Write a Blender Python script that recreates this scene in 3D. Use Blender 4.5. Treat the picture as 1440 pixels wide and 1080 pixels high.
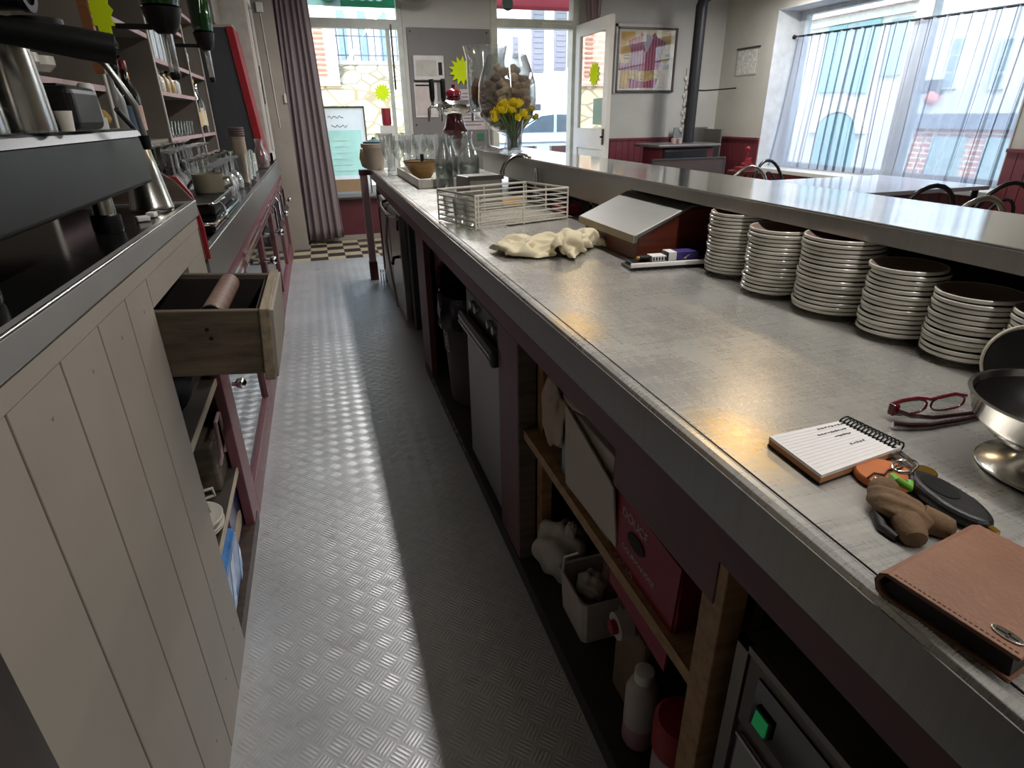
import bpy, bmesh, math, random
from math import sin, cos, pi, radians as rad
from mathutils import Matrix, Vector
for o in list(bpy.data.objects): bpy.data.objects.remove(o)
random.seed(7)
S = bpy.context.scene
COL = S.collection

# ---------------------------------------------------------------- camera
YAW, PITCH, ROLL, FPX, CAMH = 0.29600507, 0.42721099, -0.01358852, 828.53, 1.28
fwd = Vector((sin(YAW)*cos(PITCH), cos(YAW)*cos(PITCH), -sin(PITCH)))
rgt = Vector((cos(YAW), -sin(YAW), 0)); up = rgt.cross(fwd)
r2 = rgt*cos(ROLL) + up*sin(ROLL); u2 = -rgt*sin(ROLL) + up*cos(ROLL)
cam = bpy.data.cameras.new('camera'); cam.lens = FPX/1440*36; cam.sensor_width = 36
cam.clip_start = 0.02; cam.clip_end = 200
co = bpy.data.objects.new('camera', cam); COL.objects.link(co)
co.matrix_world = Matrix(((r2.x, u2.x, -fwd.x, 0), (r2.y, u2.y, -fwd.y, 0), (r2.z, u2.z, -fwd.z, CAMH), (0, 0, 0, 1)))
S.camera = co
# ---------------------------------------------------------------- sky, sun, room lamps, exposure
W = bpy.data.worlds.new('sky'); S.world = W; W.use_nodes = True
nt = W.node_tree; bg = nt.nodes['Background']
sky = nt.nodes.new('ShaderNodeTexSky'); sky.sky_type = 'NISHITA'; sky.sun_disc = False
sky.sun_elevation = rad(42); sky.sun_rotation = rad(215); sky.altitude = 100
nt.links.new(sky.outputs[0], bg.inputs[0]); bg.inputs[1].default_value = 1.05
sun = bpy.data.lights.new('sun', 'SUN'); sun.energy = 2.4; sun.angle = rad(0.6); sun.color = (1, .95, .86)
so = bpy.data.objects.new('sun', sun); COL.objects.link(so)
so.rotation_euler = Vector((-.50, -.58, .64)).to_track_quat('Z', 'Y').to_euler(); so.location = (-3, -4, 8)
YB_ = 7.17
def area(name, loc, sx, sy, power, col, rot=(0, 0, 0)):
    l = bpy.data.lights.new(name, 'AREA'); l.shape = 'RECTANGLE'; l.size = sx; l.size_y = sy
    l.energy = power; l.color = col
    o = bpy.data.objects.new(name, l); COL.objects.link(o); o.location = loc; o.rotation_euler = rot
    return o
# the light of the tube fitting over the bar, and of two warm ceiling lamps over the dining room
area('tube_light', (.955, .75, 2.435), .07, 3.3, 38, (1, .975, .95))
area('fill_tube_far', (.955, 5.1, 2.435), .07, 1.9, 58, (1, .98, .97))  # added fill, an unseen tube that brightens the far end
area('fill_tube_dining', (4.5, 4.9, 2.435), .07, 1.9, 50, (1, .985, .97))  # added fill for the dining room, placed so its reflection stays hidden
def portal(loc, sx, sy, rot):
    o = area('window_portal', loc, sx, sy, 1, (1, 1, 1), rot); o.data.cycles.is_portal = True
portal((.53, YB_ + .12, 1.55), .95, 2.1, (-pi/2, 0, 0)); portal((2.5, YB_ + .14, 1.3), .95, 2.6, (-pi/2, 0, 0)); portal((5.42, 4.84, 1.5), 1.6, 2.8, (0, pi/2, 0))
area('warm_light_near', (2.36, 2.75, 2.46), .14, .14, 2.5, (1, .78, .5))
area('warm_light_far', (2.32, 5.3, 2.46), .14, .14, 2.5, (1, .78, .5))
S.view_settings.view_transform = 'Standard'; S.view_settings.look = 'None'
S.view_settings.gamma = 1; S.view_settings.use_curve_mapping = False
S.view_settings.exposure = 0.12

# ---------------------------------------------------------------- materials
def srgb(h):
    h = h.lstrip('#'); v = [int(h[i:i+2], 16)/255 for i in (0, 2, 4)]
    return tuple(((c+.055)/1.055)**2.4 if c > .04045 else c/12.92 for c in v)
class NT:
    def __init__(s, name):
        s.m = bpy.data.materials.new(name); s.m.use_nodes = True; s.t = s.m.node_tree
        s.b = s.t.nodes['Principled BSDF']; s.out = s.t.nodes['Material Output']
    def n(s, t, **k):
        x = s.t.nodes.new(t)
        for a, v in k.items():
            if a.startswith('i_'):
                key = a[2:]; key = int(key) if key.isdigit() else key
                x.inputs[key].default_value = v
            else: setattr(x, a, v)
        return x
    def l(s, a, b): s.t.links.new(a, b)
    def math(s, op, a, b=None, c=None):
        x = s.n('ShaderNodeMath', operation=op)
        for i, v in enumerate((a, b, c)):
            if v is None: continue
            if isinstance(v, (int, float)): x.inputs[i].default_value = v
            else: s.l(v, x.inputs[i])
        return x.outputs[0]
    def coord(s, which='Object'):
        return s.n('ShaderNodeTexCoord').outputs[which]
    def world(s): return s.n('ShaderNodeNewGeometry').outputs['Position']
    def ramp(s, f, stops):
        r = s.n('ShaderNodeValToRGB'); e = r.color_ramp.elements
        while len(e) < len(stops): e.new(.5)
        for i, (p, c) in enumerate(stops): e[i].position = p; e[i].color = (*c, 1)
        s.l(f, r.inputs[0]); return r.outputs[0]
    def noise(s, vec, scale, detail=3, rough=.5):
        x = s.n('ShaderNodeTexNoise'); x.inputs['Scale'].default_value = scale
        x.inputs['Detail'].default_value = detail; x.inputs['Roughness'].default_value = rough
        if vec is not None: s.l(vec, x.inputs['Vector'])
        return x.outputs['Fac']
    def mapping(s, vec, scale=(1, 1, 1), rot=(0, 0, 0)):
        x = s.n('ShaderNodeMapping'); x.inputs['Scale'].default_value = scale; x.inputs['Rotation'].default_value = rot
        s.l(vec, x.inputs['Vector']); return x.outputs[0]
    def mix(s, f, a, b):
        x = s.n('ShaderNodeMix', data_type='RGBA')
        if isinstance(f, (int, float)): x.inputs[0].default_value = f
        else: s.l(f, x.inputs[0])
        for i, v in ((6, a), (7, b)):
            if isinstance(v, tuple): x.inputs[i].default_value = (*v[:3], 1)
            else: s.l(v, x.inputs[i])
        return x.outputs[2]
    def bump(s, h, strength=.3, dist=.002):
        x = s.n('ShaderNodeBump'); x.inputs['Strength'].default_value = strength; x.inputs['Distance'].default_value = dist
        s.l(h, x.inputs['Height']); s.l(x.outputs[0], s.b.inputs['Normal'])
MATS = {}
def mat(name, hexc, rough=.5, metal=0., var=.12, scale=9., bump=0., bscale=60., stretch=(1, 1, 1), spec=.5, coat=0.):
    if name in MATS: return MATS[name]
    t = NT(name); c = srgb(hexc); v = t.mapping(t.coord(), stretch)
    f = t.noise(v, scale, 4, .6)
    lo = tuple(x*(1-var*1.6) for x in c); hi = tuple(min(1, x*(1+var)) for x in c)
    t.l(t.ramp(f, [(.25, lo), (.75, hi)]), t.b.inputs['Base Color'])
    t.b.inputs['Metallic'].default_value = metal
    t.b.inputs['Specular IOR Level'].default_value = spec
    t.b.inputs['Coat Weight'].default_value = coat
    rr = t.n('ShaderNodeMapRange'); rr.inputs[3].default_value = max(.02, rough*.85); rr.inputs[4].default_value = min(1, rough*1.15)
    t.l(f, rr.inputs[0]); t.l(rr.outputs[0], t.b.inputs['Roughness'])
    if bump: t.bump(t.noise(v, bscale, 3), bump)
    MATS[name] = t.m; return t.m
def glass_mat(name, hexc='#ffffff', gloss=.03, edge=.55, tint=.0, haze=0.):
    """thin clear glass: light passes, the surface mirrors more towards grazing angles"""
    if name in MATS: return MATS[name]
    t = NT(name); c = srgb(hexc)
    tr = t.n('ShaderNodeBsdfTransparent'); tr.inputs[0].default_value = (*c, 1)
    gl = t.n('ShaderNodeBsdfGlossy'); gl.inputs['Roughness'].default_value = gloss
    lw = t.n('ShaderNodeLayerWeight'); lw.inputs[0].default_value = .35
    f = t.math('MULTIPLY', lw.outputs['Facing'], edge); f = t.math('ADD', f, .04+tint)
    mx = t.n('ShaderNodeMixShader'); t.l(f, mx.inputs[0]); t.l(tr.outputs[0], mx.inputs[1]); t.l(gl.outputs[0], mx.inputs[2])
    last = mx.outputs[0]
    if haze:   # a faint pale film mixed in to brighten the glass, standing in for sparkle
        d = t.n('ShaderNodeBsdfTranslucent'); d.inputs[0].default_value = (.9, .92, .94, 1); d2 = t.n('ShaderNodeBsdfDiffuse'); d2.inputs[0].default_value = (.9, .92, .94, 1)
        a = t.n('ShaderNodeMixShader'); a.inputs[0].default_value = .5; t.l(d.outputs[0], a.inputs[1]); t.l(d2.outputs[0], a.inputs[2])
        m2 = t.n('ShaderNodeMixShader'); t.l(t.math('MULTIPLY_ADD', lw.outputs['Facing'], haze, haze*.5), m2.inputs[0]); t.l(last, m2.inputs[1]); t.l(a.outputs[0], m2.inputs[2]); last = m2.outputs[0]
    t.l(last, t.out.inputs[0]); t.t.nodes.remove(t.b)
    MATS[name] = t.m; return t.m
def paper_mat(name, hexc, trans=.5, var=.05, scale=5):
    """thin card or paper: part of the light falling on the back shines through"""
    if name in MATS: return MATS[name]
    t = NT(name); c = srgb(hexc); f = t.noise(t.coord(), scale, 4)
    col = t.ramp(f, [(.25, tuple(x*(1-var*1.6) for x in c)), (.75, tuple(min(1, x*(1+var)) for x in c))])
    d = t.n('ShaderNodeBsdfDiffuse'); l = t.n('ShaderNodeBsdfTranslucent'); t.l(col, d.inputs[0]); t.l(col, l.inputs[0])
    m = t.n('ShaderNodeMixShader'); m.inputs[0].default_value = trans; t.l(d.outputs[0], m.inputs[1]); t.l(l.outputs[0], m.inputs[2])
    t.l(m.outputs[0], t.out.inputs[0]); t.t.nodes.remove(t.b); MATS[name] = t.m; return t.m
def wood_mat(name, dark, light, rough=.55, axis=(1, 14, 14), scale=3.):
    if name in MATS: return MATS[name]
    t = NT(name); v = t.mapping(t.coord(), axis); f = t.noise(v, scale, 6, .65)
    t.l(t.ramp(f, [(.3, srgb(dark)), (.7, srgb(light))]), t.b.inputs['Base Color'])
    t.b.inputs['Roughness'].default_value = rough; t.bump(f, .25)
    MATS[name] = t.m; return t.m
def emit_mat(name, hexc, strength):
    t = NT(name); t.b.inputs['Base Color'].default_value = (*srgb(hexc), 1)
    t.b.inputs['Emission Color'].default_value = (*srgb(hexc), 1); t.b.inputs['Emission Strength'].default_value = strength
    MATS[name] = t.m; return t.m

def steel(name, base=.55, rough=.3, dirs=(40, 2, 2), scr=.25):
    t = NT(name); v = t.mapping(t.coord(), dirs); f = t.noise(v, 3, 6, .7); g = t.noise(t.coord(), 2.2, 4, .6)
    k = t.math('ADD', t.math('MULTIPLY', f, .5), t.math('MULTIPLY', g, .5))
    t.l(t.ramp(k, [(.3, (base*.82, base*.80, base*.76)), (.7, (base*1.08, base*1.06, base*1.0))]), t.b.inputs['Base Color'])
    t.b.inputs['Metallic'].default_value = 1.
    rr = t.n('ShaderNodeMapRange'); rr.inputs[3].default_value = rough*.75; rr.inputs[4].default_value = rough*1.3
    t.l(k, rr.inputs[0]); t.l(rr.outputs[0], t.b.inputs['Roughness'])
    t.bump(f, scr, .0006); MATS[name] = t.m; return t.m
STEEL = steel('brushed_steel')
STEEL_D = steel('dull_steel', .42, .38)
CHROME = mat('chrome', '#d8d8d6', .12, 1., .05)
SILVER = mat('polished_steel', '#c9c6bf', .2, 1., .08)
def worktop_mat():
    t = NT('worn_steel'); p = t.coord()
    sc = t.noise(t.mapping(p, (2, 60, 2), (0, 0, .3)), 3, 6, .75); sc2 = t.noise(t.mapping(p, (70, 3, 2), (0, 0, -.5)), 3, 6, .75)
    g = t.noise(p, 3.0, 6, .65); sp = t.noise(p, 60, 2)
    k = t.math('MULTIPLY_ADD', sc, .3, t.math('MULTIPLY_ADD', sc2, .25, t.math('MULTIPLY', g, .45)))
    t.b.inputs['Metallic'].default_value = .70
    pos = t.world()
    def glint_patch(x, y, rx, ry):
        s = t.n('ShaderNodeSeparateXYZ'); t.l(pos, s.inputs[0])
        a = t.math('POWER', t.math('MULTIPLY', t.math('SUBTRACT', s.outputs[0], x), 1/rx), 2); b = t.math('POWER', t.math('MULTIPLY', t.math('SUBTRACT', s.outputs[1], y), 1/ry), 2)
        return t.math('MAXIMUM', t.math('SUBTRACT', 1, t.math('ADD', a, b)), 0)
    worn_glint = t.math('MULTIPLY', t.math('MAXIMUM', glint_patch(.455, .525, .065, .11), glint_patch(.437, 1.0, .055, .11)), t.math('MULTIPLY_ADD', t.noise(p, 75, 4, .75), 3.6, -1.0))  # scratched wear, with the warm lamps' golden glint painted into its colour
    t.l(t.mix(t.math('MULTIPLY', t.math('MINIMUM', t.math('MAXIMUM', worn_glint, 0), 1), .8), t.ramp(k, [(.34, (.46, .446, .415)), (.64, (.63, .61, .565))]), (.80, .58, .27)), t.b.inputs['Base Color'])
    rr = t.n('ShaderNodeMapRange'); rr.inputs[1].default_value = .35; rr.inputs[2].default_value = .65; rr.inputs[3].default_value = .20; rr.inputs[4].default_value = .36
    t.l(k, rr.inputs[0]); t.l(rr.outputs[0], t.b.inputs['Roughness'])
    scratch = t.noise(p, 260, 3, .8)
    t.bump(t.math('ADD', t.math('MULTIPLY', t.math('MAXIMUM', worn_glint, 0), t.math('MULTIPLY', scratch, .6)), t.math('MULTIPLY_ADD', sp, .5, t.math('ADD', sc, sc2))), .09, .0006); MATS['worn_steel'] = t.m; return t.m
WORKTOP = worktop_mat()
def bartop_mat():
    t = NT('bar_steel'); p = t.coord()
    f = t.noise(t.mapping(p, (50, 2, 2)), 3, 5, .7); g = t.noise(p, 4, 5, .6)
    t.l(t.ramp(g, [(.3, (.56, .55, .53)), (.7, (.70, .69, .67))]), t.b.inputs['Base Color'])
    t.b.inputs['Metallic'].default_value = .95
    rr = t.n('ShaderNodeMapRange'); rr.inputs[3].default_value = .04; rr.inputs[4].default_value = .13
    t.l(g, rr.inputs[0]); t.l(rr.outputs[0], t.b.inputs['Roughness'])
    t.bump(t.math('ADD', f, t.noise(p, 9, 2)), .07, .0010); return t.m
BARTOP = bartop_mat()
def tread_mat():
    t = NT('tread_plate'); p = t.world(); s = t.n('ShaderNodeSeparateXYZ'); t.l(p, s.inputs[0])
    x, y = s.outputs[0], s.outputs[1]; c = .046; r = 1/(math.sqrt(2)*c)
    u = t.math('MULTIPLY', t.math('ADD', x, y), r); v = t.math('MULTIPLY', t.math('SUBTRACT', x, y), r)
    fu = t.math('FRACT', t.math('ADD', u, 100)); fv = t.math('FRACT', t.math('ADD', v, 100))
    par = t.math('MODULO', t.math('ADD', t.math('FLOOR', t.math('ADD', u, 100)), t.math('FLOOR', t.math('ADD', v, 100))), 2)
    def sel(a, b): return t.math('ADD', t.math('MULTIPLY', a, par), t.math('MULTIPLY', b, t.math('SUBTRACT', 1, par)))
    across = sel(fu, fv); along = sel(fv, fu)
    st = t.math('FRACT', t.math('MULTIPLY_ADD', across, 5, 0)); st = t.math('SUBTRACT', 1, t.math('MULTIPLY', t.math('ABSOLUTE', t.math('SUBTRACT', st, .5)), 2.6))
    st = t.math('MAXIMUM', st, 0)
    al = t.math('SUBTRACT', 1, t.math('POWER', t.math('MULTIPLY', t.math('ABSOLUTE', t.math('SUBTRACT', along, .5)), 2.3), 4))
    ac = t.math('SUBTRACT', 1, t.math('POWER', t.math('MULTIPLY', t.math('ABSOLUTE', t.math('SUBTRACT', across, .5)), 2.1), 6))
    h = t.math('MULTIPLY', st, t.math('MULTIPLY', t.math('MAXIMUM', al, 0), t.math('MAXIMUM', ac, 0)))
    wear = t.noise(p, 2.2, 5, .6); dirt = t.noise(p, 5.5, 6, .7); fine = t.noise(p, 45, 3)
    far = t.n('ShaderNodeMapRange'); far.inputs[1].default_value = 1.2; far.inputs[2].default_value = 3.0; far.inputs[3].default_value = -.55; far.inputs[4].default_value = .25; t.l(y, far.inputs[0])
    h2 = t.math('MULTIPLY', h, t.math('MAXIMUM', .12, t.math('SMOOTH_MIN', t.math('ADD', t.math('MULTIPLY', wear, 2.2), far.outputs[0]), 1., .1)))
    base = t.ramp(t.math('MULTIPLY_ADD', fine, .3, t.math('MULTIPLY', wear, .7)), [(.3, (.44, .445, .45)), (.7, (.62, .625, .63))])
    rust = t.n('ShaderNodeMapRange'); rust.inputs[1].default_value = .60; rust.inputs[2].default_value = .72; t.l(dirt, rust.inputs[0])
    t.l(t.mix(t.math('MULTIPLY', rust.outputs[0], .45), base, (.16, .12, .075)), t.b.inputs['Base Color'])
    t.b.inputs['Metallic'].default_value = .55; t.b.inputs['Roughness'].default_value = .38
    t.bump(t.math('ADD', h2, t.math('MULTIPLY', fine, .10)), .42, .0024); return t.m
TREAD = tread_mat()
def tile_mat(name, a, b, s, off=(0, 0), swap=False):
    t = NT(name); sp = t.n('ShaderNodeSeparateXYZ'); t.l(t.world(), sp.inputs[0])
    x = t.math('FLOOR', t.math('MULTIPLY', t.math('ADD', sp.outputs[0], 50+off[0]), 1/s)); y = t.math('FLOOR', t.math('MULTIPLY', t.math('ADD', sp.outputs[1], 50+off[1]), 1/s))
    f = t.math('MODULO', t.math('ADD', x, y), 2)
    t.l(t.mix(t.math('MULTIPLY_ADD', t.noise(t.world(), 12, 4), .25, t.math('MULTIPLY', f, .85)), srgb(a), srgb(b)), t.b.inputs['Base Color'])
    t.b.inputs['Roughness'].default_value = .35; return t.m
TILE = tile_mat('floor_tile', '#b9ae93', '#2a2727', .17)
def brick_mat(name, c1, c2, mortar, sx, sy, bump=.6, axis='XZ', rot=0):
    t = NT(name); sp = t.n('ShaderNodeSeparateXYZ'); t.l(t.world(), sp.inputs[0]); cb = t.n('ShaderNodeCombineXYZ')
    t.l(sp.outputs['XYZ'.index(axis[0])], cb.inputs[0]); t.l(sp.outputs['XYZ'.index(axis[1])], cb.inputs[1])
    vec = cb.outputs[0]
    w = t.n('ShaderNodeVectorMath', operation='ADD'); nz = t.n('ShaderNodeTexNoise'); nz.inputs['Scale'].default_value = 3
    t.l(vec, nz.inputs['Vector']); sc = t.n('ShaderNodeVectorMath', operation='SCALE'); sc.inputs['Scale'].default_value = rot
    t.l(nz.outputs['Color'], sc.inputs[0]); t.l(vec, w.inputs[0]); t.l(sc.outputs[0], w.inputs[1])
    b = t.n('ShaderNodeTexBrick'); b.inputs['Scale'].default_value = 1; b.inputs['Brick Width'].default_value = sx; b.inputs['Row Height'].default_value = sy
    b.inputs['Mortar Size'].default_value = .014; b.inputs['Color1'].default_value = (*srgb(c1), 1); b.inputs['Color2'].default_value = (*srgb(c2), 1); b.inputs['Mortar'].default_value = (*srgb(mortar), 1)
    t.l(w.outputs[0], b.inputs['Vector']); t.l(b.outputs['Color'], t.b.inputs['Base Color']); t.b.inputs['Roughness'].default_value = .9
    MATS[name] = t.m; return t.m
def rubble_mat(name, c1, c2, mortar, scale):
    t = NT(name); v = t.n('ShaderNodeTexVoronoi', feature='DISTANCE_TO_EDGE'); v.inputs['Scale'].default_value = scale
    m = t.mapping(t.world(), (1, 1, 1.7)); t.l(m, v.inputs['Vector'])
    v2 = t.n('ShaderNodeTexVoronoi'); v2.inputs['Scale'].default_value = scale; t.l(m, v2.inputs['Vector'])
    st = t.ramp(t.n_sep(v2.outputs['Color']) if hasattr(t, 'n_sep') else v2.outputs['Distance'], [(.1, srgb(c1)), (.7, srgb(c2))])
    f = t.n('ShaderNodeMapRange'); f.inputs[1].default_value = .02; f.inputs[2].default_value = .09; t.l(v.outputs[0], f.inputs[0])
    t.l(t.mix(f.outputs[0], srgb(mortar), st), t.b.inputs['Base Color']); t.b.inputs['Roughness'].default_value = .95
    MATS[name] = t.m; return t.m
WALL = mat('grey_plaster', '#bebdb8', .9, 0, .05, 3., .15, 40)
WALL_R = mat('cream_plaster', '#c5c2b8', .9, 0, .05, 3., .15, 40)
WHITE = mat('white_paint', '#cfcdc6', .5, 0, .05, 5)
CREAM = mat('cream_paint', '#978f84', .55, 0, .07, 4, .1, 30)
MAROON = mat('maroon_paint', '#5c2a32', .45, 0, .12, 6, .1, 40)
MAROON_W = mat('red_panel_paint', '#73323b', .5, 0, .10, 5)
REDP = mat('red_paint', '#8a1420', .4, 0, .12, 5)
PINK = mat('dusty_red_paint', '#76474d', .5, 0, .12, 6)
PINKL = mat('pale_pink_edge', '#b59a9a', .55, 0, .1, 8)
SHELFG = mat('grey_brown_paint', '#7d756c', .7, 0, .08, 4)
BLACK = mat('black_plastic', '#0c0c0d', .42, 0, .2, 9, spec=.35)
BLACKM = mat('black_metal', '#1b1b1d', .4, .3, .15, 9)
BLACKG = mat('black_glass', '#0d0e0f', .08, 0, .1, 5)
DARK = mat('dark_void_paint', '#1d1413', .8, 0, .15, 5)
GREYD = mat('dark_grey_paint', '#3a3b3e', .55, 0, .08, 4)
GREYP = mat('grey_panel_paint', '#6d6a69', .6, 0, .05, 4)
CERAM = mat('cream_china', '#cdc8bc', .18, 0, .04, 6, coat=.3)
CERAMB = mat('brown_glaze', '#7d6b60', .4, 0, .1, 6)
PAPER = mat('white_paper', '#d7d3cf', .8, 0, .03, 6)
GLASS = glass_mat('clear_glass')
PANE = glass_mat('window_glass', '#f4f8f6', .01, .25)
GLASSG = glass_mat('green_glass', '#1f5a2b', .05, .4, .08)
WATER = glass_mat('water_in_glass', '#dfe6e4', .02, .5, .05)
WOOD = wood_mat('old_drawer_wood', '#4a3a2a', '#7d6a50')
WOODL = wood_mat('pale_pine', '#7a5836', '#a9855a')
WOODR = wood_mat('red_brown_wood', '#4a1f13', '#6e3220', .4)
WOODG = wood_mat('grey_brown_wood', '#4a4038', '#6b5f52')
YEL = paper_mat('yellow_petals', '#ffea4c', .55, .12, 40)
LIME = paper_mat('lime_card', '#e4f42e', .4)
GREEN = mat('leaf_green', '#4a6a2a', .6, 0, .2, 20)
LEATHER = mat('brown_leather', '#7d5640', .5, 0, .12, 14, .35, 220)
LEATHERD = mat('dark_leather', '#1a1110', .6, 0, .2, 14, .3, 200)
SUEDE = mat('brown_suede', '#6b5238', .9, 0, .2, 25, .5, 160)
ORANGE = mat('tan_leather', '#b0622e', .6, 0, .15, 18, .3, 160)
GOLD = mat('brass', '#c49a4a', .3, 1., .1, 8)
CLOTHM = mat('cream_cloth', '#d3c7a8', .95, 0, .10, 12, .4, 300)
BAGM = mat('white_plastic_bag', '#b9b0a6', .5, 0, .1, 9, .4, 25)
CARD = mat('white_carton', '#b7aca2', .8, 0, .05, 5)
BURG = mat('burgundy_carton', '#86182c', .55, 0, .1, 5)
FABRIC = mat('mauve_grey_curtain', '#85797b', .95, 0, .12, 6, .3, 200, (8, 8, .6))

# ---------------------------------------------------------------- mesh builder
class MB:
    def __init__(s, xf=None): s.v = []; s.f = []; s.xf = xf or Matrix()
    def add(s, vs, fs):
        n = len(s.v); s.v += [s.xf @ Vector(p) for p in vs]; s.f += [tuple(i+n for i in f) for f in fs]; return s
    def box(s, x0, x1, y0, y1, z0, z1):
        return s.add([(x, y, z) for x in (x0, x1) for y in (y0, y1) for z in (z0, z1)],
                     [(0, 1, 3, 2), (4, 6, 7, 5), (0, 4, 5, 1), (2, 3, 7, 6), (0, 2, 6, 4), (1, 5, 7, 3)])
    def hexa(s, pts):     # 4 bottom, 4 top (same order)
        return s.add(pts, [(3, 2, 1, 0), (4, 5, 6, 7)] + [(i, (i+1) % 4, 4+(i+1) % 4, 4+i) for i in range(4)])
    def prism(s, pts, axis, a, b):
        k = 'XYZ'.index(axis); n = len(pts)
        def P(p, h): q = list(p); q.insert(k, h); return tuple(q)
        vs = [P(p, a) for p in pts] + [P(p, b) for p in pts]
        return s.add(vs, [tuple(range(n)), tuple(range(2*n-1, n-1, -1))] + [(i, (i+1) % n, n+(i+1) % n, n+i) for i in range(n)])
    def lathe(s, prof, c=(0, 0, 0), seg=24, axis='Z', cap=True):
        vs = []; fs = []; c = Vector(c); n = len(prof)
        for r, h in prof:
            for i in range(seg):
                a = 2*pi*i/seg; p = {'Z': (r*cos(a), r*sin(a), h), 'X': (h, r*cos(a), r*sin(a)), 'Y': (r*cos(a), h, r*sin(a))}[axis]
                vs.append(tuple(c+Vector(p)))
        for j in range(n-1):
            for i in range(seg):
                fs.append((j*seg+i, j*seg+(i+1) % seg, (j+1)*seg+(i+1) % seg, (j+1)*seg+i))
        if cap:
            if prof[0][0] > 1e-5: fs.append(tuple(range(seg))[::-1])
            if prof[-1][0] > 1e-5: fs.append(tuple((n-1)*seg+i for i in range(seg)))
        return s.add(vs, fs)
    def tube(s, pts, r, seg=8, closed=False):
        pts = [Vector(p) for p in pts]; n = len(pts); vs = []; fs = []
        rs = r if isinstance(r, (list, tuple)) else [r]*n; prev = None
        for i, p in enumerate(pts):
            a = pts[(i-1) % n] if (closed or i) else p; b = pts[(i+1) % n] if (closed or i < n-1) else p
            t = (b-a).normalized()
            if prev is None: q = t.orthogonal().normalized()
            else: q = (prev-t*prev.dot(t)); q = q.normalized() if q.length > 1e-6 else t.orthogonal().normalized()
            prev = q; w = t.cross(q)
            for k in range(seg):
                an = 2*pi*k/seg; vs.append(tuple(p+(q*cos(an)+w*sin(an))*rs[i]))
        m = n if closed else n-1
        for i in range(m):
            for k in range(seg):
                j = (i+1) % n; fs.append((i*seg+k, i*seg+(k+1) % seg, j*seg+(k+1) % seg, j*seg+k))
        if not closed: fs += [tuple(range(seg))[::-1], tuple((n-1)*seg+k for k in range(seg))]
        return s.add(vs, fs)
    def cyl(s, a, b, r, seg=20): return s.tube([a, b], r, seg)
    def ball(s, c, rx, ry=None, rz=None, seg=16, rings=10, jit=0., seed=0):
        ry = ry or rx; rz = rz or rx; rnd = random.Random(seed); vs = [(c[0], c[1], c[2]-rz)]; fs = []
        for j in range(1, rings):
            b = -pi/2+pi*j/rings
            for i in range(seg):
                a = 2*pi*i/seg; k = 1+rnd.uniform(-jit, jit)
                vs.append((c[0]+rx*k*cos(b)*cos(a), c[1]+ry*k*cos(b)*sin(a), c[2]+rz*k*sin(b)))
        vs.append((c[0], c[1], c[2]+rz)); T = len(vs)-1
        for i in range(seg): fs.append((0, 1+(i+1) % seg, 1+i)); fs.append((T, 1+(rings-2)*seg+i, 1+(rings-2)*seg+(i+1) % seg))
        for j in range(rings-2):
            for i in range(seg): fs.append((1+j*seg+i, 1+j*seg+(i+1) % seg, 1+(j+1)*seg+(i+1) % seg, 1+(j+1)*seg+i))
        return s.add(vs, fs)
    def grid(s, nu, nv, fn, closed=False):
        vs = [fn(i/(nu-1), j/(nv-1)) for j in range(nv) for i in range(nu)]
        fs = [(j*nu+i, j*nu+i+1, (j+1)*nu+i+1, (j+1)*nu+i) for j in range(nv-1) for i in range(nu-1)]
        return s.add(vs, fs)
    def build(s, name, m, parent=None, smooth=False, bevel=0., solid=0., sub=0, label=None, seg=2):
        off = Vector((0, 0, 0)); q = parent
        while q is not None: off += q.location; q = q.parent
        me = bpy.data.meshes.new(name); me.from_pydata([tuple(p-off) for p in s.v], [], s.f)
        bm = bmesh.new(); bm.from_mesh(me); bmesh.ops.recalc_face_normals(bm, faces=bm.faces); bm.to_mesh(me); bm.free()
        ms = m if isinstance(m, (list, tuple)) else [m]
        for x in ms: me.materials.append(x)
        if smooth:
            me.polygons.foreach_set('use_smooth', [True]*len(me.polygons))
        o = bpy.data.objects.new(name, me); COL.objects.link(o)
        if parent is not None: o.parent = parent
        if solid: d = o.modifiers.new('thickness', 'SOLIDIFY'); d.thickness = solid; d.offset = 0
        if bevel: d = o.modifiers.new('bevel', 'BEVEL'); d.width = bevel; d.segments = seg; d.limit_method = 'ANGLE'; d.angle_limit = rad(40)
        if sub: d = o.modifiers.new('subdivision', 'SUBSURF'); d.levels = sub; d.render_levels = sub
        if smooth and not sub:
            d = o.modifiers.new('edge_split', 'EDGE_SPLIT'); d.split_angle = rad(42)
        if label: o['label'] = label
        return o
def tag(o, label, cat, group=None, kind=None):
    o['label'] = label; o['category'] = cat
    if group: o['group'] = group
    if kind: o['kind'] = kind
    return o
def thing(name, loc, label, cat, group=None, kind=None):
    o = bpy.data.objects.new(name, None); COL.objects.link(o); o.location = loc; o.empty_display_size = .05
    return tag(o, label, cat, group, kind)
def struct(o, label=None):
    o['kind'] = 'structure'
    if label: o['label'] = label
    return o
def copy_tree(o, loc=None, rz=None, label=None, group=None, parent=None):
    c = o.copy(); COL.objects.link(c); c.parent = parent
    if loc is not None: c.location = loc
    if rz is not None: c.rotation_euler = (0, 0, rz)
    if label: c['label'] = label
    if group: c['group'] = group
    for ch in o.children: copy_tree(ch, parent=c)
    return c
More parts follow.
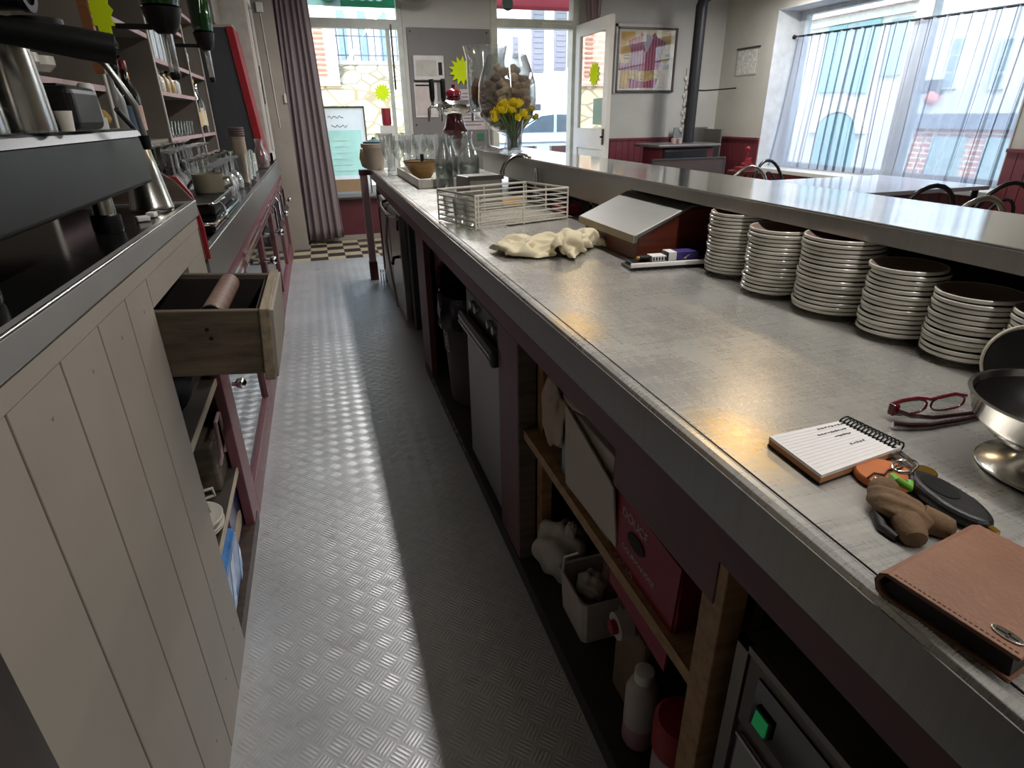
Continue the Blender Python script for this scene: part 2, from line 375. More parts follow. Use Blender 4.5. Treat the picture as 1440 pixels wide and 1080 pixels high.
def text_mesh(name, s, size, mtx, m, parent=None, depth=.0006, align='CENTER'):
    cu = bpy.data.curves.new(name, 'FONT'); cu.body = s; cu.size = size; cu.extrude = depth; cu.align_x = align; cu.align_y = 'CENTER'
    t = bpy.data.objects.new(name, cu); COL.objects.link(t); bpy.context.view_layer.update()
    me = bpy.data.meshes.new_from_object(t.evaluated_get(bpy.context.evaluated_depsgraph_get()))
    bpy.data.objects.remove(t); off = Vector((0, 0, 0)); q = parent
    while q is not None: off += q.location; q = q.parent
    me.transform(Matrix.Translation(-off) @ mtx); me.materials.clear(); me.materials.append(m)
    o = bpy.data.objects.new(name, me); COL.objects.link(o)
    if parent is not None: o.parent = parent
    return o
def frame(x, y, o):      # matrix with local X along x, local Y along y, origin o
    x = Vector(x).normalized(); z = x.cross(Vector(y)).normalized(); y = z.cross(x)
    return Matrix(((x.x, y.x, z.x, o[0]), (x.y, y.y, z.y, o[1]), (x.z, y.z, z.z, o[2]), (0, 0, 0, 1)))
ORD = ['bottom', 'second', 'third', 'fourth', 'fifth', 'sixth', 'seventh', 'eighth', 'ninth', 'tenth', 'eleventh', 'twelfth', 'thirteenth', 'fourteenth', 'fifteenth', 'sixteenth', 'seventeenth', 'eighteenth', 'nineteenth']
# ================================================================ ROOM SHELL
YB, XR, XL, ZC, YF = 7.17, 4.97, -1.0, 2.75, -2.6
struct(MB().box(XL, 5.4, YF, YB+.2, -.08, 0).build('floor', TILE), 'black and cream chequered tile floor')
struct(MB().box(-.40, .62, YF+.02, 6.1, 0.0, .004).build('trim_1', TREAD), 'ribbed aluminium floor plate laid along the aisle behind the bar')
struct(MB().box(XL, 5.4, YF, YB+.2, ZC, ZC+.1).build('ceiling', WHITE))
struct(MB().box(XL-.1, XL, YF, YB+.2, 0, ZC).build('wall_left', SHELFG))
struct(MB().box(XL, 5.4, YF-.1, YF, 0, ZC).build('wall_rear', WALL))
wb = MB()
wb.box(XL, .02, YB, YB+.2, 0, ZC).box(.02, 1.04, YB, YB+.2, 0, .50).box(.02, 3.02, YB, YB+.2, 2.62, ZC)
wb.box(1.04, 2.0, YB, YB+.2, 0, 2.62).box(3.02, 5.4, YB, YB+.2, 0, ZC)
struct(wb.build('wall_back', WALL), 'pale grey end wall with the shop window and glazed door')
wr = MB(); WY0, WY1, WZ0, WZ1 = 3.43, 6.25, .68, 2.29
wr.box(XR, 5.40, YF, WY0, 0, ZC).box(XR, 5.40, WY1, YB, 0, ZC).box(XR, 5.40, WY0, WY1, 0, WZ0).box(XR, 5.40, WY0, WY1, WZ1, ZC)
struct(wr.build('wall_right', WALL_R), 'cream wall with the wide curtained window')
def bead(y0, y1, x, z0, z1, axis, step=.085):
    m = MB(); n = max(1, round((y1-y0)/step)); w = (y1-y0)/n
    for i in range(n):
        a, b = y0+i*w+.003, y0+(i+1)*w-.003
        if axis == 'Y': m.box(x-.016, x, a, b, z0, z1)
        else: m.box(a, b, x-.016, x, z0, z1)
    if axis == 'Y': m.box(x-.011, x, y0, y1, z0, z1)
    else: m.box(y0, y1, x-.011, x, z0, z1)
    return m
struct(bead(YF, WY0, XR, 0, .985, 'Y').box(XR-.03, XR, YF, WY0, .985, 1.01).build('trim_2', MAROON_W), 'dark red boarded dado right of the window')
struct(bead(WY1, YB, XR, 0, .985, 'Y').box(XR-.03, XR, WY1, YB, .985, 1.01).build('trim_3', MAROON_W), 'dark red boarded dado left of the window')
struct(bead(WY0, WY1, XR, 0, .655, 'Y').build('trim_4', MAROON_W), 'dark red boarded dado under the window')
struct(bead(3.06, XR-.02, YB, 0, .985, 'X').box(3.06, XR-.03, YB-.03, YB, .985, 1.01).build('trim_5', MAROON_W), 'dark red boarded dado on the end wall')
struct(MB().box(XL, 1.04, YB-.012, YB, 0, .44).build('trim_6', MAROON), 'dark red panel under the shop window')
struct(MB().box(XL, 1.04, YB-.03, YB, 0, .05).build('baseboard_back', CREAM))
struct(MB().box(-.385, -.215, 6.74, 6.86, 0, ZC).box(-.40, -.20, 6.73, 6.74, 0, ZC).build('trim_7', CREAM), 'cream painted post at the end of the back counter')
# --- window_1: shop window in the end wall
w1 = struct(MB().box(.02, .07, YB+.02, YB+.09, .50, 2.62).box(.99, 1.04, YB+.02, YB+.09, .50, 2.62).box(.0701, .9899, YB+.02, YB+.09, 2.12, 2.205)
    .box(.0701, .9899, YB+.02, YB+.09, .50, .58).box(.0701, .9899, YB+.02, YB+.09, 2.56, 2.62).box(.865, .905, YB+.03, YB+.08, .5801, 2.1199)
    .build('window_1', mat('pale_grey_frame', '#b9bdb4', .45)), 'pale grey framed shop window with narrow side pane')
MB().box(.07, .99, YB+.05, YB+.056, .58, 2.56).build('pane', PANE, w1)
MB().box(.03, 1.03, YB-.10, YB+.02, .475, .505).build('window_sill', mat('grey_sill', '#8d9090', .5), w1)
MB().box(.912, .928, YB+.0, YB+.03, 1.55, 2.16).build('closing_rod', BLACKM, w1)
# --- door_1: doorway with transom, leaf standing open into the room
FR = mat('sage_white_frame', '#c2c4b6', .45)
d1 = struct(MB().box(2.0, 2.07, YB-.01, YB+.12, 0, 2.62).box(2.96, 3.03, YB-.01, YB+.12, 0, 2.62).box(2.0701, 2.9599, YB-.01, YB+.12, 2.16, 2.245)
    .box(2.0701, 2.9599, YB-.01, YB+.12, 2.56, 2.62).build('door_1', FR), 'glazed street door standing open into the room')
MB().box(2.07, 2.96, YB+.05, YB+.056, 2.245, 2.56).build('transom_pane', PANE, d1)
MB().box(2.58, 2.70, YB-.035, YB-.01, 2.195, 2.215).box(2.70, 2.93, YB-.03, YB-.012, 2.20, 2.21).build('closer_arm', WHITE, d1, bevel=.003)
lf = MB(); LX0, LX1, LY0, LY1 = 2.985, 3.03, 6.24, 7.12
a_, b_ = LY0+.1101, LY1-.1101
lf.box(LX0, LX1, LY0, LY0+.11, .02, 2.19).box(LX0, LX1, LY1-.11, LY1, .02, 2.19).box(LX0, LX1, a_, b_, 2.07, 2.19).box(LX0, LX1, a_, b_, .93, 1.14).box(LX0, LX1, a_, b_, .02, .16)
leaf = lf.build('door_leaf', WHITE, d1)
MB().box(3.004, 3.010, LY0+.11, LY1-.11, 1.14, 2.07).build('leaf_glass', glass_mat('door_glass', '#eef4ee', .02, .75, .10), leaf)
MB().box(3.0, 3.014, LY0+.11, LY1-.11, .16, .93).build('lower_panel', WHITE, leaf)
MB().box(2.97, 2.985, LY0+.04, LY0+.07, .98, 1.14).box(2.95, 2.97, LY0+.045, LY0+.065, 1.05, 1.07).build('lock_plate', BLACKM, leaf)
def star(c, ro, ri, n, ux, uy, thick=.004, sq=1.):
    ux, uy = Vector(ux), Vector(uy); nz = ux.cross(uy).normalized()*thick; c = Vector(c); ps = []
    for i in range(2*n):
        a = pi*i/n; r = ro if i % 2 == 0 else ri
        ps.append(c+ux*r*cos(a)*sq+uy*r*sin(a))
    m = MB(); k = 2*n
    if not thick: return m.add([tuple(p) for p in ps]+[tuple(c)], [(k, (i+1) % k, i) for i in range(k)])
    vs = [tuple(p) for p in ps]+[tuple(p+nz) for p in ps]+[tuple(c), tuple(c+nz)]
    fs = [(i, (i+1) % k, k+(i+1) % k, k+i) for i in range(k)]+[(2*k, (i+1) % k, i) for i in range(k)]+[(2*k+1, k+i, k+(i+1) % k) for i in range(k)]
    return m.add(vs, fs)
tag(star((2.996, 6.62, 1.68), .14, .088, 12, (0, 1, 0), (0, 0, 1), 0).build('star_card', LIME), 'lime star card stuck on the glass of the open door', 'card')
tag(MB().box(2.993, 2.997, 6.36, 6.60, 1.18, 1.44).build('notice_sheet', paper_mat('mint_paper', '#c9dfd2')), 'mint sheet taped low on the open door glass', 'notice')
tag(star((.775, YB+.03, 1.527), .098, .062, 14, (1, 0, 0), (0, 0, 1), 0).build('star_card', LIME), 'lime star card stuck on the shop window pane', 'card')
t = thing('hanging_sign', (2.20, YB+.02, 2.36), 'small round dark teal sign hanging in the door transom', 'sign')
MB().lathe([(0, -.006), (.062, -.006), (.062, .006), (0, .006)], (2.20, YB+.02, 2.385), 28, 'Y').build('disc', mat('grey_teal', '#5f7a7a', .5), t)
MB().prism([(2.14+.12*i/10, 2.345-.026*sin(pi*i/10)) for i in range(11)], 'Y', YB+.012, YB+.014).build('dark_band', GREYD, t)
# --- window_2: wide window in the right wall
w2m = MB(); FX0, FX1 = 5.26, 5.34
w2m.box(FX0, FX1, WY0, WY0+.07, WZ0, WZ1).box(FX0, FX1, WY1-.10, WY1, WZ0, WZ1).box(FX0, FX1, WY0+.0701, WY1-.1001, WZ0, WZ0+.07).box(FX0, FX1, WY0+.0701, WY1-.1001, WZ1-.06, WZ1).box(FX0-.02, FX1-.001, 4.60, 4.76, WZ0+.0701, WZ1-.0601)
w2 = struct(w2m.build('window_2', mat('white_window_frame', '#c3c9cc', .4)), 'wide white framed window behind the sheer curtain')
MB().box(5.30, 5.306, WY0+.05, WY1-.05, WZ0+.05, WZ1-.05).build('pane', PANE, w2)
MB().box(4.93, 5.27, WY0+.005, WY1-.005, WZ0-.03, WZ0+.012).build('window_sill', WHITE, w2, bevel=.004)
struct(MB().box(4.965, 5.40, WY1-.012, WY1, WZ0+.012, WZ1).box(4.965, 5.40, WY0, WY0+.012, WZ0+.012, WZ1).box(4.965, 5.40, WY0, WY1, WZ1-.012, WZ1).build('trim_8', mat('white_reveal', '#d0d2d4', .7)), 'white window reveal')
# sheer curtain and rod
rod = thing('curtain_rod', (5.205, 4.83, 2.0), 'thin black rod across the wide window', 'curtain rod')
MB().cyl((5.205, WY0+.02, 1.985), (5.205, WY1-.03, 2.03), .010).build('rod', BLACKM, rod, True)
MB().ball((5.205, WY1-.025, 2.03), .022).ball((5.205, WY0+.03, 1.985), .022).build('finial', BLACKM, rod, True)
def sheer():
    t = NT('sheer_voile'); sp = t.n('ShaderNodeSeparateXYZ'); uv = t.coord('UV'); t.l(uv, sp.inputs[0]); u = sp.outputs[0]
    a = t.math('FRACT', t.math('MULTIPLY', u, 23)); b = t.math('FRACT', t.math('MULTIPLY_ADD', u, 14, .3))
    s1 = t.math('LESS_THAN', a, .12); s2 = t.math('MULTIPLY', t.math('LESS_THAN', b, .07), .7); st = t.math('MAXIMUM', s1, s2)
    tr = t.n('ShaderNodeBsdfTransparent'); tl = t.n('ShaderNodeBsdfTranslucent'); df = t.n('ShaderNodeBsdfDiffuse')
    col = t.mix(st, (.62, .67, .79), (.04, .055, .09)); t.l(col, tl.inputs[0]); t.l(col, df.inputs[0])
    m1 = t.n('ShaderNodeMixShader'); m1.inputs[0].default_value = .5; t.l(tl.outputs[0], m1.inputs[1]); t.l(df.outputs[0], m1.inputs[2])
    m2 = t.n('ShaderNodeMixShader'); t.l(t.math('MULTIPLY_ADD', st, .32, .46), m2.inputs[0]); t.l(tr.outputs[0], m2.inputs[1]); t.l(m1.outputs[0], m2.inputs[2])
    t.l(m2.outputs[0], t.out.inputs[0]); t.t.nodes.remove(t.b); return t.m
def sheet(name, fn, nu, nv, m, parent=None, label=None):
    mb = MB().grid(nu, nv, fn); me = bpy.data.meshes.new(name); off = Vector((0, 0, 0)); q = parent
    while q is not None: off += q.location; q = q.parent
    me.from_pydata([tuple(p-off) for p in mb.v], [], mb.f); uvl = me.uv_layers.new(name='uv')
    for p in me.polygons:
        p.use_smooth = True
        for li in p.loop_indices:
            k = me.loops[li].vertex_index; uvl.data[li].uv = ((k % nu)/(nu-1), (k//nu)/(nv-1))
    me.materials.append(m); o = bpy.data.objects.new(name, me); COL.objects.link(o)
    if parent: o.parent = parent
    return o
def sheer_fn(u, v):
    y0, y1 = WY0+.05, WY1-.05; bunch = max(0, u-.88)/.12
    y = y0+(y1-y0)*(u-.035*bunch*0) + .02*sin(9*u+3*v)*(1-v) + .05*v*bunch*0 + .012*sin(31*u)*(1-v)
    x = 5.205 - .035*sin(2*pi*(23*u+.4*sin(5*u)))*(.35+.65*(1-v)) - .05*(1-v)*(.3+sin(6*u)**2) - bunch*.10*(1-v)
    return (x, y, WZ0+.03+(1.985+.045*u-WZ0-.03)*v)
tag(sheet('sheer_curtain', sheer_fn, 300, 16, sheer()), 'sheer white curtain with thin dark stripes on the wide window', 'curtain')
# mauve curtain by the shop window and the tied one by the door
def drape(x0t, x1t, x0b, x1b, y, z0, z1, folds, amp):
    def fn(u, v):
        a, b = x0b+(x0t-x0b)*v, x1b+(x1t-x1b)*v
        return (a+(b-a)*u+.006*sin(13*u), y+amp*sin(2*pi*folds*u+.8*sin(4*u))*(.6+.4*(1-v))+.01*sin(5*v+9*u), z0+(z1-z0)*v)
    return fn
c = sheet('window_curtain', drape(-.20, .10, -.30, .175, 6.98, .055, 2.72, 6.5, .028), 150, 24, FABRIC)
d = c.modifiers.new('thickness', 'SOLIDIFY'); d.thickness = .004
tag(c, 'mauve grey curtain hanging from ceiling to floor beside the shop window', 'curtain')
c = sheet('door_curtain', drape(3.02, 3.26, 3.10, 3.24, 7.06, 2.18, 2.72, 4.5, .02), 80, 10, mat('pale_mauve_cloth', '#a08e8c', .95, 0, .15, 5, .3, 200, (8, 8, .6)))
d = c.modifiers.new('thickness', 'SOLIDIFY'); d.thickness = .004
tag(c, 'short mauve curtain drawn back above the open door', 'curtain')

# ================================================================ STREET OUTSIDE
struct(MB().box(-20, 40, YB+.2, 40, -.5, -.13).box(5.4, 40, -20, YB+.2, -.5, -.13).build('ground', mat('asphalt', '#9a9a98', .9, 0, .1, 2)), 'pale street paving outside')
STONE = rubble_mat('cream_rubble', '#c9bb9c', '#e2d7be', '#94876c', 3.2)
PLAST = mat('white_render', '#d6d5d4', .9, 0, .06, 1.2)
SHUT = mat('grey_shutter', '#75767c', .7, 0, .06, 3); TEAL = mat('teal_shutter', '#8fb4b6', .7, 0, .06, 3)
t = thing('stone_wall', (1.0, 13.2, -.13), 'cream rubble street wall seen through the shop window', 'wall')
MB().box(-2.5, 3.0, 13.0, 13.4, -.13, 2.2).build('wall', STONE, t)
MB().prism([(-2.5, 1.0), (3.0, 1.0), (3.0, 1.45), (2.0, 1.62), (1.1, 1.85), (.6, 1.86), (.0, 1.9), (-2.5, 1.9)], 'Y', 12.93, 13.0).build('buttress', rubble_mat('pale_rubble', '#d0c19c', '#e2d6b8', '#a08f6e', 2.4), t)
MB().box(-2.5, 3.0, 12.97, 13.42, 2.2, 2.26).build('coping', mat('pale_stone', '#c9c3b5', .9), t)
f = thing('railing', (1.2, 13.2, 2.26), 'dark iron railing on top of the rubble street wall', 'railing')
m = MB().box(.62, 3.0, 13.18, 13.2, 2.36, 2.38).box(.62, 3.0, 13.18, 13.2, 2.68, 2.70)
for i in range(17): m.cyl((.66+i*.14, 13.19, 2.26), (.66+i*.14, 13.19, 2.86), .011, 6)
m.build('bars', mat('iron_blue_grey', '#5d626c', .6), f)
t = thing('brick_pier', (.30, 12.9, -.1), 'orange brick pier with ladder pattern seen past the curtain', 'pier')
MB().box(-.9, .62, 12.86, 12.98, 1.83, 5.2).build('pier', brick_mat('pink_brick', '#d3a78e', '#dcb79f', '#e3d2c0', .30, .10), t)
m = MB()
for i in range(10): m.box(.22+(i % 3)*.01, .40, 12.84, 12.86, 2.0+i*.085, 2.035+i*.085)
m.build('brick_steps', mat('red_brick', '#bd7d68', .9), t)
t = thing('white_house', (0, 19, -.1), 'white house behind the railing, above the rubble wall', 'house')
MB().box(-6, 4.2, 19, 24, -.1, 7.5).build('wall', PLAST, t)
for i in range(5): MB().box(1.0+i*.55, 1.2+i*.55, 18.93, 19.0, 2.6+.1*(i % 2), 3.9).build('window', mat('blue_grey_window', '#7d90a6', .3), t)
t = thing('shuttered_house', (7, 18, -.1), 'white house with tall grey shutters seen through the doorway', 'house')
MB().box(4.4, 10.6, 16.0, 22, -.1, 7.5).build('wall', PLAST, t)
for x0, x1, z0, z1 in ((5.0, 5.14, 2.6, 3.05), (5.5, 5.82, 2.28, 4.4), (6.1, 6.42, 2.33, 4.4), (6.48, 6.78, 2.4, 4.4), (7.6, 7.9, 2.3, 4.4), (8.5, 8.8, 2.3, 4.4)):
    s = MB().box(x0, x1, 15.93, 16.0, z0, z1).build('shutter', SHUT, t, bevel=.01)
    m = MB()
    for k in range(int((z1-z0)/.12)): m.box(x0+.04, x1-.04, 15.915, 15.93, z0+.05+k*.12, z0+.12+k*.12)
    m.build('louvres', SHUT, s)
MB().box(5.35, 5.75, 15.95, 16.0, .9, 1.55).build('window', GREYD, t)
MB().box(4.2, 10.6, 15.6, 16.2, 7.5, 7.7).build('eave', mat('roof_edge', '#a98a70', .9), t)
# parasol with dark valance
t = thing('parasol', (5.1, 9.3, -.13), 'white street parasol with dark lettered valance beyond the door', 'parasol')
MB().lathe([(.02, 2.05), (1.12, 1.62)], (5.1, 9.3, 0), 8, cap=False).build('canopy', mat('white_canvas', '#efefef', .9), t, solid=.01)
MB().lathe([(1.12, 1.62), (1.12, 1.50)], (5.1, 9.3, 0), 8, cap=False).build('valance', mat('slate_canvas', '#6c6878', .9), t, solid=.01)
MB().cyl((5.1, 9.3, -.13), (5.1, 9.3, 2.05), .025).build('pole', WHITE, t)
m = MB()
for k, a in enumerate((195, 225, 250, 280)):
    x, y = 5.1+1.06*cos(rad(a)), 9.3+1.06*sin(rad(a)); m.ball((x, y, 1.56), .10, .02 if 230 < a < 300 else .06, .032, 10, 6)
m.build('lettering', mat('yellow_print', '#e8d978', .8), t)
# parked car
def car():
    t = thing('car', (4.1, 11.2, -.13), 'pale blue and white estate car parked beyond the door', 'car')
    CARP = mat('pale_blue_car', '#bcd3da', .25, 0, .04, 3, coat=.5)
    prof = [(2.2, .22), (2.2, .78), (2.35, .90), (3.25, .98), (3.72, 1.30), (4.0, 1.36), (4.9, 1.34), (5.5, 1.02), (5.7, .95), (5.75, .25)]
    b = MB().prism(prof, 'Y', 10.5, 11.9).build('body', CARP, t, bevel=.06, seg=3)
    MB().prism([(3.40, 1.02), (3.80, 1.27), (4.02, 1.29), (4.02, 1.02)], 'Y', 10.485, 10.5).prism([(4.08, 1.02), (4.08, 1.29), (4.62, 1.28), (4.95, 1.03)], 'Y', 10.485, 10.5).build('side_window', mat('car_glass', '#55646c', .08), t)
    MB().box(2.2, 5.74, 10.47, 10.5, .86, .94).build('side_strip', WHITE, t)
    for x in (2.85, 5.1):
        w = MB().lathe([(0, -.09), (.30, -.09), (.31, -.02), (.31, .09), (0, .09)], (x, 10.58, .17), 24, 'Y').build('wheel', BLACK, t)
        MB().lathe([(0, -.10), (.18, -.095), (.18, -.08), (0, -.08)], (x, 10.58, .17), 18, 'Y').build('hub_cap', SILVER, w)
car()
# terrace furniture just outside the door
tt = mat('terrace_table_top', '#d8d6d6', .6); tb = mat('rust_brown_slats', '#8d6a62', .7)
for k, (x, y) in enumerate(((2.85, 9.1), (3.75, 9.0))):
    t = thing('terrace_table', (x, y, -.13), ('left' if k == 0 else 'right')+' terrace table with brown skirt outside the open door', 'table', 'terrace tables outside the door')
    MB().box(x-.38, x+.38, y-.3, y+.3, .60, .625).build('table_top', tt, t)
    MB().box(x-.34, x+.34, y-.27, y-.25, .66-.16, .60).build('skirt', tb, t)
    for sx in (-1, 1):
        for sy in (-1, 1): MB().cyl((x+sx*.32, y+sy*.25, -.13), (x+sx*.32, y+sy*.25, .60), .018, 8).build('leg', WHITE, t)
for k, (x, y, w) in enumerate(((2.72, 8.22, .34), (3.30, 8.15, .44))):
    t = thing('terrace_chair', (x, y, -.13), ('left' if k == 0 else 'right')+' brown slatted terrace chair back outside the open door', 'chair', 'terrace chairs outside the door')
    MB().box(x-w/2, x+w/2, y-.02, y, .72, .90).build('backrest', tb, t, bevel=.01)
    MB().box(x-w/2, x+w/2, y, y+.4, .33, .36).build('seat', tb, t)
    for sx in (-1, 1):
        MB().box(x+sx*w/2-.015, x+sx*w/2+.015, y-.02, y+.01, -.13, .9).build('leg', WHITE, t)
        MB().box(x+sx*w/2-.015, x+sx*w/2+.015, y+.37, y+.4, -.13, .35).build('leg', WHITE, t)
# green fascia board and red awning seen through the transoms
t = thing('shop_sign', (.7, 7.75, 2.28), 'green and white lettered fascia board above the shop window', 'sign')
MB().box(.30, 1.14, 7.72, 7.75, 2.385, 2.70).build('board', paper_mat('sign_green', '#3f9068', .45), t)
MB().box(-.1, .47, 7.71, 7.72, 2.385, 2.70).build('pale_panel', paper_mat('sign_pale', '#cfe6da', .5), t)
MB().lathe([(0, -.005), (.13, -.005), (.13, .005), (0, .005)], (.33, 7.70, 2.545), 28, 'Y').build('dot', mat('sign_green_dot', '#3a7a55', .5), t)
text_mesh('lettering', 'occo', .20, frame((1, 0, 0), (0, 0, 1), (.74, 7.70, 2.50)), mat('sign_letters', '#cfe6da', .5), t)
t = thing('awning', (2.6, 7.7, 2.4), 'red awning edge above the street door', 'awning')
MB().hexa([(1.6, 7.4, 2.70), (3.4, 7.4, 2.70), (3.4, 8.0, 2.49), (1.6, 8.0, 2.49), (1.6, 7.4, 2.71), (3.4, 7.4, 2.71), (3.4, 8.0, 2.50), (1.6, 8.0, 2.50)]).build('canopy', paper_mat('awning_red', '#d27c82', .5), t)
MB().box(1.6, 3.4, 8.0, 8.01, 2.455, 2.50).build('valance', paper_mat('awning_red_dark', '#cc757c', .5), t)
# buildings across the side street
t = thing('teal_shuttered_house', (13, 11.5, -.3), 'stone house with teal shutters and arched teal door beyond the wide window', 'house')
MB().box(11.0, 16, 9.9, 15.9, -.3, 2.95).build('wall', mat('warm_render', '#dcd6d2', .9, 0, .06, 2), t)
MB().box(10.9, 16, 9.85, 15.9, 2.95, 3.1).build('eave', mat('white_eave', '#e2e6e2', .8), t)
MB().hexa([(10.7, 9.8, 3.1), (16, 9.8, 3.1), (16, 15.9, 3.1), (10.7, 15.9, 3.1), (13, 10.2, 4.6), (16, 10.2, 4.6), (16, 15.9, 4.6), (13, 15.9, 4.6)]).build('roof', brick_mat('roof_tiles', '#d3b5ad', '#c29a94', '#efe4e0', .22, .12, axis='YZ'), t)
for y0, y1, z0, z1 in ((11.55, 12.05, 1.66, 2.93), (10.72, 11.2, 1.62, 2.93)):
    MB().box(10.93, 11.0, y0, y1, z0, z1).build('shutter', TEAL, t, bevel=.01)
MB().box(10.96, 11.0, 11.2, 11.55, 1.66, 2.93).build('window', mat('pale_window', '#aab9bd', .2), t)
MB().box(10.93, 11.0, 10.02, 10.45, 1.9, 2.88).build('shutter', mat('grey_green_shutter', '#9db3b3', .7), t, bevel=.01)
pts = [(10.75, -.3)]+[(11.3+.55*cos(a), .85+.40*sin(a)) for a in [pi-pi*i/12 for i in range(12, -1, -1)]]
pts = [(10.75, -.3)]+[(11.3+.55*cos(pi*i/12+0)*-1, .85+.40*sin(pi*i/12)) for i in range(13)]+[(11.85, -.3)]
MB().prism(pts, 'X', 10.93, 11.0).build('arched_door', TEAL, t)
pts2 = [(11.3-.75*cos(pi*i/16), .85+.58*sin(pi*i/16)) for i in range(17)]+[(11.3+.56*cos(pi*i/16), .85+.42*sin(pi*i/16)) for i in range(17)]
MB().prism(pts2, 'X', 10.9, 11.0).build('arch', mat('pale_arch', '#e6e2da', .9), t)
t = thing('white_shop_house', (13, 7.5, -.3), 'white house with brick shopfront beyond the wide window', 'house')
MB().box(11.0, 16, -8, 9.5, -.3, 5.5).build('wall', PLAST, t)
for y0, y1, z0, z1 in ((8.80, 9.1, 1.62, 2.45), (7.95, 8.2, 1.58, 2.36), (6.3, 6.7, 1.55, 2.4), (4.9, 5.3, 1.55, 2.4)):
    wn = MB().box(10.94, 11.0, y0, y1, z0, z1).build('window', WHITE, t)
    m = MB(); h = (z1-z0-.08)/3
    for k in range(3): m.box(10.93, 10.94, y0+.05, y1-.05, z0+.03+k*(h+.01), z0+.03+k*(h+.01)+h-.02)
    m.build('window_pane', mat('grey_window', '#8fa2a8', .15), wn)
MB().box(10.8, 11.0, -8, 9.4, .97, 1.22).build('shop_fascia', mat('slate_fascia', '#8a9098', .7), t)
MB().box(10.95, 11.0, -8, 9.4, -.3, .97).build('brickwork', brick_mat('shop_brick', '#c98f80', '#d9a898', '#e9ddd4', .28, .09, axis='YZ'), t)
for i in range(6): MB().box(10.9, 10.95, 8.3-i*1.0, 8.95-i*1.0, .1, .85).build('shop_window', mat('shop_glass', '#a9bcbc', .1), t)
MB().box(10.85, 11.0, 9.05, 9.35, 1.55, 1.78).build('lantern', mat('dark_lantern', '#5a5f66', .5), t)
MB().ball((10.88, 9.15, 1.48), .12).build('hanging_basket', mat('pink_flowers', '#c98a86', .9), t)
# ================================================================ LEFT: COFFEE COUNTER
LX = -.356
t = thing('coffee_counter', (-.65, .9, 0), 'cream plank fronted counter with steel edged black top under the espresso machine', 'counter')
m = MB(); gr = [.535, .70, .858, 1.014, 1.165, 1.318]
for a, b in zip(gr[:-1], gr[1:]): m.box(LX-.022, LX, a+.0022, b-.0022, .0, .995)
m.box(LX-.024, LX-.010, .535, 1.318, 0, .995)
pl = m.build('plank_panel', CREAM, t, bevel=.0015)
m = MB()
for a, b in zip(gr[:-1], gr[1:]):
    for z in (.945, .12): m.lathe([(0, 0), (.004, 0), (.003, .0012), (0, .0012)], (LX-.0005, (a+b)/2+.01, z), 8, 'X')
m.build('nail', mat('nail_heads', '#7d766a', .5), pl, label='row of nail heads')
MB().box(LX-.022, LX+.002, .535, 1.935, .995, 1.034).build('top_rail', CREAM, t, bevel=.0015)
MB().box(LX-.03, LX, 1.3185, 1.935, .934, .9945).build('drawer_rail', CREAM, t)
MB().box(LX-.03, LX, 1.70, 1.935, .70, .9335).build('front_board', CREAM, t)
MB().box(-1.0, LX+.01, -1.6, .50, 0, 1.03).build('near_carcass', mat('dark_brown_metal', '#39302b', .5), t)
MB().box(LX-.03, LX+.004, .50, .535, 0, 1.03).build('corner_strip', mat('brown_strip', '#3d342d', .4, .5), t)
for b_ in ((-1.0, LX-.03, .535, .56, 0, 1.03), (-1.0, LX-.03, 1.300, 1.315, 0.05, .73), (-1.0, LX-.03, 1.86, 1.875, .05, .95), (-1.0, -.97, 1.315, 1.86, .05, .73)): MB().box(*b_).build('inner_board', WOODG, t)
MB().box(-.97, LX-.002, 1.315, 1.86, .0045, .05).build('base_board', wood_mat('dark_plank', '#2c211b', '#4d3c31'), t)
for z in (.255, .565):
    s_ = MB().box(-.97, LX-.020, 1.3155, 1.8595, z, z+.015).build('shelf', mat('dark_shelf', '#3a332c', .6), t)
    MB().box(LX-.020, LX-.016, 1.3155, 1.8595, z-.002, z+.016).build('shelf_edge', mat('cream_edge', '#b8ab94', .5), s_, label='cream front edge')
MB().box(-1.0, LX+.004, -1.6, 1.935, 1.034, 1.066).build('countertop', mat('black_stone', '#161616', .13, 0, .25, 30, .05, 60), t)
MB().box(LX+.004, LX+.010, -1.6, 1.94, 1.030, 1.070).box(LX-.01, LX+.008, -1.6, 1.94, 1.066, 1.071).box(-.9, LX+.008, 1.935, 1.942, 1.030, 1.070).build('steel_edge', mat('edge_steel', '#b4b3b0', .38, .6, .06, 5), t, bevel=.002)
MB().tube([(LX+.008, -1.6, 1.0705), (LX+.008, 1.94, 1.0705)], .003, 10).build('highlight_edge', SILVER, t, True)  # polished rod added along the edge to catch a bright highlight
eb = MB().prism([(-.62, .90), (LX+.0, .90), (LX+.0, 1.075), (-.39, 1.125), (-.43, 1.155), (-.62, 1.17)], 'Y', 1.944, 1.956).build('end_board', WOODG, t)
MB().prism([(-.62, .90), (LX+.012, .90), (LX+.012, 1.0), (LX-.0, 1.085), (-.385, 1.135), (-.62, 1.16)], 'Y', 1.957, 1.970).build('red_board', REDP, t)
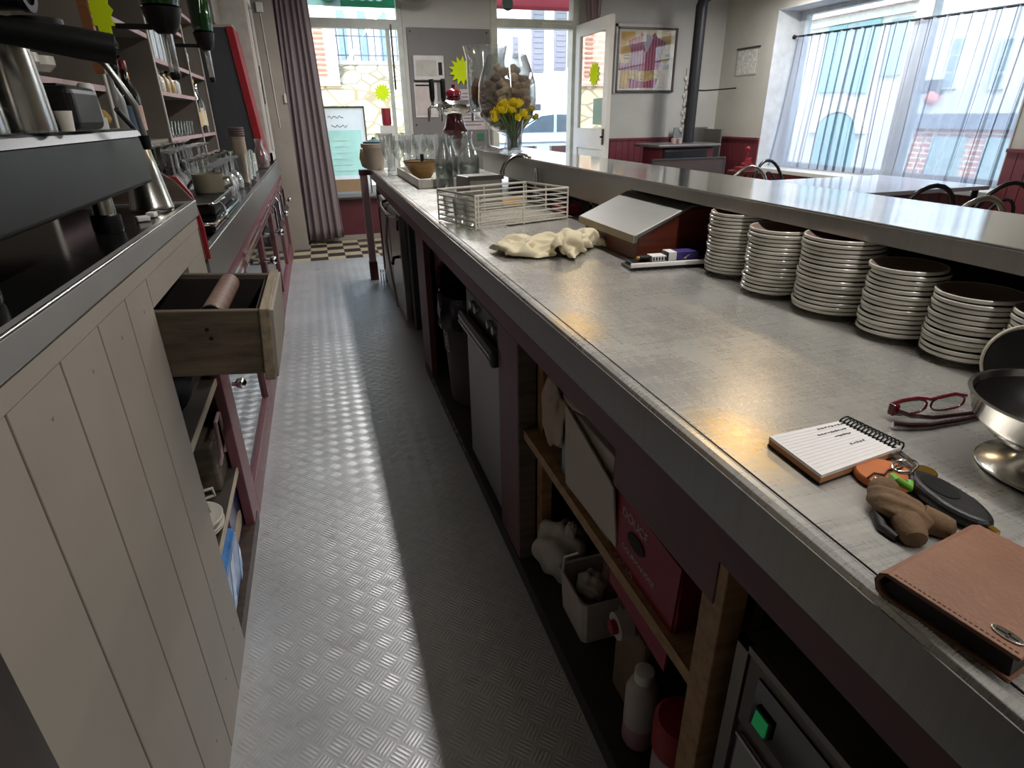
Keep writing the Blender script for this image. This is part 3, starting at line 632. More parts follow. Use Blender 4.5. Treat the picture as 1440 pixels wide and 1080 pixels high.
# knock-out drawer, pulled open and sagging a little
t = thing('knock_out_drawer', (LX, 1.49, .85), 'old wooden coffee knock-out drawer pulled open under the counter', 'drawer')
D = wood_mat('drawer_side', '#30271b', '#5f5240', .7, (2, 14, 14)); DI = mat('coffee_stained_wood', '#1f1712', .8, 0, .3, 20)
MB().box(-.80, -.165, 1.318, 1.336, .780, .925).box(-.80, -.165, 1.652, 1.670, .780, .925).build('side_board', D, t, bevel=.002)
MB().box(-.80, -.165, 1.336, 1.652, .780, .795).box(-.80, -.79, 1.336, 1.652, .795, .915).build('drawer_bottom', DI, t)
MB().box(-.167, -.145, 1.312, 1.690, .765, .930).build('drawer_front', wood_mat('drawer_front_wood', '#5e5241', '#9a8c74', .7, (14, 2, 14)), t, bevel=.003)
MB().box(-.145, -.139, 1.320, 1.682, .770, .925).build('front_facing', CREAM, t)
MB().box(-.79, -.17, 1.336, 1.345, .795, .915).box(-.79, -.17, 1.643, 1.652, .795, .915).box(-.178, -.168, 1.345, 1.643, .795, .915).build('lining', DI, t)
b = MB().cyl((-.265, 1.345, .905), (-.262, 1.643, .905), .024, 20).build('knock_bar', wood_mat('rubber_sleeve', '#5b4034', '#7d6152', .6), t, True)
MB().cyl((-.265, 1.343, .905), (-.265, 1.352, .905), .0255, 20).build('black_collar', BLACK, b)
MB().cyl((-.265, 1.336, .905), (-.265, 1.346, .905), .011, 14).build('end_pin', SILVER, b)
m = MB()
for x, z in ((-.272, .885), (-.266, .865)): m.cyl((x, 1.3172, z), (x, 1.319, z), .0045, 8)
m.build('nail_hole', BLACK, t)
t.rotation_euler = (0, rad(5), 0)
# things on the shelves in the open bay
def cup(parent_name, loc, label, rz=0, group=None):
    t = thing('coffee_cup', loc, label, 'cup', group); t.rotation_euler = (0, 0, 0)
    x, y, z = loc
    MB().lathe([(0, 0), (.02, 0), (.034, .03), (.037, .058), (.034, .058), (.031, .03), (.0, .006)], loc, 20).build('body', CERAM, t, True)
    MB().tube([(x+.033*cos(rz), y+.033*sin(rz), z+.045), (x+.058*cos(rz), y+.058*sin(rz), z+.047), (x+.06*cos(rz), y+.06*sin(rz), z+.022), (x+.03*cos(rz), y+.03*sin(rz), z+.018)], .0045, 8).build('handle', CERAM, t, True)
    return t
def saucer_mesh():
    return MB().lathe([(0, .004), (.028, .004), (.031, 0), (.036, 0), (.037, .004), (.058, .0075), (.0745, .0125), (.0765, .0135), (.0768, .0180), (.0755, .0192), (.073, .0185)], (0, 0, 0), 40, cap=False), \
           MB().lathe([(.073, .0185), (.057, .0115), (.035, .0072), (0, .0068)], (0, 0, 0), 40, cap=False)
a, b = saucer_mesh()
SAU = thing('saucer', (-.448, 1.475, .2705), 'bottom white saucer under the cups on the lower shelf', 'saucer', 'saucers under the shelf cups')
sm = a.xf; m1 = MB(Matrix.Translation(SAU.location)); m1.add([tuple(v) for v in a.v], a.f); m1.build('rim', CERAM, SAU, True)
m2 = MB(Matrix.Translation(SAU.location)); m2.add([tuple(v) for v in b.v], b.f); m2.build('well', CERAM, SAU, True)
for k, w in enumerate(('second', 'third', 'topmost')):
    copy_tree(SAU, (-.448+.003*(-1)**k, 1.475, .2705+.0095*(k+1)), 0, w+' white saucer under the cups on the lower shelf')
cup('a', (-.448, 1.475, .3185), 'white coffee cup standing on the saucer stack on the lower shelf', -.3)
cup('b', (-.47, 1.60, .2705), 'white coffee cup behind the saucer stack on the lower shelf', .2)
t = thing('storage_tin', (-.46, 1.72, .2705), 'beige box with a wire loop handle on the lower shelf', 'box')
MB().box(-.56, -.40, 1.66, 1.83, .2705, .42).build('body', WOODG, t, bevel=.008)
MB().tube([(-.398, 1.70, .34), (-.388, 1.70, .37), (-.388, 1.72, .47), (-.388, 1.79, .47), (-.388, 1.80, .36), (-.398, 1.80, .33)], .006, 8).build('handle', PINKL, t, True)
t = thing('folded_sack', (-.47, 1.55, .5805), 'dark folded sack on the upper shelf under the drawer', 'sack')
MB().ball((-.50, 1.60, .64), .11, .2, .06, 18, 10, .12, 3).build('sack', mat('black_cloth', '#1a1b20', .9), t, True, sub=1)
t = thing('blue_folder', (-.40, 1.45, .5805), 'blue card folder leaning on the upper shelf edge', 'folder')
MB().box(-.48, -.39, 1.36, 1.375, .5805, .70).build('cover', mat('blue_card', '#33508a', .5), t)
t = thing('snack_packet', (-.40, 1.74, .05), 'dark blue packet with a cream badge on the base board', 'packet')
MB().box(-.52, -.392, 1.60, 1.80, .0505, .235).build('packet', mat('navy_foil', '#141c4c', .3, .2), t, bevel=.015)
MB().prism([(1.63, .10), (1.66, .085), (1.74, .085), (1.77, .10), (1.77, .125), (1.74, .135), (1.66, .135), (1.63, .12)], 'X', -.392, -.390).build('badge', mat('badge_cream', '#b9a184', .5), t)
t = thing('napkin_pack', (-.385, 1.45, .05), 'light blue plastic wrapped pack on the base board', 'packet')
MB().box(-.50, -.372, 1.335, 1.585, .0505, .20).build('pack', mat('blue_plastic', '#4f86c6', .25, 0, .35, 12, .5, 20), t, bevel=.02, seg=3)
m = MB().add([(-.371, 1.36, .07), (-.371, 1.43, .18), (-.371, 1.48, .18), (-.371, 1.40, .07)], [(0, 1, 2, 3)]).add([(-.371, 1.50, .06), (-.371, 1.56, .15), (-.371, 1.57, .12), (-.371, 1.53, .06)], [(0, 1, 2, 3)])
m.build('pale_stripe', mat('pale_blue_plastic', '#b3cbe6', .3), t)

# ---------------------------------------------------------------- espresso machine
t = thing('espresso_machine', (-.62, .95, 1.066), 'black espresso machine with dark grey drip tray front on the coffee counter', 'espresso machine')
MB().prism([(-.88, 1.146), (-.385, 1.146), (-.378, 1.152), (-.380, 1.246), (-.388, 1.257), (-.398, 1.262), (-.88, 1.262)], 'Y', .15, 1.66).build('tray_housing', mat('graphite_panel', '#17181b', .4, .1, .06, 3), t, bevel=.003)
MB().prism([(-.395, 1.2595), (-.385, 1.2565), (-.3795, 1.247), (-.377, 1.248), (-.384, 1.2605), (-.395, 1.264)], 'Y', .15, 1.66).build('highlight_strip', mat('highlight_grey', '#5c5e60', .35, .5), t)  # lighter strip standing in for the highlight on the rounded edge
MB().box(-.80, -.40, .2, 1.6, 1.262, 1.266).build('drip_grille', mat('dark_grille', '#1e1e20', .3, .6), t)
MB().box(-.88, -.62, .15, 1.55, 1.262, 1.50).build('back_panel', mat('dark_back', '#26272a', .4, .3), t)
MB().prism([(-.92, 1.47), (-.47, 1.44), (-.40, 1.48), (-.38, 1.60), (-.5, 1.78), (-.92, 1.78)], 'Y', .15, 1.05).build('upper_body', BLACKM, t, bevel=.02, seg=3)
MB().box(-.70, -.55, 1.10, 1.5, 1.47, 1.56).build('cup_rail', BLACKM, t, bevel=.01)
MB().lathe([(0, 0), (.030, 0), (.030, .10), (.027, .185), (0, .185)], (-.50, .99, 1.432), 24, 'X').build('group_head', BLACKM, t, True)
MB().lathe([(.021, 0), (.029, 0), (.029, .008), (.021, .008)], (-.318, .99, 1.432), 28, 'X', False).build('group_ring', mat('dark_chrome', '#5a5a5c', .2, .9), t, True)
MB().lathe([(0, .0), (.030, .0), (.032, .006), (.032, .022), (0, .024)], (-.345, 1.10, 1.388), 22).build('knob', BLACK, t, True)
ph = MB().tube([(-.42, .96, 1.392), (-.36, .972, 1.385), (-.32, .980, 1.379), (-.27, .990, 1.371), (-.232, .998, 1.365)], [.012, .0155, .0165, .0185, .018], 20).build('portafilter_handle', BLACK, t, True)
MB().tube([(-.2325, .998, 1.365), (-.229, .999, 1.3645)], [.013, .009], 20).build('end_cap', BLACKG, ph, True)
for y in (1.47, .9, .3):
    ft = MB().lathe([(.022, .036), (.020, .08)], (-.44, y, 1.066), 20).build('foot', SILVER, t, True)
    MB().lathe([(.026, 0), (.028, .006), (.028, .034), (.022, .037), (0, .037)], (-.44, y, 1.066), 20).build('foot_pad', BLACK, ft, True)
for x, y in ((-.8, 1.47), (-.8, .3)): MB().lathe([(.026, 0), (.028, .03), (.02, .08)], (x, y, 1.066), 14).build('foot', BLACK, t, True)
MB().tube([(-.60, 1.46, 1.46), (-.43, 1.485, 1.425), (-.375, 1.50, 1.385), (-.356, 1.50, 1.345), (-.340, 1.50, 1.31), (-.336, 1.50, 1.245)], .0065, 12).build('steam_wand', mat('wand_grey', '#8c8c8a', .3, .8), t, True)
MB().tube([(-.337, 1.50, 1.252), (-.336, 1.50, 1.225)], [.011, .008], 12).build('wand_tip', BLACK, t, True)
# jugs and small things on the tray
def jug(loc, r, h, label, name='milk_jug', grp='steel jugs on the drip tray'):
    t = thing(name, loc, label, 'jug', grp)
    MB().lathe([(0, 0), (r, 0), (r*1.02, .006), (r*.96, h*.55), (r*.86, h), (r*.82, h), (r*.92, h*.5), (r*.9, .01), (0, .01)], loc, 32).build('body', SILVER, t, True)
    x, y, z = loc
    MB().tube([(x-r*.4, y+r*.8, z+h*.9), (x-r*.7, y+r*1.7, z+h*.85), (x-r*.7, y+r*1.7, z+h*.3), (x-r*.4, y+r*.85, z+h*.25)], .005, 8).build('handle', SILVER, t, True)
jug((-.425, 1.02, 1.266), .036, .115, 'nearer polished steel milk jug on the drip tray')
jug((-.405, 1.13, 1.266), .036, .118, 'farther polished steel milk jug beside the black bin')
t = thing('grounds_box', (-.38, 1.28, 1.266), 'small black box standing on the drip tray', 'box')
MB().box(-.45, -.368, 1.235, 1.38, 1.2665, 1.335).build('body', BLACK, t, bevel=.012, seg=3)
MB().box(-.43, -.39, 1.25, 1.36, 1.335, 1.338).build('lid', BLACKG, t)
t = thing('measuring_cone', (-.41, 1.42, 1.266), 'pale tapering cup beside the small black box', 'cup')
MB().lathe([(0, 0), (.022, 0), (.022, .02), (.017, .022), (.014, .075), (.010, .08), (0, .08)], (-.40, 1.43, 1.266), 18).build('body', mat('pale_grey_plastic', '#b3b1ac', .4), t, True)
t = thing('white_scoop', (-.375, 1.18, 1.266), 'tiny white cup in front of the small black box', 'cup')
MB().lathe([(0, 0), (.010, 0), (.013, .03), (.011, .03), (0, .004)], (-.378, 1.205, 1.266), 14).build('body', CERAM, t, True)
t = thing('cloth_wad', (-.41, 1.52, 1.266), 'mustard cloth wad near the end of the drip tray', 'cloth')
MB().ball((-.415, 1.52, 1.284), .022, .028, .018, 12, 8, .2, 5).build('wad', mat('mustard_cloth', '#8d6f2a', .9), t, True, sub=1)
t = thing('cocktail_shaker', (-.425, 1.80, 1.067), 'tall tapering steel can at the end of the coffee counter', 'shaker')
MB().lathe([(0, 0), (.050, 0), (.052, .004), (.052, .010), (.050, .014), (.040, .08), (.0245, .165), (.0225, .168), (.020, .165), (.03, .08), (0, .02)], (-.427, 1.80, 1.0665), 36).build('body', SILVER, t, True)
t = thing('steam_hose', (-.41, 1.79, 1.066), 'dark grey hose end resting in the steel can', 'hose')
MB().tube([(-.415, 1.80, 1.20), (-.413, 1.795, 1.245), (-.42, 1.77, 1.27), (-.43, 1.72, 1.305)], .006, 10).build('hose', mat('hose_grey', '#3a3b42', .4), t, True)
for k, (x, y) in enumerate(((-.405, 1.60), (-.40, 1.665))):
    t = thing('sugar_sachet', (x, y, 1.067), ('nearer' if k == 0 else 'farther')+' pale paper sachet lying by the machine foot', 'sachet', 'sachets by the machine foot')
    MB(Matrix.Translation((x, y, 1.067)) @ Matrix.Rotation(.5+k, 4, 'Z')).box(-.014, .014, -.010, .010, 0, .012).build('sachet', PAPER, t, bevel=.003)

# ================================================================ LEFT: WALL SHELVES
SX = -.75
t = thing('wall_shelving', (-.87, 4.2, .91), 'tall grey shelving with pale edged uprights on the left wall', 'shelves')
ups = [2.05, 2.93, 3.90, 4.98, 5.62]
for y in ups:
    u = MB().box(XL, SX, y, y+.025, .93, ZC).build('upright', SHELFG, t)
    MB().box(SX, SX+.006, y-.002, y+.027, .93, ZC).build('edge_strip', mat('pale_edge', '#b3aca2', .5), u)
MB().box(XL, XL+.012, 2.05, 5.645, .93, ZC).build('back_board', SHELFG, t)
for a, b in zip(ups[:-1], ups[1:]):
    for z in {2.05: (1.19, 1.405, 1.95), 2.93: (1.685, 1.95), 3.90: (1.19, 1.425, 1.585, 1.80, 2.1), 4.98: (1.19, 1.58, 1.95)}[a]:
        s = MB().box(XL+.012, SX-.01, a+.025, b, z-.018, z).build('shelf', SHELFG, t)
        MB().box(SX-.01, SX, a+.025, b, z-.020, z+.001).build('shelf_edge', PINKL, s)
MB().box(XL+.012, SX-.012, 2.955, 3.90, 1.172, 1.19).build('shelf', SHELFG, t)
t = thing('oak_post', (-.66, 2.6, 1.07), 'orange brown wooden batten standing left of the lime card', 'batten')
MB().box(-.685, -.655, 2.60, 2.63, 1.43, ZC).build('batten', wood_mat('oak', '#6e4322', '#8d5c34'), t)
tag(star((-.625, 2.62, 1.62), .09, .066, 12, (1, 0, 0), (0, 0, 1), .004, .42).build('star_card', LIME), 'lime star card beside the wooden batten above the espresso machine', 'card')
# bottles
def bottle(loc, h, r, m, label, cap=None, lab=None, liquid=None, grp=None):
    t = thing('bottle', loc, label, 'bottle', grp)
    MB().lathe([(0, 0), (r*.9, 0), (r, .006), (r, h*.56), (r*.92, h*.62), (r*.40, h*.76), (r*.34, h*.80), (r*.34, h*.95), (r*.40, h*.955), (r*.40, h*.98), (r*.3, h*.98), (0, h*.97)], loc, 24).build('glass', m, t, True)
    if liquid: MB().lathe([(0, .006), (r*.88, .006), (r*.9, h*.54), (r*.3, h*.76), (r*.28, h*.8), (0, h*.8)], loc, 20).build('liquid', liquid, t, True)
    if lab: MB().lathe([(r+.0012, h*.14), (r+.0012, h*.46)], loc, 24, cap=False).build('paper_label', lab, t, True)
    if cap: MB().lathe([(0, h*.90), (r*.46, h*.90), (r*.46, h*1.0), (r*.4, h*1.01), (0, h*1.01)], loc, 18).build('cap', cap, t, True)
    return t
DG = mat('dark_bottle_glass', '#12100f', .08, 0, .2, 5); LBL = mat('cream_label', '#c9bda4', .7); LBLB = mat('blue_label', '#4d6078', .6)
bottle((-.80, 3.47, 1.1905), .34, .042, DG, 'dark bottle with red cap and cream label on the left shelf', REDP, mat('pink_label', '#c9a090', .6))
bottle((-.80, 3.33, 1.1905), .33, .044, DG, 'dark bottle with blue grey label left of the red capped bottle', BLACK, LBLB)
bottle((-.83, 3.60, 1.1905), .30, .040, DG, 'dark bottle behind the red capped bottle', GOLD, LBL)
bottle((-.80, 3.22, 1.1905), .30, .036, mat('grey_bottle', '#8b8a86', .3), 'pale grey bottle beside the bottle with blue grey label', WHITE)
BRN = glass_mat('amber_glass', '#7a4416', .05, .4, .06)
bottle((-.80, 5.30, 1.1925), .37, .045, BRN, 'amber glass bottle with patterned label on the farthest shelf bay', GOLD, LBL, mat('amber_liquid', '#6a3a1a', .2))
bottle((-.80, 5.42, 1.1925), .33, .042, mat('silver_label_bottle', '#8f8d92', .3), 'grey bottle right of the amber bottle', CHROME, LBL)
bottle((-.80, 5.18, 1.1925), .30, .040, BRN, 'short amber bottle left of the amber glass bottle', BLACK, mat('yellow_label', '#c9a860', .6), mat('amber_liquid', '#6a3a1a'))
# small glasses / bottles on the shelf bays between the second and third uprights
def tumbler(name, loc, r, h, label, grp, up=True, m=GLASS):
    t = thing(name, loc, label, 'glass', grp)
    MB().lathe([(0, .004), (r*.72, .0), (r*.76, .002), (r, h), (r*.93, h), (r*.68, .012), (0, .010)], loc, 20).build('bowl', m, t, True)
    return t
def copyrow(proto, pts, fmt, grp):
    for k, p in enumerate(pts):
        if k == 0: proto['label'] = fmt(0); proto.location = p; proto['group'] = grp
        else: copy_tree(proto, p, 0, fmt(k), grp)
NTH = ['nearest', 'second', 'third', 'fourth', 'fifth', 'sixth', 'seventh', 'eighth', 'ninth', 'tenth', 'eleventh', 'twelfth', 'thirteenth', 'fourteenth', 'fifteenth', 'sixteenth', 'seventeenth', 'eighteenth', 'nineteenth', 'twentieth']
def real_glass(name, hexc, rough):
    t = NT(name); t.b.inputs['Base Color'].default_value = (*srgb(hexc), 1); t.b.inputs['Transmission Weight'].default_value = 1
    t.b.inputs['Roughness'].default_value = rough; t.b.inputs['IOR'].default_value = 1.45; MATS[name] = t.m; return t.m
FROST = glass_mat('frosted_shot_glass', '#dfe3e0', .25, .9, .25)
g = tumbler('shot_glass', (0, 0, 0), .026, .085, '', '', m=real_glass('shot_glass_clear', '#fafcfa', .03))
copyrow(g, [(-.79, 4.02+.095*i, 1.1905) for i in range(9)], lambda k: NTH[k]+' shot glass in the front row on the lowest shelf of the middle bay', 'front row of shot glasses on the shelf')
g = tumbler('shot_glass', (0, 0, 0), .024, .07, '', '', m=FROST)
copyrow(g, [(-.87, 4.05+.10*i, 1.1905) for i in range(8)], lambda k: NTH[k]+' shot glass in the back row on the lowest shelf of the middle bay', 'back row of shot glasses on the shelf')
lq = [mat('white_print', '#d6d1c6', .4), mat('white_print', '#d6d1c6'), mat('gold_drink', '#b08a3a', .3), mat('gold_drink', '#b08a3a'), mat('white_print', '#d6d1c6')]
cl = ['white', 'milky', 'gold', 'amber', 'pale']
for i in range(5):
    bottle((-.80, 4.03+.15*i, 1.4255), .125, .036, GLASS, f'{cl[i]} miniature bottle, {NTH[i]} from the camera on the second shelf of the middle bay', BLACK if i == 3 else None, None, lq[i], 'miniature bottles on the second shelf')
for i in range(3):
    t = thing('patterned_tumbler', (-.79, 4.05+.13*i, 1.5855), NTH[i]+' tall patterned tumbler on the third shelf of the middle bay', 'glass', 'patterned tumblers on the third shelf')
    MB().lathe([(0, 0), (.045, 0), (.05, .15), (.046, .15), (.042, .01), (0, .01)], (-.79, 4.05+.13*i, 1.5855), 20).build('bowl', FROST, t, True)
for i, y in enumerate((3.05, 3.17, 3.29)):
    t = thing('stem_glass', (-.80, y, 1.6855), NTH[i]+' small stemmed glass on the shelf above the dark bottles', 'glass', 'small stemmed glasses above the dark bottles')
    MB().lathe([(0, 0), (.03, 0), (.03, .003), (.004, .008), (.004, .05), (.03, .075), (.033, .13), (.030, .13), (.027, .08), (0, .06)], (-.80, y, 1.6855), 18).build('bowl', FROST, t, True)
for i, y in enumerate((2.35, 2.48)):
    t = thing('plate', (-.84, y, 1.4255+.0*i), ('nearer' if i == 0 else 'farther')+' small white dish stack on the shelf behind the espresso machine', 'dish', 'dishes behind the espresso machine')
    MB().lathe([(0, 0), (.05, 0), (.07, .02), (.07, .045), (.05, .03), (0, .03)], (-.83, y, 1.4255), 20).build('dish', CERAM, t, True)
for i, y in enumerate((5.10, 5.22)):
    t = thing('stem_glass', (-.80, y, 1.5805), ('nearer' if i == 0 else 'farther')+' stemmed glass on the farthest bay above the amber bottle', 'glass', 'stemmed glasses in the farthest bay')
    MB().lathe([(0, 0), (.03, 0), (.03, .003), (.004, .008), (.004, .05), (.03, .075), (.033, .13), (.030, .13), (.027, .08), (0, .06)], (-.80, y, 1.5805), 18).build('bowl', FROST, t, True)
# inverted bottles in optics
GL3 = real_glass('solid_glass', '#fafcfa', .015)
GL4 = glass_mat('brightened_glass', '#f8faf8', .05, 1.0, .06, .22)  # pale haze turned up to brighten the crowd of glasses
GB = glass_mat('green_bottle_glass', '#14401c', .06, .35, .10)
def optic(loc, r, label):
    x, y, z = loc; t = thing('optic_bottle', loc, label, 'bottle', 'upside-down bottles on the shelving')
    MB().lathe([(r*.28, 0), (r*.3, .05), (r*.95, .06), (r, .10), (r, .52), (r*.9, .54), (0, .54)], loc, 28).build('bottle', mat('deep_green_bottle', '#123a1a', .06, 0, .3, 5, coat=.4), t, True)
    MB().lathe([(0, -.045), (r*.45, -.045), (r*.75, -.02), (r*.93, .02), (r*1.02, .05), (r*.9, .055), (0, .055)], loc, 24).build('black_collar', BLACK, t, True)
    MB().lathe([(r*.20, -.20), (r*.26, -.19), (r*.30, -.045), (r*.2, -.045)], loc, 20).build('measure', FROST, t, True)
    MB().lathe([(0, -.225), (r*.22, -.225), (r*.30, -.205), (r*.28, -.195), (0, -.195)], loc, 18).build('nozzle', BLACK, t, True)
    MB().box(SX+.006, x, y-.012, y+.012, z-.03, z-.01).build('bracket', BLACKM, t)
    return t
optic((-.555, 3.30, 1.67), .078, 'large upside-down green bottle in an optic, nearer on the shelving')
optic((-.565, 4.60, 1.72), .060, 'upside-down green bottle in a black optic, farther along the shelving')
# grey sloping fronted cabinet with red edge, glazed cabinet behind it
t = thing('grey_cabinet', (-.75, 5.95, .91), 'dark grey cabinet with sloping red front edge on the back counter', 'cabinet')
MB().prism([(XL+.01, .935), (-.455, .935), (-.535, 1.93), (XL+.01, 1.93)], 'Y', 5.70, 6.05).build('side', GREYD, t)
MB().hexa([(-.455, 5.69, .935), (-.40, 5.69, .935), (-.40, 6.06, .935), (-.455, 6.06, .935), (-.535, 5.69, 1.935), (-.485, 5.69, 1.935), (-.485, 6.06, 1.935), (-.535, 6.06, 1.935)]).build('front_edge', REDP, t)
MB().box(XL+.01, -.49, 5.70, 6.05, 1.93, 1.95).build('top', mat('pale_top', '#9c958b', .6), t)
MB().box(XL+.01, -.60, 5.645, 6.10, 1.95, ZC).build('boxing', SHELFG, t)
t = thing('glazed_cabinet', (-.6, 6.35, .91), 'narrow white framed glazed cabinet beyond the grey cabinet', 'cabinet')
MB().box(-.9, -.40, 6.12, 6.66, .93, 2.25).build('carcass', mat('white_lacquer_dim', '#a9a59c', .5), t)
dr = MB().box(-.40, -.38, 6.12, 6.17, .93, 2.25).box(-.40, -.38, 6.61, 6.66, .93, 2.25).box(-.40, -.38, 6.12, 6.66, 2.18, 2.25).box(-.40, -.38, 6.12, 6.66, .93, 1.0).build('door', WHITE, t)
MB().box(-.398, -.39, 6.17, 6.61, 1.0, 2.18).build('pane', mat('dim_pane', '#6f6a62', .1), dr)
MB().box(-.375, -.365, 6.19, 6.205, 1.4, 1.7).box(-.38, -.365, 6.18, 6.215, 1.54, 1.56).build('handle', CHROME, dr)
t = thing('thermostat', (-.36, 6.735, 2.2), 'small white switch box with cable on the cream post', 'switch')
MB().box(-.345, -.285, 6.70, 6.729, 2.17, 2.25).build('box', WHITE, t, bevel=.006)
MB().cyl((-.315, 6.725, 2.17), (-.30, 6.725, 1.2), .004, 6).build('cable', WHITE, t)
MB().box(-.22, -.2, 6.71, 6.729, 1.42, 1.50).build('latch', WHITE, t)

# ================================================================ LEFT: LOW BACK COUNTER
t = thing('back_counter', (-.68, 4.2, 0), 'low steel edged back counter with red framed glass doors', 'counter')
BX = -.36
MB().box(XL, BX, 1.972, 6.58, .885, .910).build('worktop', mat('dark_worktop', '#3e3e40', .25, .3, .15, 8), t)
MB().tube([(BX+.004, 1.972, .9155), (BX+.004, 6.58, .9155)], .003, 10).build('highlight_edge', SILVER, t, True)  # added rod that draws a highlight along this edge
MB().box(BX-.01, BX+.006, 1.972, 6.58, .79, .912).box(BX-.02, BX+.006, 1.972, 6.58, .908, .916).build('steel_edge', mat('counter_steel', '#8f8e8c', .35, .6, .06, 5), t, bevel=.002)
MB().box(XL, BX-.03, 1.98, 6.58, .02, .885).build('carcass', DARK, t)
MB().box(BX-.03, BX-.002, 1.88, 6.58, .74, .79).build('red_rail', PINK, t)
n = 5; w = (6.55-1.79)/n
for i in range(n):
    y0, y1 = 1.79+i*w, 1.79+(i+1)*w
    dm = MB(); sw = .13 if i == 0 else .05
    zt = .62 if i == 0 else .735
    dm.box(BX-.03, BX, y0, y0+sw, .005, zt).box(BX-.03, BX, y1-.05, y1-.004, .005, .735).box(BX-.03, BX, y0+sw, y1-.05, .005, .11)
    if i: dm.box(BX-.03, BX, y0+sw, y1-.05, .68, .735)
    else: dm.box(BX-.03, BX, y0+sw, y1-.05, .68, .735)
    dd = dm.build('door_frame', PINK, t, bevel=.003)
    MB().box(BX-.022, BX-.015, y0+sw, y1-.05, .11, .68).build('glass', mat('dark_mirror_glass', '#3d4148', .04, .6), dd)
    MB().box(BX, BX+.006, y0+.07, y1-.06, .70, .716).box(BX-.0, BX+.006, y0+.07, y1-.06, .735, .750).build('chrome_strip', CHROME, dd)
    if i == 0: MB().cyl((BX, 1.93, .50), (BX+.02, 1.93, .50), .008, 10).ball((BX+.028, 1.93, .50), .018).build('knob', CHROME, dd, True)
    hd = MB().cyl((BX, y1-.10, .55), (BX+.04, y1-.10, .55), .010, 12).ball((BX+.05, y1-.10, .55), .022).build('handle', CHROME, dd, True)
# bottle openers and keys hanging at the far cabinets
for k in range(4):
    y = 4.6+k*.45; t = thing('corkscrew', (BX+.03, y, .6), NTH[k]+' chrome corkscrew hanging on the red cabinet front', 'corkscrew', 'corkscrews on the cabinet front')
    MB().tube([(BX+.012, y, .73), (BX+.03, y, .70), (BX+.03, y, .56)], .008, 8).build('shaft', CHROME, t, True)
    MB().lathe([(.018, -.006), (.028, -.006), (.028, .006), (.018, .006)], (BX+.03, y, .54), 18, 'Y').build('ring', CHROME, t, True)
# coffee grinder/till block and mug
t = thing('black_grinder', (-.46, 2.55, .912), 'low black two tier machine with chrome trims on the back counter', 'machine')
MB().box(-.62, -.368, 2.30, 3.08, .918, .950).build('lower_tier', BLACKG, t, bevel=.010, seg=3)
MB().tube([(-.62, 2.297, .951), (-.39, 2.297, .951), (-.369, 2.32, .949), (-.365, 2.60, .945)], .006, 8).build('chrome_trim', CHROME, t, True)
MB().box(-.62, -.392, 2.52, 3.08, .950, .996).build('upper_tier', BLACK, t, bevel=.010, seg=3)
MB().tube([(-.62, 2.517, .992), (-.41, 2.517, .992), (-.393, 2.54, .990), (-.390, 2.8, .985)], .005, 8).build('chrome_trim', CHROME, t, True)
MB().tube([(-.392, 2.66, .985), (-.372, 2.62, .97), (-.362, 2.58, .93)], .005, 8).build('hose', mat('grey_hose', '#77777a', .3), t, True)
t = thing('mug', (-.455, 2.93, .9962), 'olive grey mug standing on the low black machine', 'mug')
MB().lathe([(0, 0), (.058, 0), (.062, .008), (.063, .075), (.058, .075), (.056, .01), (0, .01)], (-.455, 2.93, .9962), 28).build('body', mat('olive_glaze', '#8b8671', .35, 0, .08, 6), t, True)
MB().tube([(-.40, 2.92, 1.052), (-.368, 2.91, 1.056), (-.362, 2.91, 1.026), (-.398, 2.92, 1.014)], .0075, 10).build('handle', mat('olive_glaze', '#8b8671'), t, True)
t = thing('red_canister', (-.56, 2.2, .91), 'red canister standing behind the end board of the coffee counter', 'canister')
MB().lathe([(0, 0), (.045, 0), (.045, .13), (.03, .16), (0, .16)], (-.50, 2.16, .916), 22).build('body', REDP, t, True)
MB().lathe([(0, .16), (.032, .16), (.032, .185), (0, .185)], (-.50, 2.16, .916), 18).build('lid', WHITE, t, True)
# glass crowd
def stemmed(h=.16, r=.036):
    return [(0, 0), (r*.9, 0), (r*.9, .003), (.006, .010), (.0045, h*.42), (r*.7, h*.55), (r, h*.75), (r*.88, h), (r*.82, h), (r*.93, h*.75), (r*.62, h*.56), (0, h*.48)]
def upended(h=.15, r=.036):
    return [(r*.92, 0), (r, h*.25), (r*.7, h*.45), (.005, h*.56), (.004, h*.92), (r*.85, h*.975), (r*.9, h), (0, h)]
def glass_proto(name, prof, label='', grp='', m=GLASS, seg=20):
    t = thing(name, (0, 0, 0), label, 'glass', grp); MB().lathe(prof, (0, 0, 0), seg, cap=False).build('bowl', m, t, True); return t
GL2 = glass_mat('bright_glass', '#f8faf8', .05, .95, .03, .05)
random.seed(3)
rows = [(-.47, 'front', 9), (-.56, 'second', 10), (-.65, 'third', 10), (-.74, 'back', 10)]
for k, (x, nm, n) in enumerate(rows):
    g = glass_proto('wine_glass', upended((.17, .20, .24, .26)[k], .040), m=GL4 if k % 2 == 0 else GL3)
    pts = [(x+random.uniform(-.012, .012), 3.18+.04*k+.105*i, .9165) for i in range(n)]
    copyrow(g, pts, lambda i, nm=nm: f'{NTH[i]} upside-down wine glass in the {nm} row on the back counter', f'{nm} row of upside-down wine glasses on the back counter')
for k, (x, nm, n) in enumerate([(-.43, 'aisle side', 6), (-.53, 'wall side', 6)]):
    g = glass_proto('beer_glass', [(0, .006), (.028, 0), (.030, .004), (.036, .18), (.033, .18), (.026, .02), (0, .016)], m=GL3)
    copyrow(g, [(x-.02*(i % 2), 4.02+.11*i, .9165) for i in range(n)], lambda i, nm=nm: f'{NTH[i]} tall beer glass in the {nm} row beyond the wine glasses', f'{nm} row of tall beer glasses')
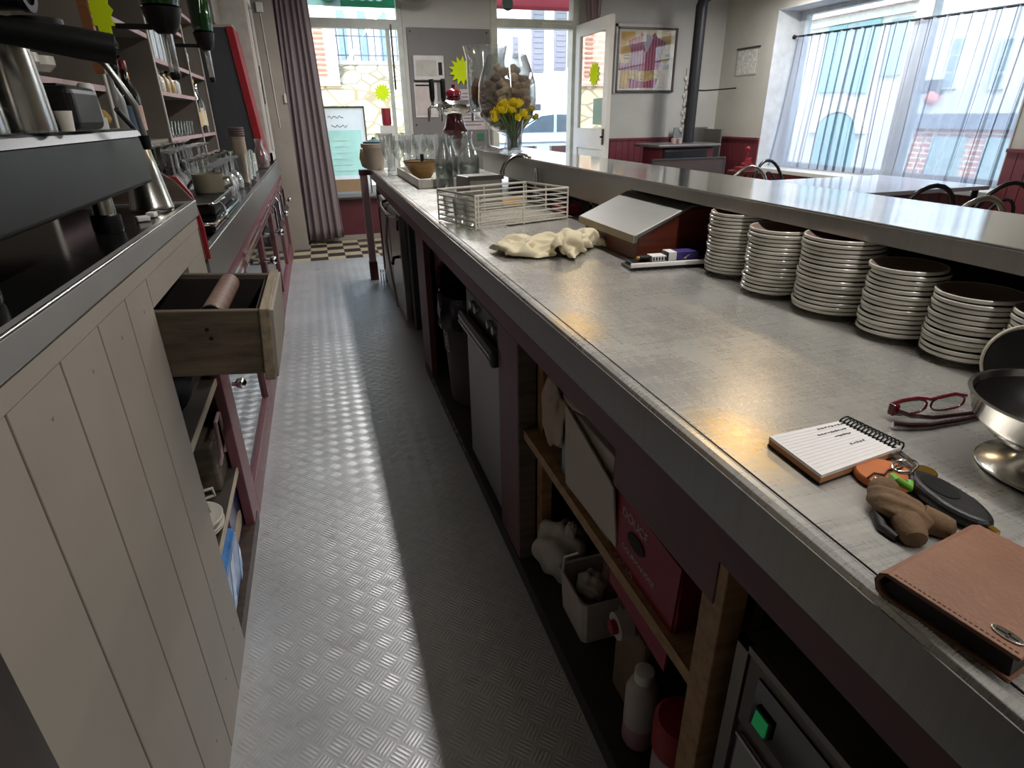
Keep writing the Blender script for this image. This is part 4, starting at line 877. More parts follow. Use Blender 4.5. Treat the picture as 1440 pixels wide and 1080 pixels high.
t = thing('cup_tower', (-.45, 4.72, .9165), 'tall beige sleeve of stacked paper cups on the back counter', 'cups')
m = MB()
m.lathe([(0, 0), (.032, 0), (.040, .09), (.040, .26), (.042, .262), (.042, .27), (0, .27)], (-.435, 4.12, .9165), 24)
t.location = (-.435, 4.12, .9165); m.build('stack', mat('beige_card', '#a3917f', .7), t, True)
m = MB()
for i in range(4): m.lathe([(.040, .275+.012*i), (.044, .277+.012*i), (.044, .284+.012*i), (.040, .286+.012*i)], (-.435, 4.12, .9165), 24, cap=False)
m.lathe([(0, .32), (.04, .32)], (-.435, 4.12, .9165), 24, cap=False); m.build('rims', mat('mauve_card', '#6d5a5c', .6), t, True)
t = thing('coiled_rack', (-.5, 4.75, .9165), 'white wire rack on the back counter by the grey cabinet', 'rack')
m = MB()
for i in range(5): m.tube([(-.45+.0*i, 4.80+.1*i, .92), (-.45, 4.80+.1*i, 1.04), (-.52, 4.83+.1*i, 1.06), (-.60, 4.80+.1*i, 1.04), (-.60, 4.80+.1*i, .92)], .006, 8)
m.tube([(-.45, 4.8, .98), (-.45, 5.2, .98)], .005, 8).tube([(-.60, 4.8, .98), (-.60, 5.2, .98)], .005, 8).build('wires', WHITE, t, True)
t = thing('carafe', (-.41, 5.4, .9165), 'clear carafe at the far end of the back counter', 'carafe')
MB().lathe([(0, .005), (.05, 0), (.06, .03), (.06, .10), (.028, .17), (.036, .22), (.032, .22), (.024, .17), (.055, .10), (.05, .01), (0, .01)], (-.43, 5.5, .9165), 24, cap=False).build('body', GL2, t, True)
# ================================================================ RIGHT: BAR COUNTER
RX, WE, ZW = .425, .398, .91
t = thing('bar_worktop', (.78, 2.2, .88), 'long worn stainless steel worktop along the right of the aisle', 'worktop')
prof = [(WE, .838), (WE+.003, .834), (WE+.006, .84), (WE+.006, .895), (WE+.012, .902), (1.20, .902), (1.20, .910), (WE+.020, .9098), (WE+.016, .9118), (WE+.008, .9122), (WE+.002, .909), (WE, .903)]
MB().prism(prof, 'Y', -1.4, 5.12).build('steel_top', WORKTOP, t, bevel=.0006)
MB().tube([(WE+.022, -1.4, .9097), (WE+.022, 5.12, .9097)], .0012, 6).build('seam', BLACKM, t)
MB().box(WE-.0015, WE, -1.4, 5.11, .836, .903).build('front_fascia', steel('fascia_steel', .27, .36, (3, 40, 3)), t)
t = thing('bar_counter', (.80, 2.2, 0), 'dark red painted bar counter carcass under the steel worktop', 'counter')
c = MB().box(RX, RX+.025, -1.4, 5.05, .755, .836).build('frieze', MAROON, t)
MB().box(RX+.008, RX+.03, .50, .80, .672, .755).build('lower_frieze', MAROON, t)
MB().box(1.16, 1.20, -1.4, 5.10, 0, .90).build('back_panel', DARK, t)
for y0, y1, mm in ((2.81, 3.05, MAROON), (1.345, 1.53, MAROON), (5.03, 5.10, MAROON)):
    MB().box(RX, RX+.03, y0, y1, 0, .755).build('post', mm, t, bevel=.003)
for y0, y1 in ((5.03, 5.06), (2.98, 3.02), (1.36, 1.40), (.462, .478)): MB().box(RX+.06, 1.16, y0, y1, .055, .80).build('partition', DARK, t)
MB().box(RX+.001, RX+.05, 1.340, 1.3445, .055, .755).build('post_side', WOODG, t)
MB().box(RX+.010, RX+.05, .482, .527, .0, .80).build('pine_post', WOODL, t, bevel=.002)
MB().box(RX+.055, RX+.085, 1.30, 1.34, .055, .75).build('inner_batten', WOODL, t)
MB().box(RX+.015, 1.16, .527, 1.338, .482, .500).box(RX+.0145, RX+.015, .527, 1.338, .475, .502).build('shelf', WOODL, t)
MB().box(RX, 1.16, -1.4, 3.0, .03, .055).box(RX-.003, RX+.01, -1.4, 3.0, 0, .058).build('plinth_board', mat('dark_plinth', '#2a2723', .6, 0, .25, 12), t)
rnd = random.Random(4); m = MB()
for i in range(26):
    y = 2.05+.028*i; m.box(RX-.0042, RX-.003, y, y+rnd.uniform(.008, .03), .022+rnd.uniform(0, .02), .03+rnd.uniform(.0, .025))
m.build('paint_chips', mat('pale_chips', '#8d8780', .7), t)
m = MB(); arc = [(2.81, .745), (2.81, .52)]+[(2.81-.56*(1-cos(a)), .52+.225*sin(a)) for a in [pi/2*i/8 for i in range(9)]]+[(2.25, .745)]
m.prism(arc, 'X', RX+.05, RX+.07).build('arched_panel', MAROON, t)
t = thing('end_post', (.35, 5.17, 0), 'dusty pink upright post at the far end of the bar worktop', 'post')
MB().box(.315, .372, 5.13, 5.19, 0.16, .86).build('shaft', mat('pinkish_grey_paint', '#b09698', .5, 0, .1, 6), t, bevel=.004)
MB().box(.31, .40, 5.125, 5.2, .86, .90).build('cap', MAROON, t); MB().box(.31, .377, 5.127, 5.195, 0, .16).build('foot', MAROON, t)
t = thing('dried_bouquet', (.36, 5.0, .88), 'pale dried corn husk hanging over the worktop end', 'decoration')
MB().lathe([(0, 0), (.03, .02), (.045, .08), (.03, .15), (0, .17)], (.37, 5.15, .905-.09+.09), 14).build('husk', mat('straw', '#c2ab80', .9), t, True)
# fridge under the far end
t = thing('bar_fridge', (.8, 4.3, 0), 'stainless two door bar fridge under the far worktop', 'fridge')
MB().box(.47, 1.1, 3.62, 4.95, .03, .74).build('body', GREYD, t)
st = steel('fridge_steel', .40, .3, (3, 3, 40))
for y0, y1, lab in ((3.74, 4.30, 'nearer steel door'), (4.36, 4.92, 'farther steel door')):
    d = MB().box(.425, .47, y0, y1, .05, .73).build('door', st, t, bevel=.006, label=lab)
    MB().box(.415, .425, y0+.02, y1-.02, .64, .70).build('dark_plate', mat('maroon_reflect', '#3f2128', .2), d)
MB().tube([(.425, 3.79, .725), (.385, 3.82, .725), (.375, 4.0, .73), (.375, 4.20, .74), (.385, 4.28, .75), (.425, 4.30, .76)], .010, 10).build('handle', SILVER, t, True)
MB().tube([(.38, 3.95, .70), (.36, 3.93, .55), (.37, 3.90, .35), (.39, 3.88, .12)], .008, 8).build('drain_hose', mat('grey_hose2', '#8d8c8c', .3), t, True)
hk = MB().tube([(.425, 3.85, .46), (.39, 3.84, .46), (.375, 3.80, .44), (.37, 3.74, .445)], .010, 10).build('black_latch', BLACK, t, True)
m = MB()
for i in range(4): m.tube([(.385+.02*i, 5.0, .004), (.385+.02*i, 5.0, .12), (.395+.02*i, 4.86, .12), (.395+.02*i, 4.86, .004)], .004, 6)
tag(m.build('wire_stand', CHROME), 'small wire stand on the floor by the far fridge door', 'stand')
# rubbish bin
t = thing('rubbish_bin', (.62, 2.5, .004), 'tall dark rubbish bin lined with a black bag', 'bin')
MB().lathe([(0, .06), (.165, .06), (.192, .545), (.188, .55), (.184, .545), (.16, .07), (0, .07)], (.632, 2.50, 0), 32).build('body', mat('bin_brown', '#3f3436', .5, 0, .15, 5), t, True)
def bagfn(u, v):
    a = 2*pi*u; r = .196+.012*sin(9*a+4*v)*v+.008*sin(17*a)+.006*v
    return (.632+r*cos(a), 2.50+r*sin(a), .575-.14*v+.008*sin(7*a)*v)
MB().grid(64, 6, bagfn).build('bag', mat('black_bag', '#222126', .25, 0, .3, 14, .5, 30), t, True, solid=.003)
MB().lathe([(.192, .572), (.16, .45), (.12, .25), (0, .22)], (.632, 2.50, 0), 32, cap=False).build('bag_inside', mat('black_bag_inner', '#0b0b0d', .5), t, True)
m = MB(); bc = Vector((.4905, 2.44, .38))
mk = frame((.10, -1, 0), (-.055, 0, 1), (.4495, 2.475, .36))
m = MB(mk).box(-.030, .030, -.045, -.040, 0, .002).box(-.030, .030, .040, .045, 0, .002).box(-.030, -.026, -.045, .045, 0, .002).box(.026, .030, -.045, .045, 0, .002)
m.add([(-.018, -.025, .001), (.018, -.025, .001), (0, -.008, .001)], [(0, 1, 2)]).add([(-.016, .028, .001), (.016, .028, .001), (.010, .008, .001), (-.010, .008, .001)], [(0, 1, 2, 3)]).box(-.010, .010, -.008, .006, 0, .0015)
m.build('bin_mark', mat('white_sticker', '#b9b2b2', .6), t)
# glasswasher
t = thing('glasswasher', (.75, 1.76, .06), 'stainless undercounter glasswasher with black handle bar', 'glasswasher')
MB().box(.47, 1.1, 1.545, 2.0, .06, .74).build('body', GREYD, t)
MB().box(.437, .47, 1.55, 1.985, .075, .60).build('door', steel('washer_steel', .30, .42, (3, 3, 30)), t, bevel=.006)
MB().box(.440, .47, 1.55, 1.985, .605, .735).build('control_panel', BLACKM, t, bevel=.005)
MB().prism([(1.545, .60), (1.99, .60), (1.99, .655), (1.545, .655)], 'X', .408, .437).build('handle_bar', mat('charcoal_bar', '#26262a', .3), t, bevel=.010, seg=3)
MB().box(.405, .409, 1.56, 1.975, .615, .622).box(.405, .409, 1.56, 1.975, .635, .642).build('handle_trim', STEEL_D, t)
for y in (1.60, 1.66, 1.82, 1.88): MB().lathe([(0, -.012), (.013, -.012), (.015, 0), (0, 0)], (.440, y, .70), 16, 'X').build('knob', STEEL_D, t, True)
# shelf contents
t = thing('white_carton', (.6, .95, .501), 'tall white carton on the under-bar shelf', 'carton')
MB().box(.455, .66, .845, 1.06, .5005, .700).build('box', CARD, t, bevel=.003)
MB().hexa([(.450, .805, .520), (.454, .805, .520), (.454, 1.062, .503), (.450, 1.062, .503), (.440, .815, .655), (.444, .815, .655), (.448, 1.062, .708), (.444, 1.062, .708)]).build('front_flap', CARD, t)
MB().box(.4445, .4455, .875, .893, .603, .609).build('printed_mark', BLACKM, t)
t = thing('linen_bag', (.56, 1.05, .60), 'crumpled cream linen bag spilling over the white carton', 'bag')
def crumple(c, r, seed, amp=.16, seg=22, rings=14):
    mb = MB(); rnd = random.Random(seed); ph = [(rnd.uniform(2, 6), rnd.uniform(2, 6), rnd.uniform(0, 6)) for _ in range(5)]
    vs = [];
    b = MB().ball((0, 0, 0), 1, 1, 1, seg, rings)
    for v in b.v:
        k = 1+amp*sum(sin(p[0]*v.x*1.6+p[2])*sin(p[1]*v.y*1.6+p[2]*2+v.z*3) for p in ph)/2.2
        vs.append((c[0]+r[0]*v.x*k, c[1]+r[1]*v.y*k, c[2]+r[2]*v.z*k))
    return mb.add(vs, b.f)
crumple((.545, 1.03, .716), (.085, .17, .034), 4, .3).build('bag', mat('cream_linen', '#a89a88', .9, 0, .1, 9, .3, 150), t, True, sub=1)
crumple((.462, 1.17, .635), (.022, .075, .085), 8, .3).build('hanging_corner', mat('cream_linen', '#a89a88'), t, True, sub=1)
t = thing('pale_blue_packet', (.47, 1.08, .501), 'pale blue packet behind the white carton edge', 'packet')
MB().box(.462, .60, 1.065, 1.12, .5005, .62).build('packet', mat('pale_blue_card', '#7f95a0', .5), t, bevel=.004)
t = thing('dark_bottle_group', (.7, 1.15, .501), 'dark blue bottle at the back of the under-bar shelf', 'bottle')
MB().lathe([(0, 0), (.04, 0), (.04, .17), (.015, .21), (.015, .25), (0, .25)], (.72, 1.16, .5005), 18).build('body', mat('dark_blue_plastic', '#1e2c40', .3), t, True)
# burgundy carton with lettering
t = thing('burgundy_carton', (.58, .73, .35), 'burgundy carton with white lettering sticking out of the under-bar shelf', 'carton')
BX0, BX1 = .452, .60
MB().box(.4565, BX1, .602, .813, .5015, .648).build('upper', BURG, t, bevel=.002)
bb = MB().hexa([(.452, .612, .405), (.456, .612, .405), (.456, .825, .42), (.452, .825, .42), (.452, .600, .640), (.456, .600, .640), (.456, .815, .650), (.452, .815, .650)]).build('front_face', BURG, t)
mk = lambda y, z: frame((0, -1, 0), (0, 0, 1), (.4515, y, z))
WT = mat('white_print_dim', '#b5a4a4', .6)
text_mesh('lettering', 'DOUCE', .027, mk(.745, .618), WT, t)
text_mesh('lettering', 'GOURMANDISE', .017, mk(.725, .545), WT, t)
text_mesh('lettering', 'CACAO', .020, mk(.775, .500), WT, t)
text_mesh('lettering', 'chocolat en poudre', .011, mk(.715, .470), WT, t)
MB(frame((0, -1, 0), (0, 0, 1), (.4505, .735, .583))).prism([(.030*cos(a), .016*sin(a)) for a in [2*pi*i/24 for i in range(24)]], 'Z', 0, .0012).build('hand_hole', DARK, t)
ht = t
t = thing('foil_packet', (.52, .75, .651), 'crumpled foil packet on top of the burgundy carton', 'packet')
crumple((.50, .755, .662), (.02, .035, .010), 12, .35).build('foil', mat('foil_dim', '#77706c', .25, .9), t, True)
t = thing('tub_lid', (.50, .665, .651), 'small white round tub lid on top of the burgundy carton', 'screwtop')  # lid of a white tub lying on the carton
MB().lathe([(0, 0), (.014, 0), (.014, .02), (0, .022)], (.475, .66, .6508), 16).build('screwtop', mat('dim_white_plastic', '#a79a9c', .4), t, True)
# floor of the bay
t = thing('white_plastic_bag', (.50, 1.22, .056), 'knotted white plastic bag on the floor of the open bay', 'bag')
crumple((.520, 1.238, .150), (.075, .078, .092), 21, .16, 26, 16).build('bag', BAGM, t, True, sub=1)
crumple((.53, 1.20, .245), (.018, .018, .025), 22, .2).build('knot', BAGM, t, True, sub=1)
t = thing('white_tub', (.55, 1.05, .056), 'white plastic tub holding cleaning things in the open bay', 'tub')
MB().prism([(.480, 1.0), (.490, .99), (.60, .99), (.61, 1.0), (.61, 1.125), (.60, 1.135), (.49, 1.135), (.48, 1.125)], 'Z', .056, .062).build('base', WHITE, t)
m = MB()
o = [(.480, 1.0), (.490, .99), (.60, .99), (.61, 1.0), (.61, 1.125), (.60, 1.135), (.49, 1.135), (.48, 1.125)]
cx, cy = .545, 1.0625
def ring(k, z): return [(cx+(x-cx)*k, cy+(y-cy)*k, z) for x, y in o]
vs = ring(1, .056)+ring(1.10, .19)+ring(1.15, .192)+ring(1.06, .19)+ring(.95, .07)
m.add(vs, [(j*8+i, j*8+(i+1) % 8, (j+1)*8+(i+1) % 8, (j+1)*8+i) for j in range(4) for i in range(8)]).build('wall', mat('tub_white', '#bdb3aa', .5), t, True)
MB().tube([(.475, 1.12, .18), (.47, 1.10, .25), (.49, 1.06, .29)], .003, 6).build('handle', WHITE, t, True)
t = thing('sponge_ball', (.53, 1.07, .15), 'pale crumpled cloth inside the white tub', 'cloth')
crumple((.535, 1.07, .165), (.04, .045, .035), 31, .25).build('cloth', BAGM, t, True, sub=1)
t = thing('spray_bottle', (.56, 1.10, .07), 'slim brown and pink spray bottle standing in the white tub', 'bottle')
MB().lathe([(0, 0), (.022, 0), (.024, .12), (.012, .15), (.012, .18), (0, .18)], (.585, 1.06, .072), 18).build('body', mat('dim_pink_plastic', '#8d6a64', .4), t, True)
MB().box(.565, .60, 1.05, 1.075, .25, .285).build('trigger', mat('amber_plastic', '#6d4524', .4), t, bevel=.006)
t = thing('detergent_bottle', (.47, .73, .056), 'white and pink detergent bottle standing in the open bay', 'bottle')
MB().lathe([(0, 0), (.030, 0), (.034, .01), (.034, .06)], (.492, .725, .058), 24, cap=False).build('pink_base', mat('pink_plastic', '#a77f88', .4), t, True)
MB().lathe([(.034, .06), (.034, .15), (.026, .175), (.018, .18)], (.492, .725, .058), 24, cap=False).build('body', mat('dull_white_plastic', '#b3aaa4', .4), t, True)
MB().lathe([(0, .18), (.020, .18), (.020, .205), (.012, .208), (0, .206)], (.492, .725, .058), 20).build('cap', WHITE, t, True)
t = thing('spray_can', (.49, .75, .30), 'red and white capped can lying under the burgundy carton', 'can')
MB().lathe([(.0, 0), (.028, 0), (.028, .03), (.022, .03), (.020, .010), (0, .010)], (.452, .785, .335), 22, 'X').build('cap', mat('dull_white_plastic', '#b3aaa4'), t, True)
MB().lathe([(0, -.012), (.014, -.012), (.016, .012), (0, .012)], (.452, .785, .335), 18, 'X').build('red_button', REDP, t, True)
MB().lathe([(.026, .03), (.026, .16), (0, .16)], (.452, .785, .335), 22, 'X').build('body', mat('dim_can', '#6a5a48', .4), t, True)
t = thing('brown_paper_bag', (.56, .80, .056), 'upright tan paper bag behind the red and white capped can', 'bag')
MB().box(.50, .60, .745, .87, .0565, .305).build('bag', mat('tan_paper', '#6d5a45', .8, 0, .15, 8, .3, 20), t, bevel=.01)
t = thing('red_lid_jar', (.50, .59, .056), 'white tub with red lid at the front of the open bay', 'jar')
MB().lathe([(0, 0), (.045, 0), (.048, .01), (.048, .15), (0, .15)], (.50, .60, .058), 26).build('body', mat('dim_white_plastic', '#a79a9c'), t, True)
MB().lathe([(.0, .15), (.052, .15), (.052, .215), (.045, .222), (0, .222)], (.50, .60, .058), 26).build('lid', REDP, t, True)
t = thing('dark_box', (.62, .66, .056), 'dark box at the back of the open bay', 'box')
MB().box(.56, .75, .60, .70, .0565, .33).build('box', mat('dark_navy_box', '#15151c', .5), t, bevel=.004)
# oven / warming cabinet
t = thing('warming_oven', (.75, .15, .06), 'grey steel oven with a lit green rocker switch under the near worktop', 'oven')
OV = steel('oven_steel', .30, .45, (3, 3, 30)); OS = mat('oven_side', '#57524c', .5, .2, .05, 6)
MB().box(.455, 1.0, -.38, .455, .055, .655).build('body', OS, t, bevel=.003)
MB().box(.447, .455, .436, .457, .055, .657).box(.447, .455, -.38, .457, .645, .657).build('edge_trim', mat('trim_grey', '#77726a', .4, .6), t)
MB().box(.449, .455, -.36, .432, .525, .643).build('upper_front', OS, t)
MB().box(.446, .449, -.30, .410, .548, .628).build('control_strip', BLACKG, t)
sw = MB().box(.441, .446, .372, .402, .560, .592).build('switch_surround', BLACK, t, bevel=.002)
MB().hexa([(.437, .376, .564), (.441, .376, .564), (.441, .398, .564), (.437, .398, .564), (.440, .376, .588), (.441, .376, .588), (.441, .398, .588), (.440, .398, .588)]).build('green_rocker', emit_mat('lit_green_switch', '#128a4a', .22), sw)
MB().lathe([(0, -.002), (.0035, -.002), (.0035, .001), (0, .001)], (.446, .300, .568), 12, 'X').build('pilot_light', emit_mat('lit_pilot', '#b9c060', .5), t)
MB().lathe([(0, -.002), (.003, -.002), (.003, .001), (0, .001)], (.446, .268, .59), 12, 'X').build('off_light', STEEL_D, t)
MB().box(.449, .455, -.36, .428, .08, .505).build('door', OV, t, bevel=.003)
MB().box(.446, .449, -.36, .428, .500, .505).build('door_edge', STEEL, t)

# ================================================================ RAISED BAR TOP
t = thing('raised_bar_top', (1.1, 1.4, 1.065), 'glossy raised steel bar top above the stacked saucers', 'bar top')
MB().box(.93, 1.252, -1.4, 3.86, 1.066, 1.100).build('steel_slab', BARTOP, t, bevel=.004)
MB().box(.926, .930, -1.4, 3.86, 1.066, 1.097).build('front_edge', steel('bar_edge_steel', .40, .33, (3, 40, 3)), t)
MB().box(1.005, 1.012, 1.88, 3.84, .968, 1.066).box(1.005, 1.20, 3.84, 3.86, .97, 1.066).build('apron', STEEL_D, t)
MB().box(1.17, 1.20, -1.4, 3.86, .91, 1.066).build('rear_board', wood_mat('dark_rear_board', '#24150f', '#3a2218', .5), t)
MB().box(1.012, 1.17, 1.84, 1.88, .911, 1.066).build('divider', STEEL_D, t)
# stacked saucers
stacks = [(.960, 1.238, 17, .89, 'first stack, beside the till'), (.939, 1.061, 16, .89, 'second stack from the till'), (.955, .908, 17, .98, 'tall wide middle stack'),
          (.952, .760, 14, .785, 'fourth stack from the till'), (.961, .640, 12, .785, 'fifth stack from the till'), (.963, .519, 12, .785, 'stack cut by the photo edge')]
P = .0084
proto = None
for si, (x, y, n, sc, nm) in enumerate(stacks):
    rnd = random.Random(si)
    for k in range(n):
        p = (x+rnd.uniform(-.0022, .0022), y+rnd.uniform(-.0022, .0022), ZW+.0005+P*k)
        w = 'topmost' if k == n-1 else ORD[k]
        lb = f'white rimmed brown saucer, {w}'+('' if k in (0, n-1) else ' from bottom')+f', {nm}'
        gp = f'saucers, {nm}'
        if proto is None:
            proto = o = thing('saucer', p, lb, 'saucer', gp); a, b = saucer_mesh()
            q = MB(Matrix.Translation(p)); q.add([tuple(v) for v in a.v], a.f); q.build('rim', CERAM, proto, True)
            q = MB(Matrix.Translation(p)); q.add([tuple(v) for v in b.v], b.f); q.build('well', CERAMB, proto, True, label='brown glazed well')
        else: o = copy_tree(proto, p, rnd.uniform(0, 3), lb, gp)
        o.scale = (sc, sc, 1)
# wooden till with sloping lid
t = thing('wooden_till', (.92, 1.58, .91), 'wooden cash till with a worn sloping metal lid', 'till')
MB().prism([(.805, .9105), (1.14, .9105), (1.14, 1.043), (.955, 1.043), (.805, .972)], 'Y', 1.445, 1.80).build('body', WOODR, t, bevel=.003)
lid = MB().prism([(.788, .962), (.796, .962), (.800, .975), (.957, 1.046), (1.13, 1.046), (1.13, 1.053), (.953, 1.053), (.788, .983)], 'Y', 1.435, 1.81).build('lid', steel('lid_metal', .30, .5), t, bevel=.002)
MB().box(.7855, .788, 1.437, 1.808, .962, .983).build('lid_lip', mat('dirty_cream_edge', '#a2977c', .6), lid)
t = thing('pen_tray', (.85, 1.38, .91), 'shallow black and white tray lying before the wooden till', 'tray')
MB(frame((.97, -.10, 0), (.10, .97, 0), (.85, 1.375, .9105))).box(-.11, .105, -.035, .035, 0, .008).box(-.10, .10, -.03, .03, .008, .016).build('body', BLACK, t, bevel=.003)
MB(frame((.97, -.10, 0), (.10, .97, 0), (.85, 1.375, .9105))).box(-.112, .107, -.041, -.034, .008, .020).build('pale_rim', PAPER, t, bevel=.003)
def onto(mx, name, lab, cat, m, x0, x1, y0, y1, z0, z1, bev=.001):
    t = thing(name, mx.translation, lab, cat); return MB(mx).box(x0, x1, y0, y1, z0, z1).build('body', m, t, bevel=bev), t
mx = frame((.97, -.10, 0), (.10, .97, 0), (.85, 1.375, .9268))
b, t = onto(mx, 'tissue_packet', 'purple packet with white arrow in the black tray', 'packet', mat('purple_card', '#3a2c70', .5), 0.0, .085, -.02, .02, 0, .022)
MB(mx).box(0.0, .022, -.0205, .0205, .0005, .0225).build('white_end', PAPER, t)
MB(mx).add([(.040, -.0215, .006), (.062, -.0215, .017), (.050, -.0215, .008), (.050, -.0215, .003)], [(0, 1, 2, 3)]).build('white_arrow', PAPER, t)
b, t = onto(mx, 'label_packet', 'small white printed packet in the black tray', 'packet', PAPER, -.045, -.005, -.018, .018, 0, .014)
m = MB(mx)
for i in range(5): m.box(-.042+.008*i, -.038+.008*i, -.0185, -.018, .003, .011)
m.build('print', BLACKM, t)
t = thing('lighter', (.77, 1.37, .92), 'short black lighter in the left end of the tray', 'lighter')
MB(mx).cyl((-.075, -.005, .008), (-.050, -.005, .008), .008, 12).build('body', BLACK, t, True)
MB(mx).cyl((-.082, -.005, .008), (-.075, -.005, .008), .006, 12).build('metal_tip', GOLD, t, True)
# cloth
t = thing('dish_cloth', (.68, 1.78, .91), 'crumpled cream dish cloth on the steel worktop', 'cloth')
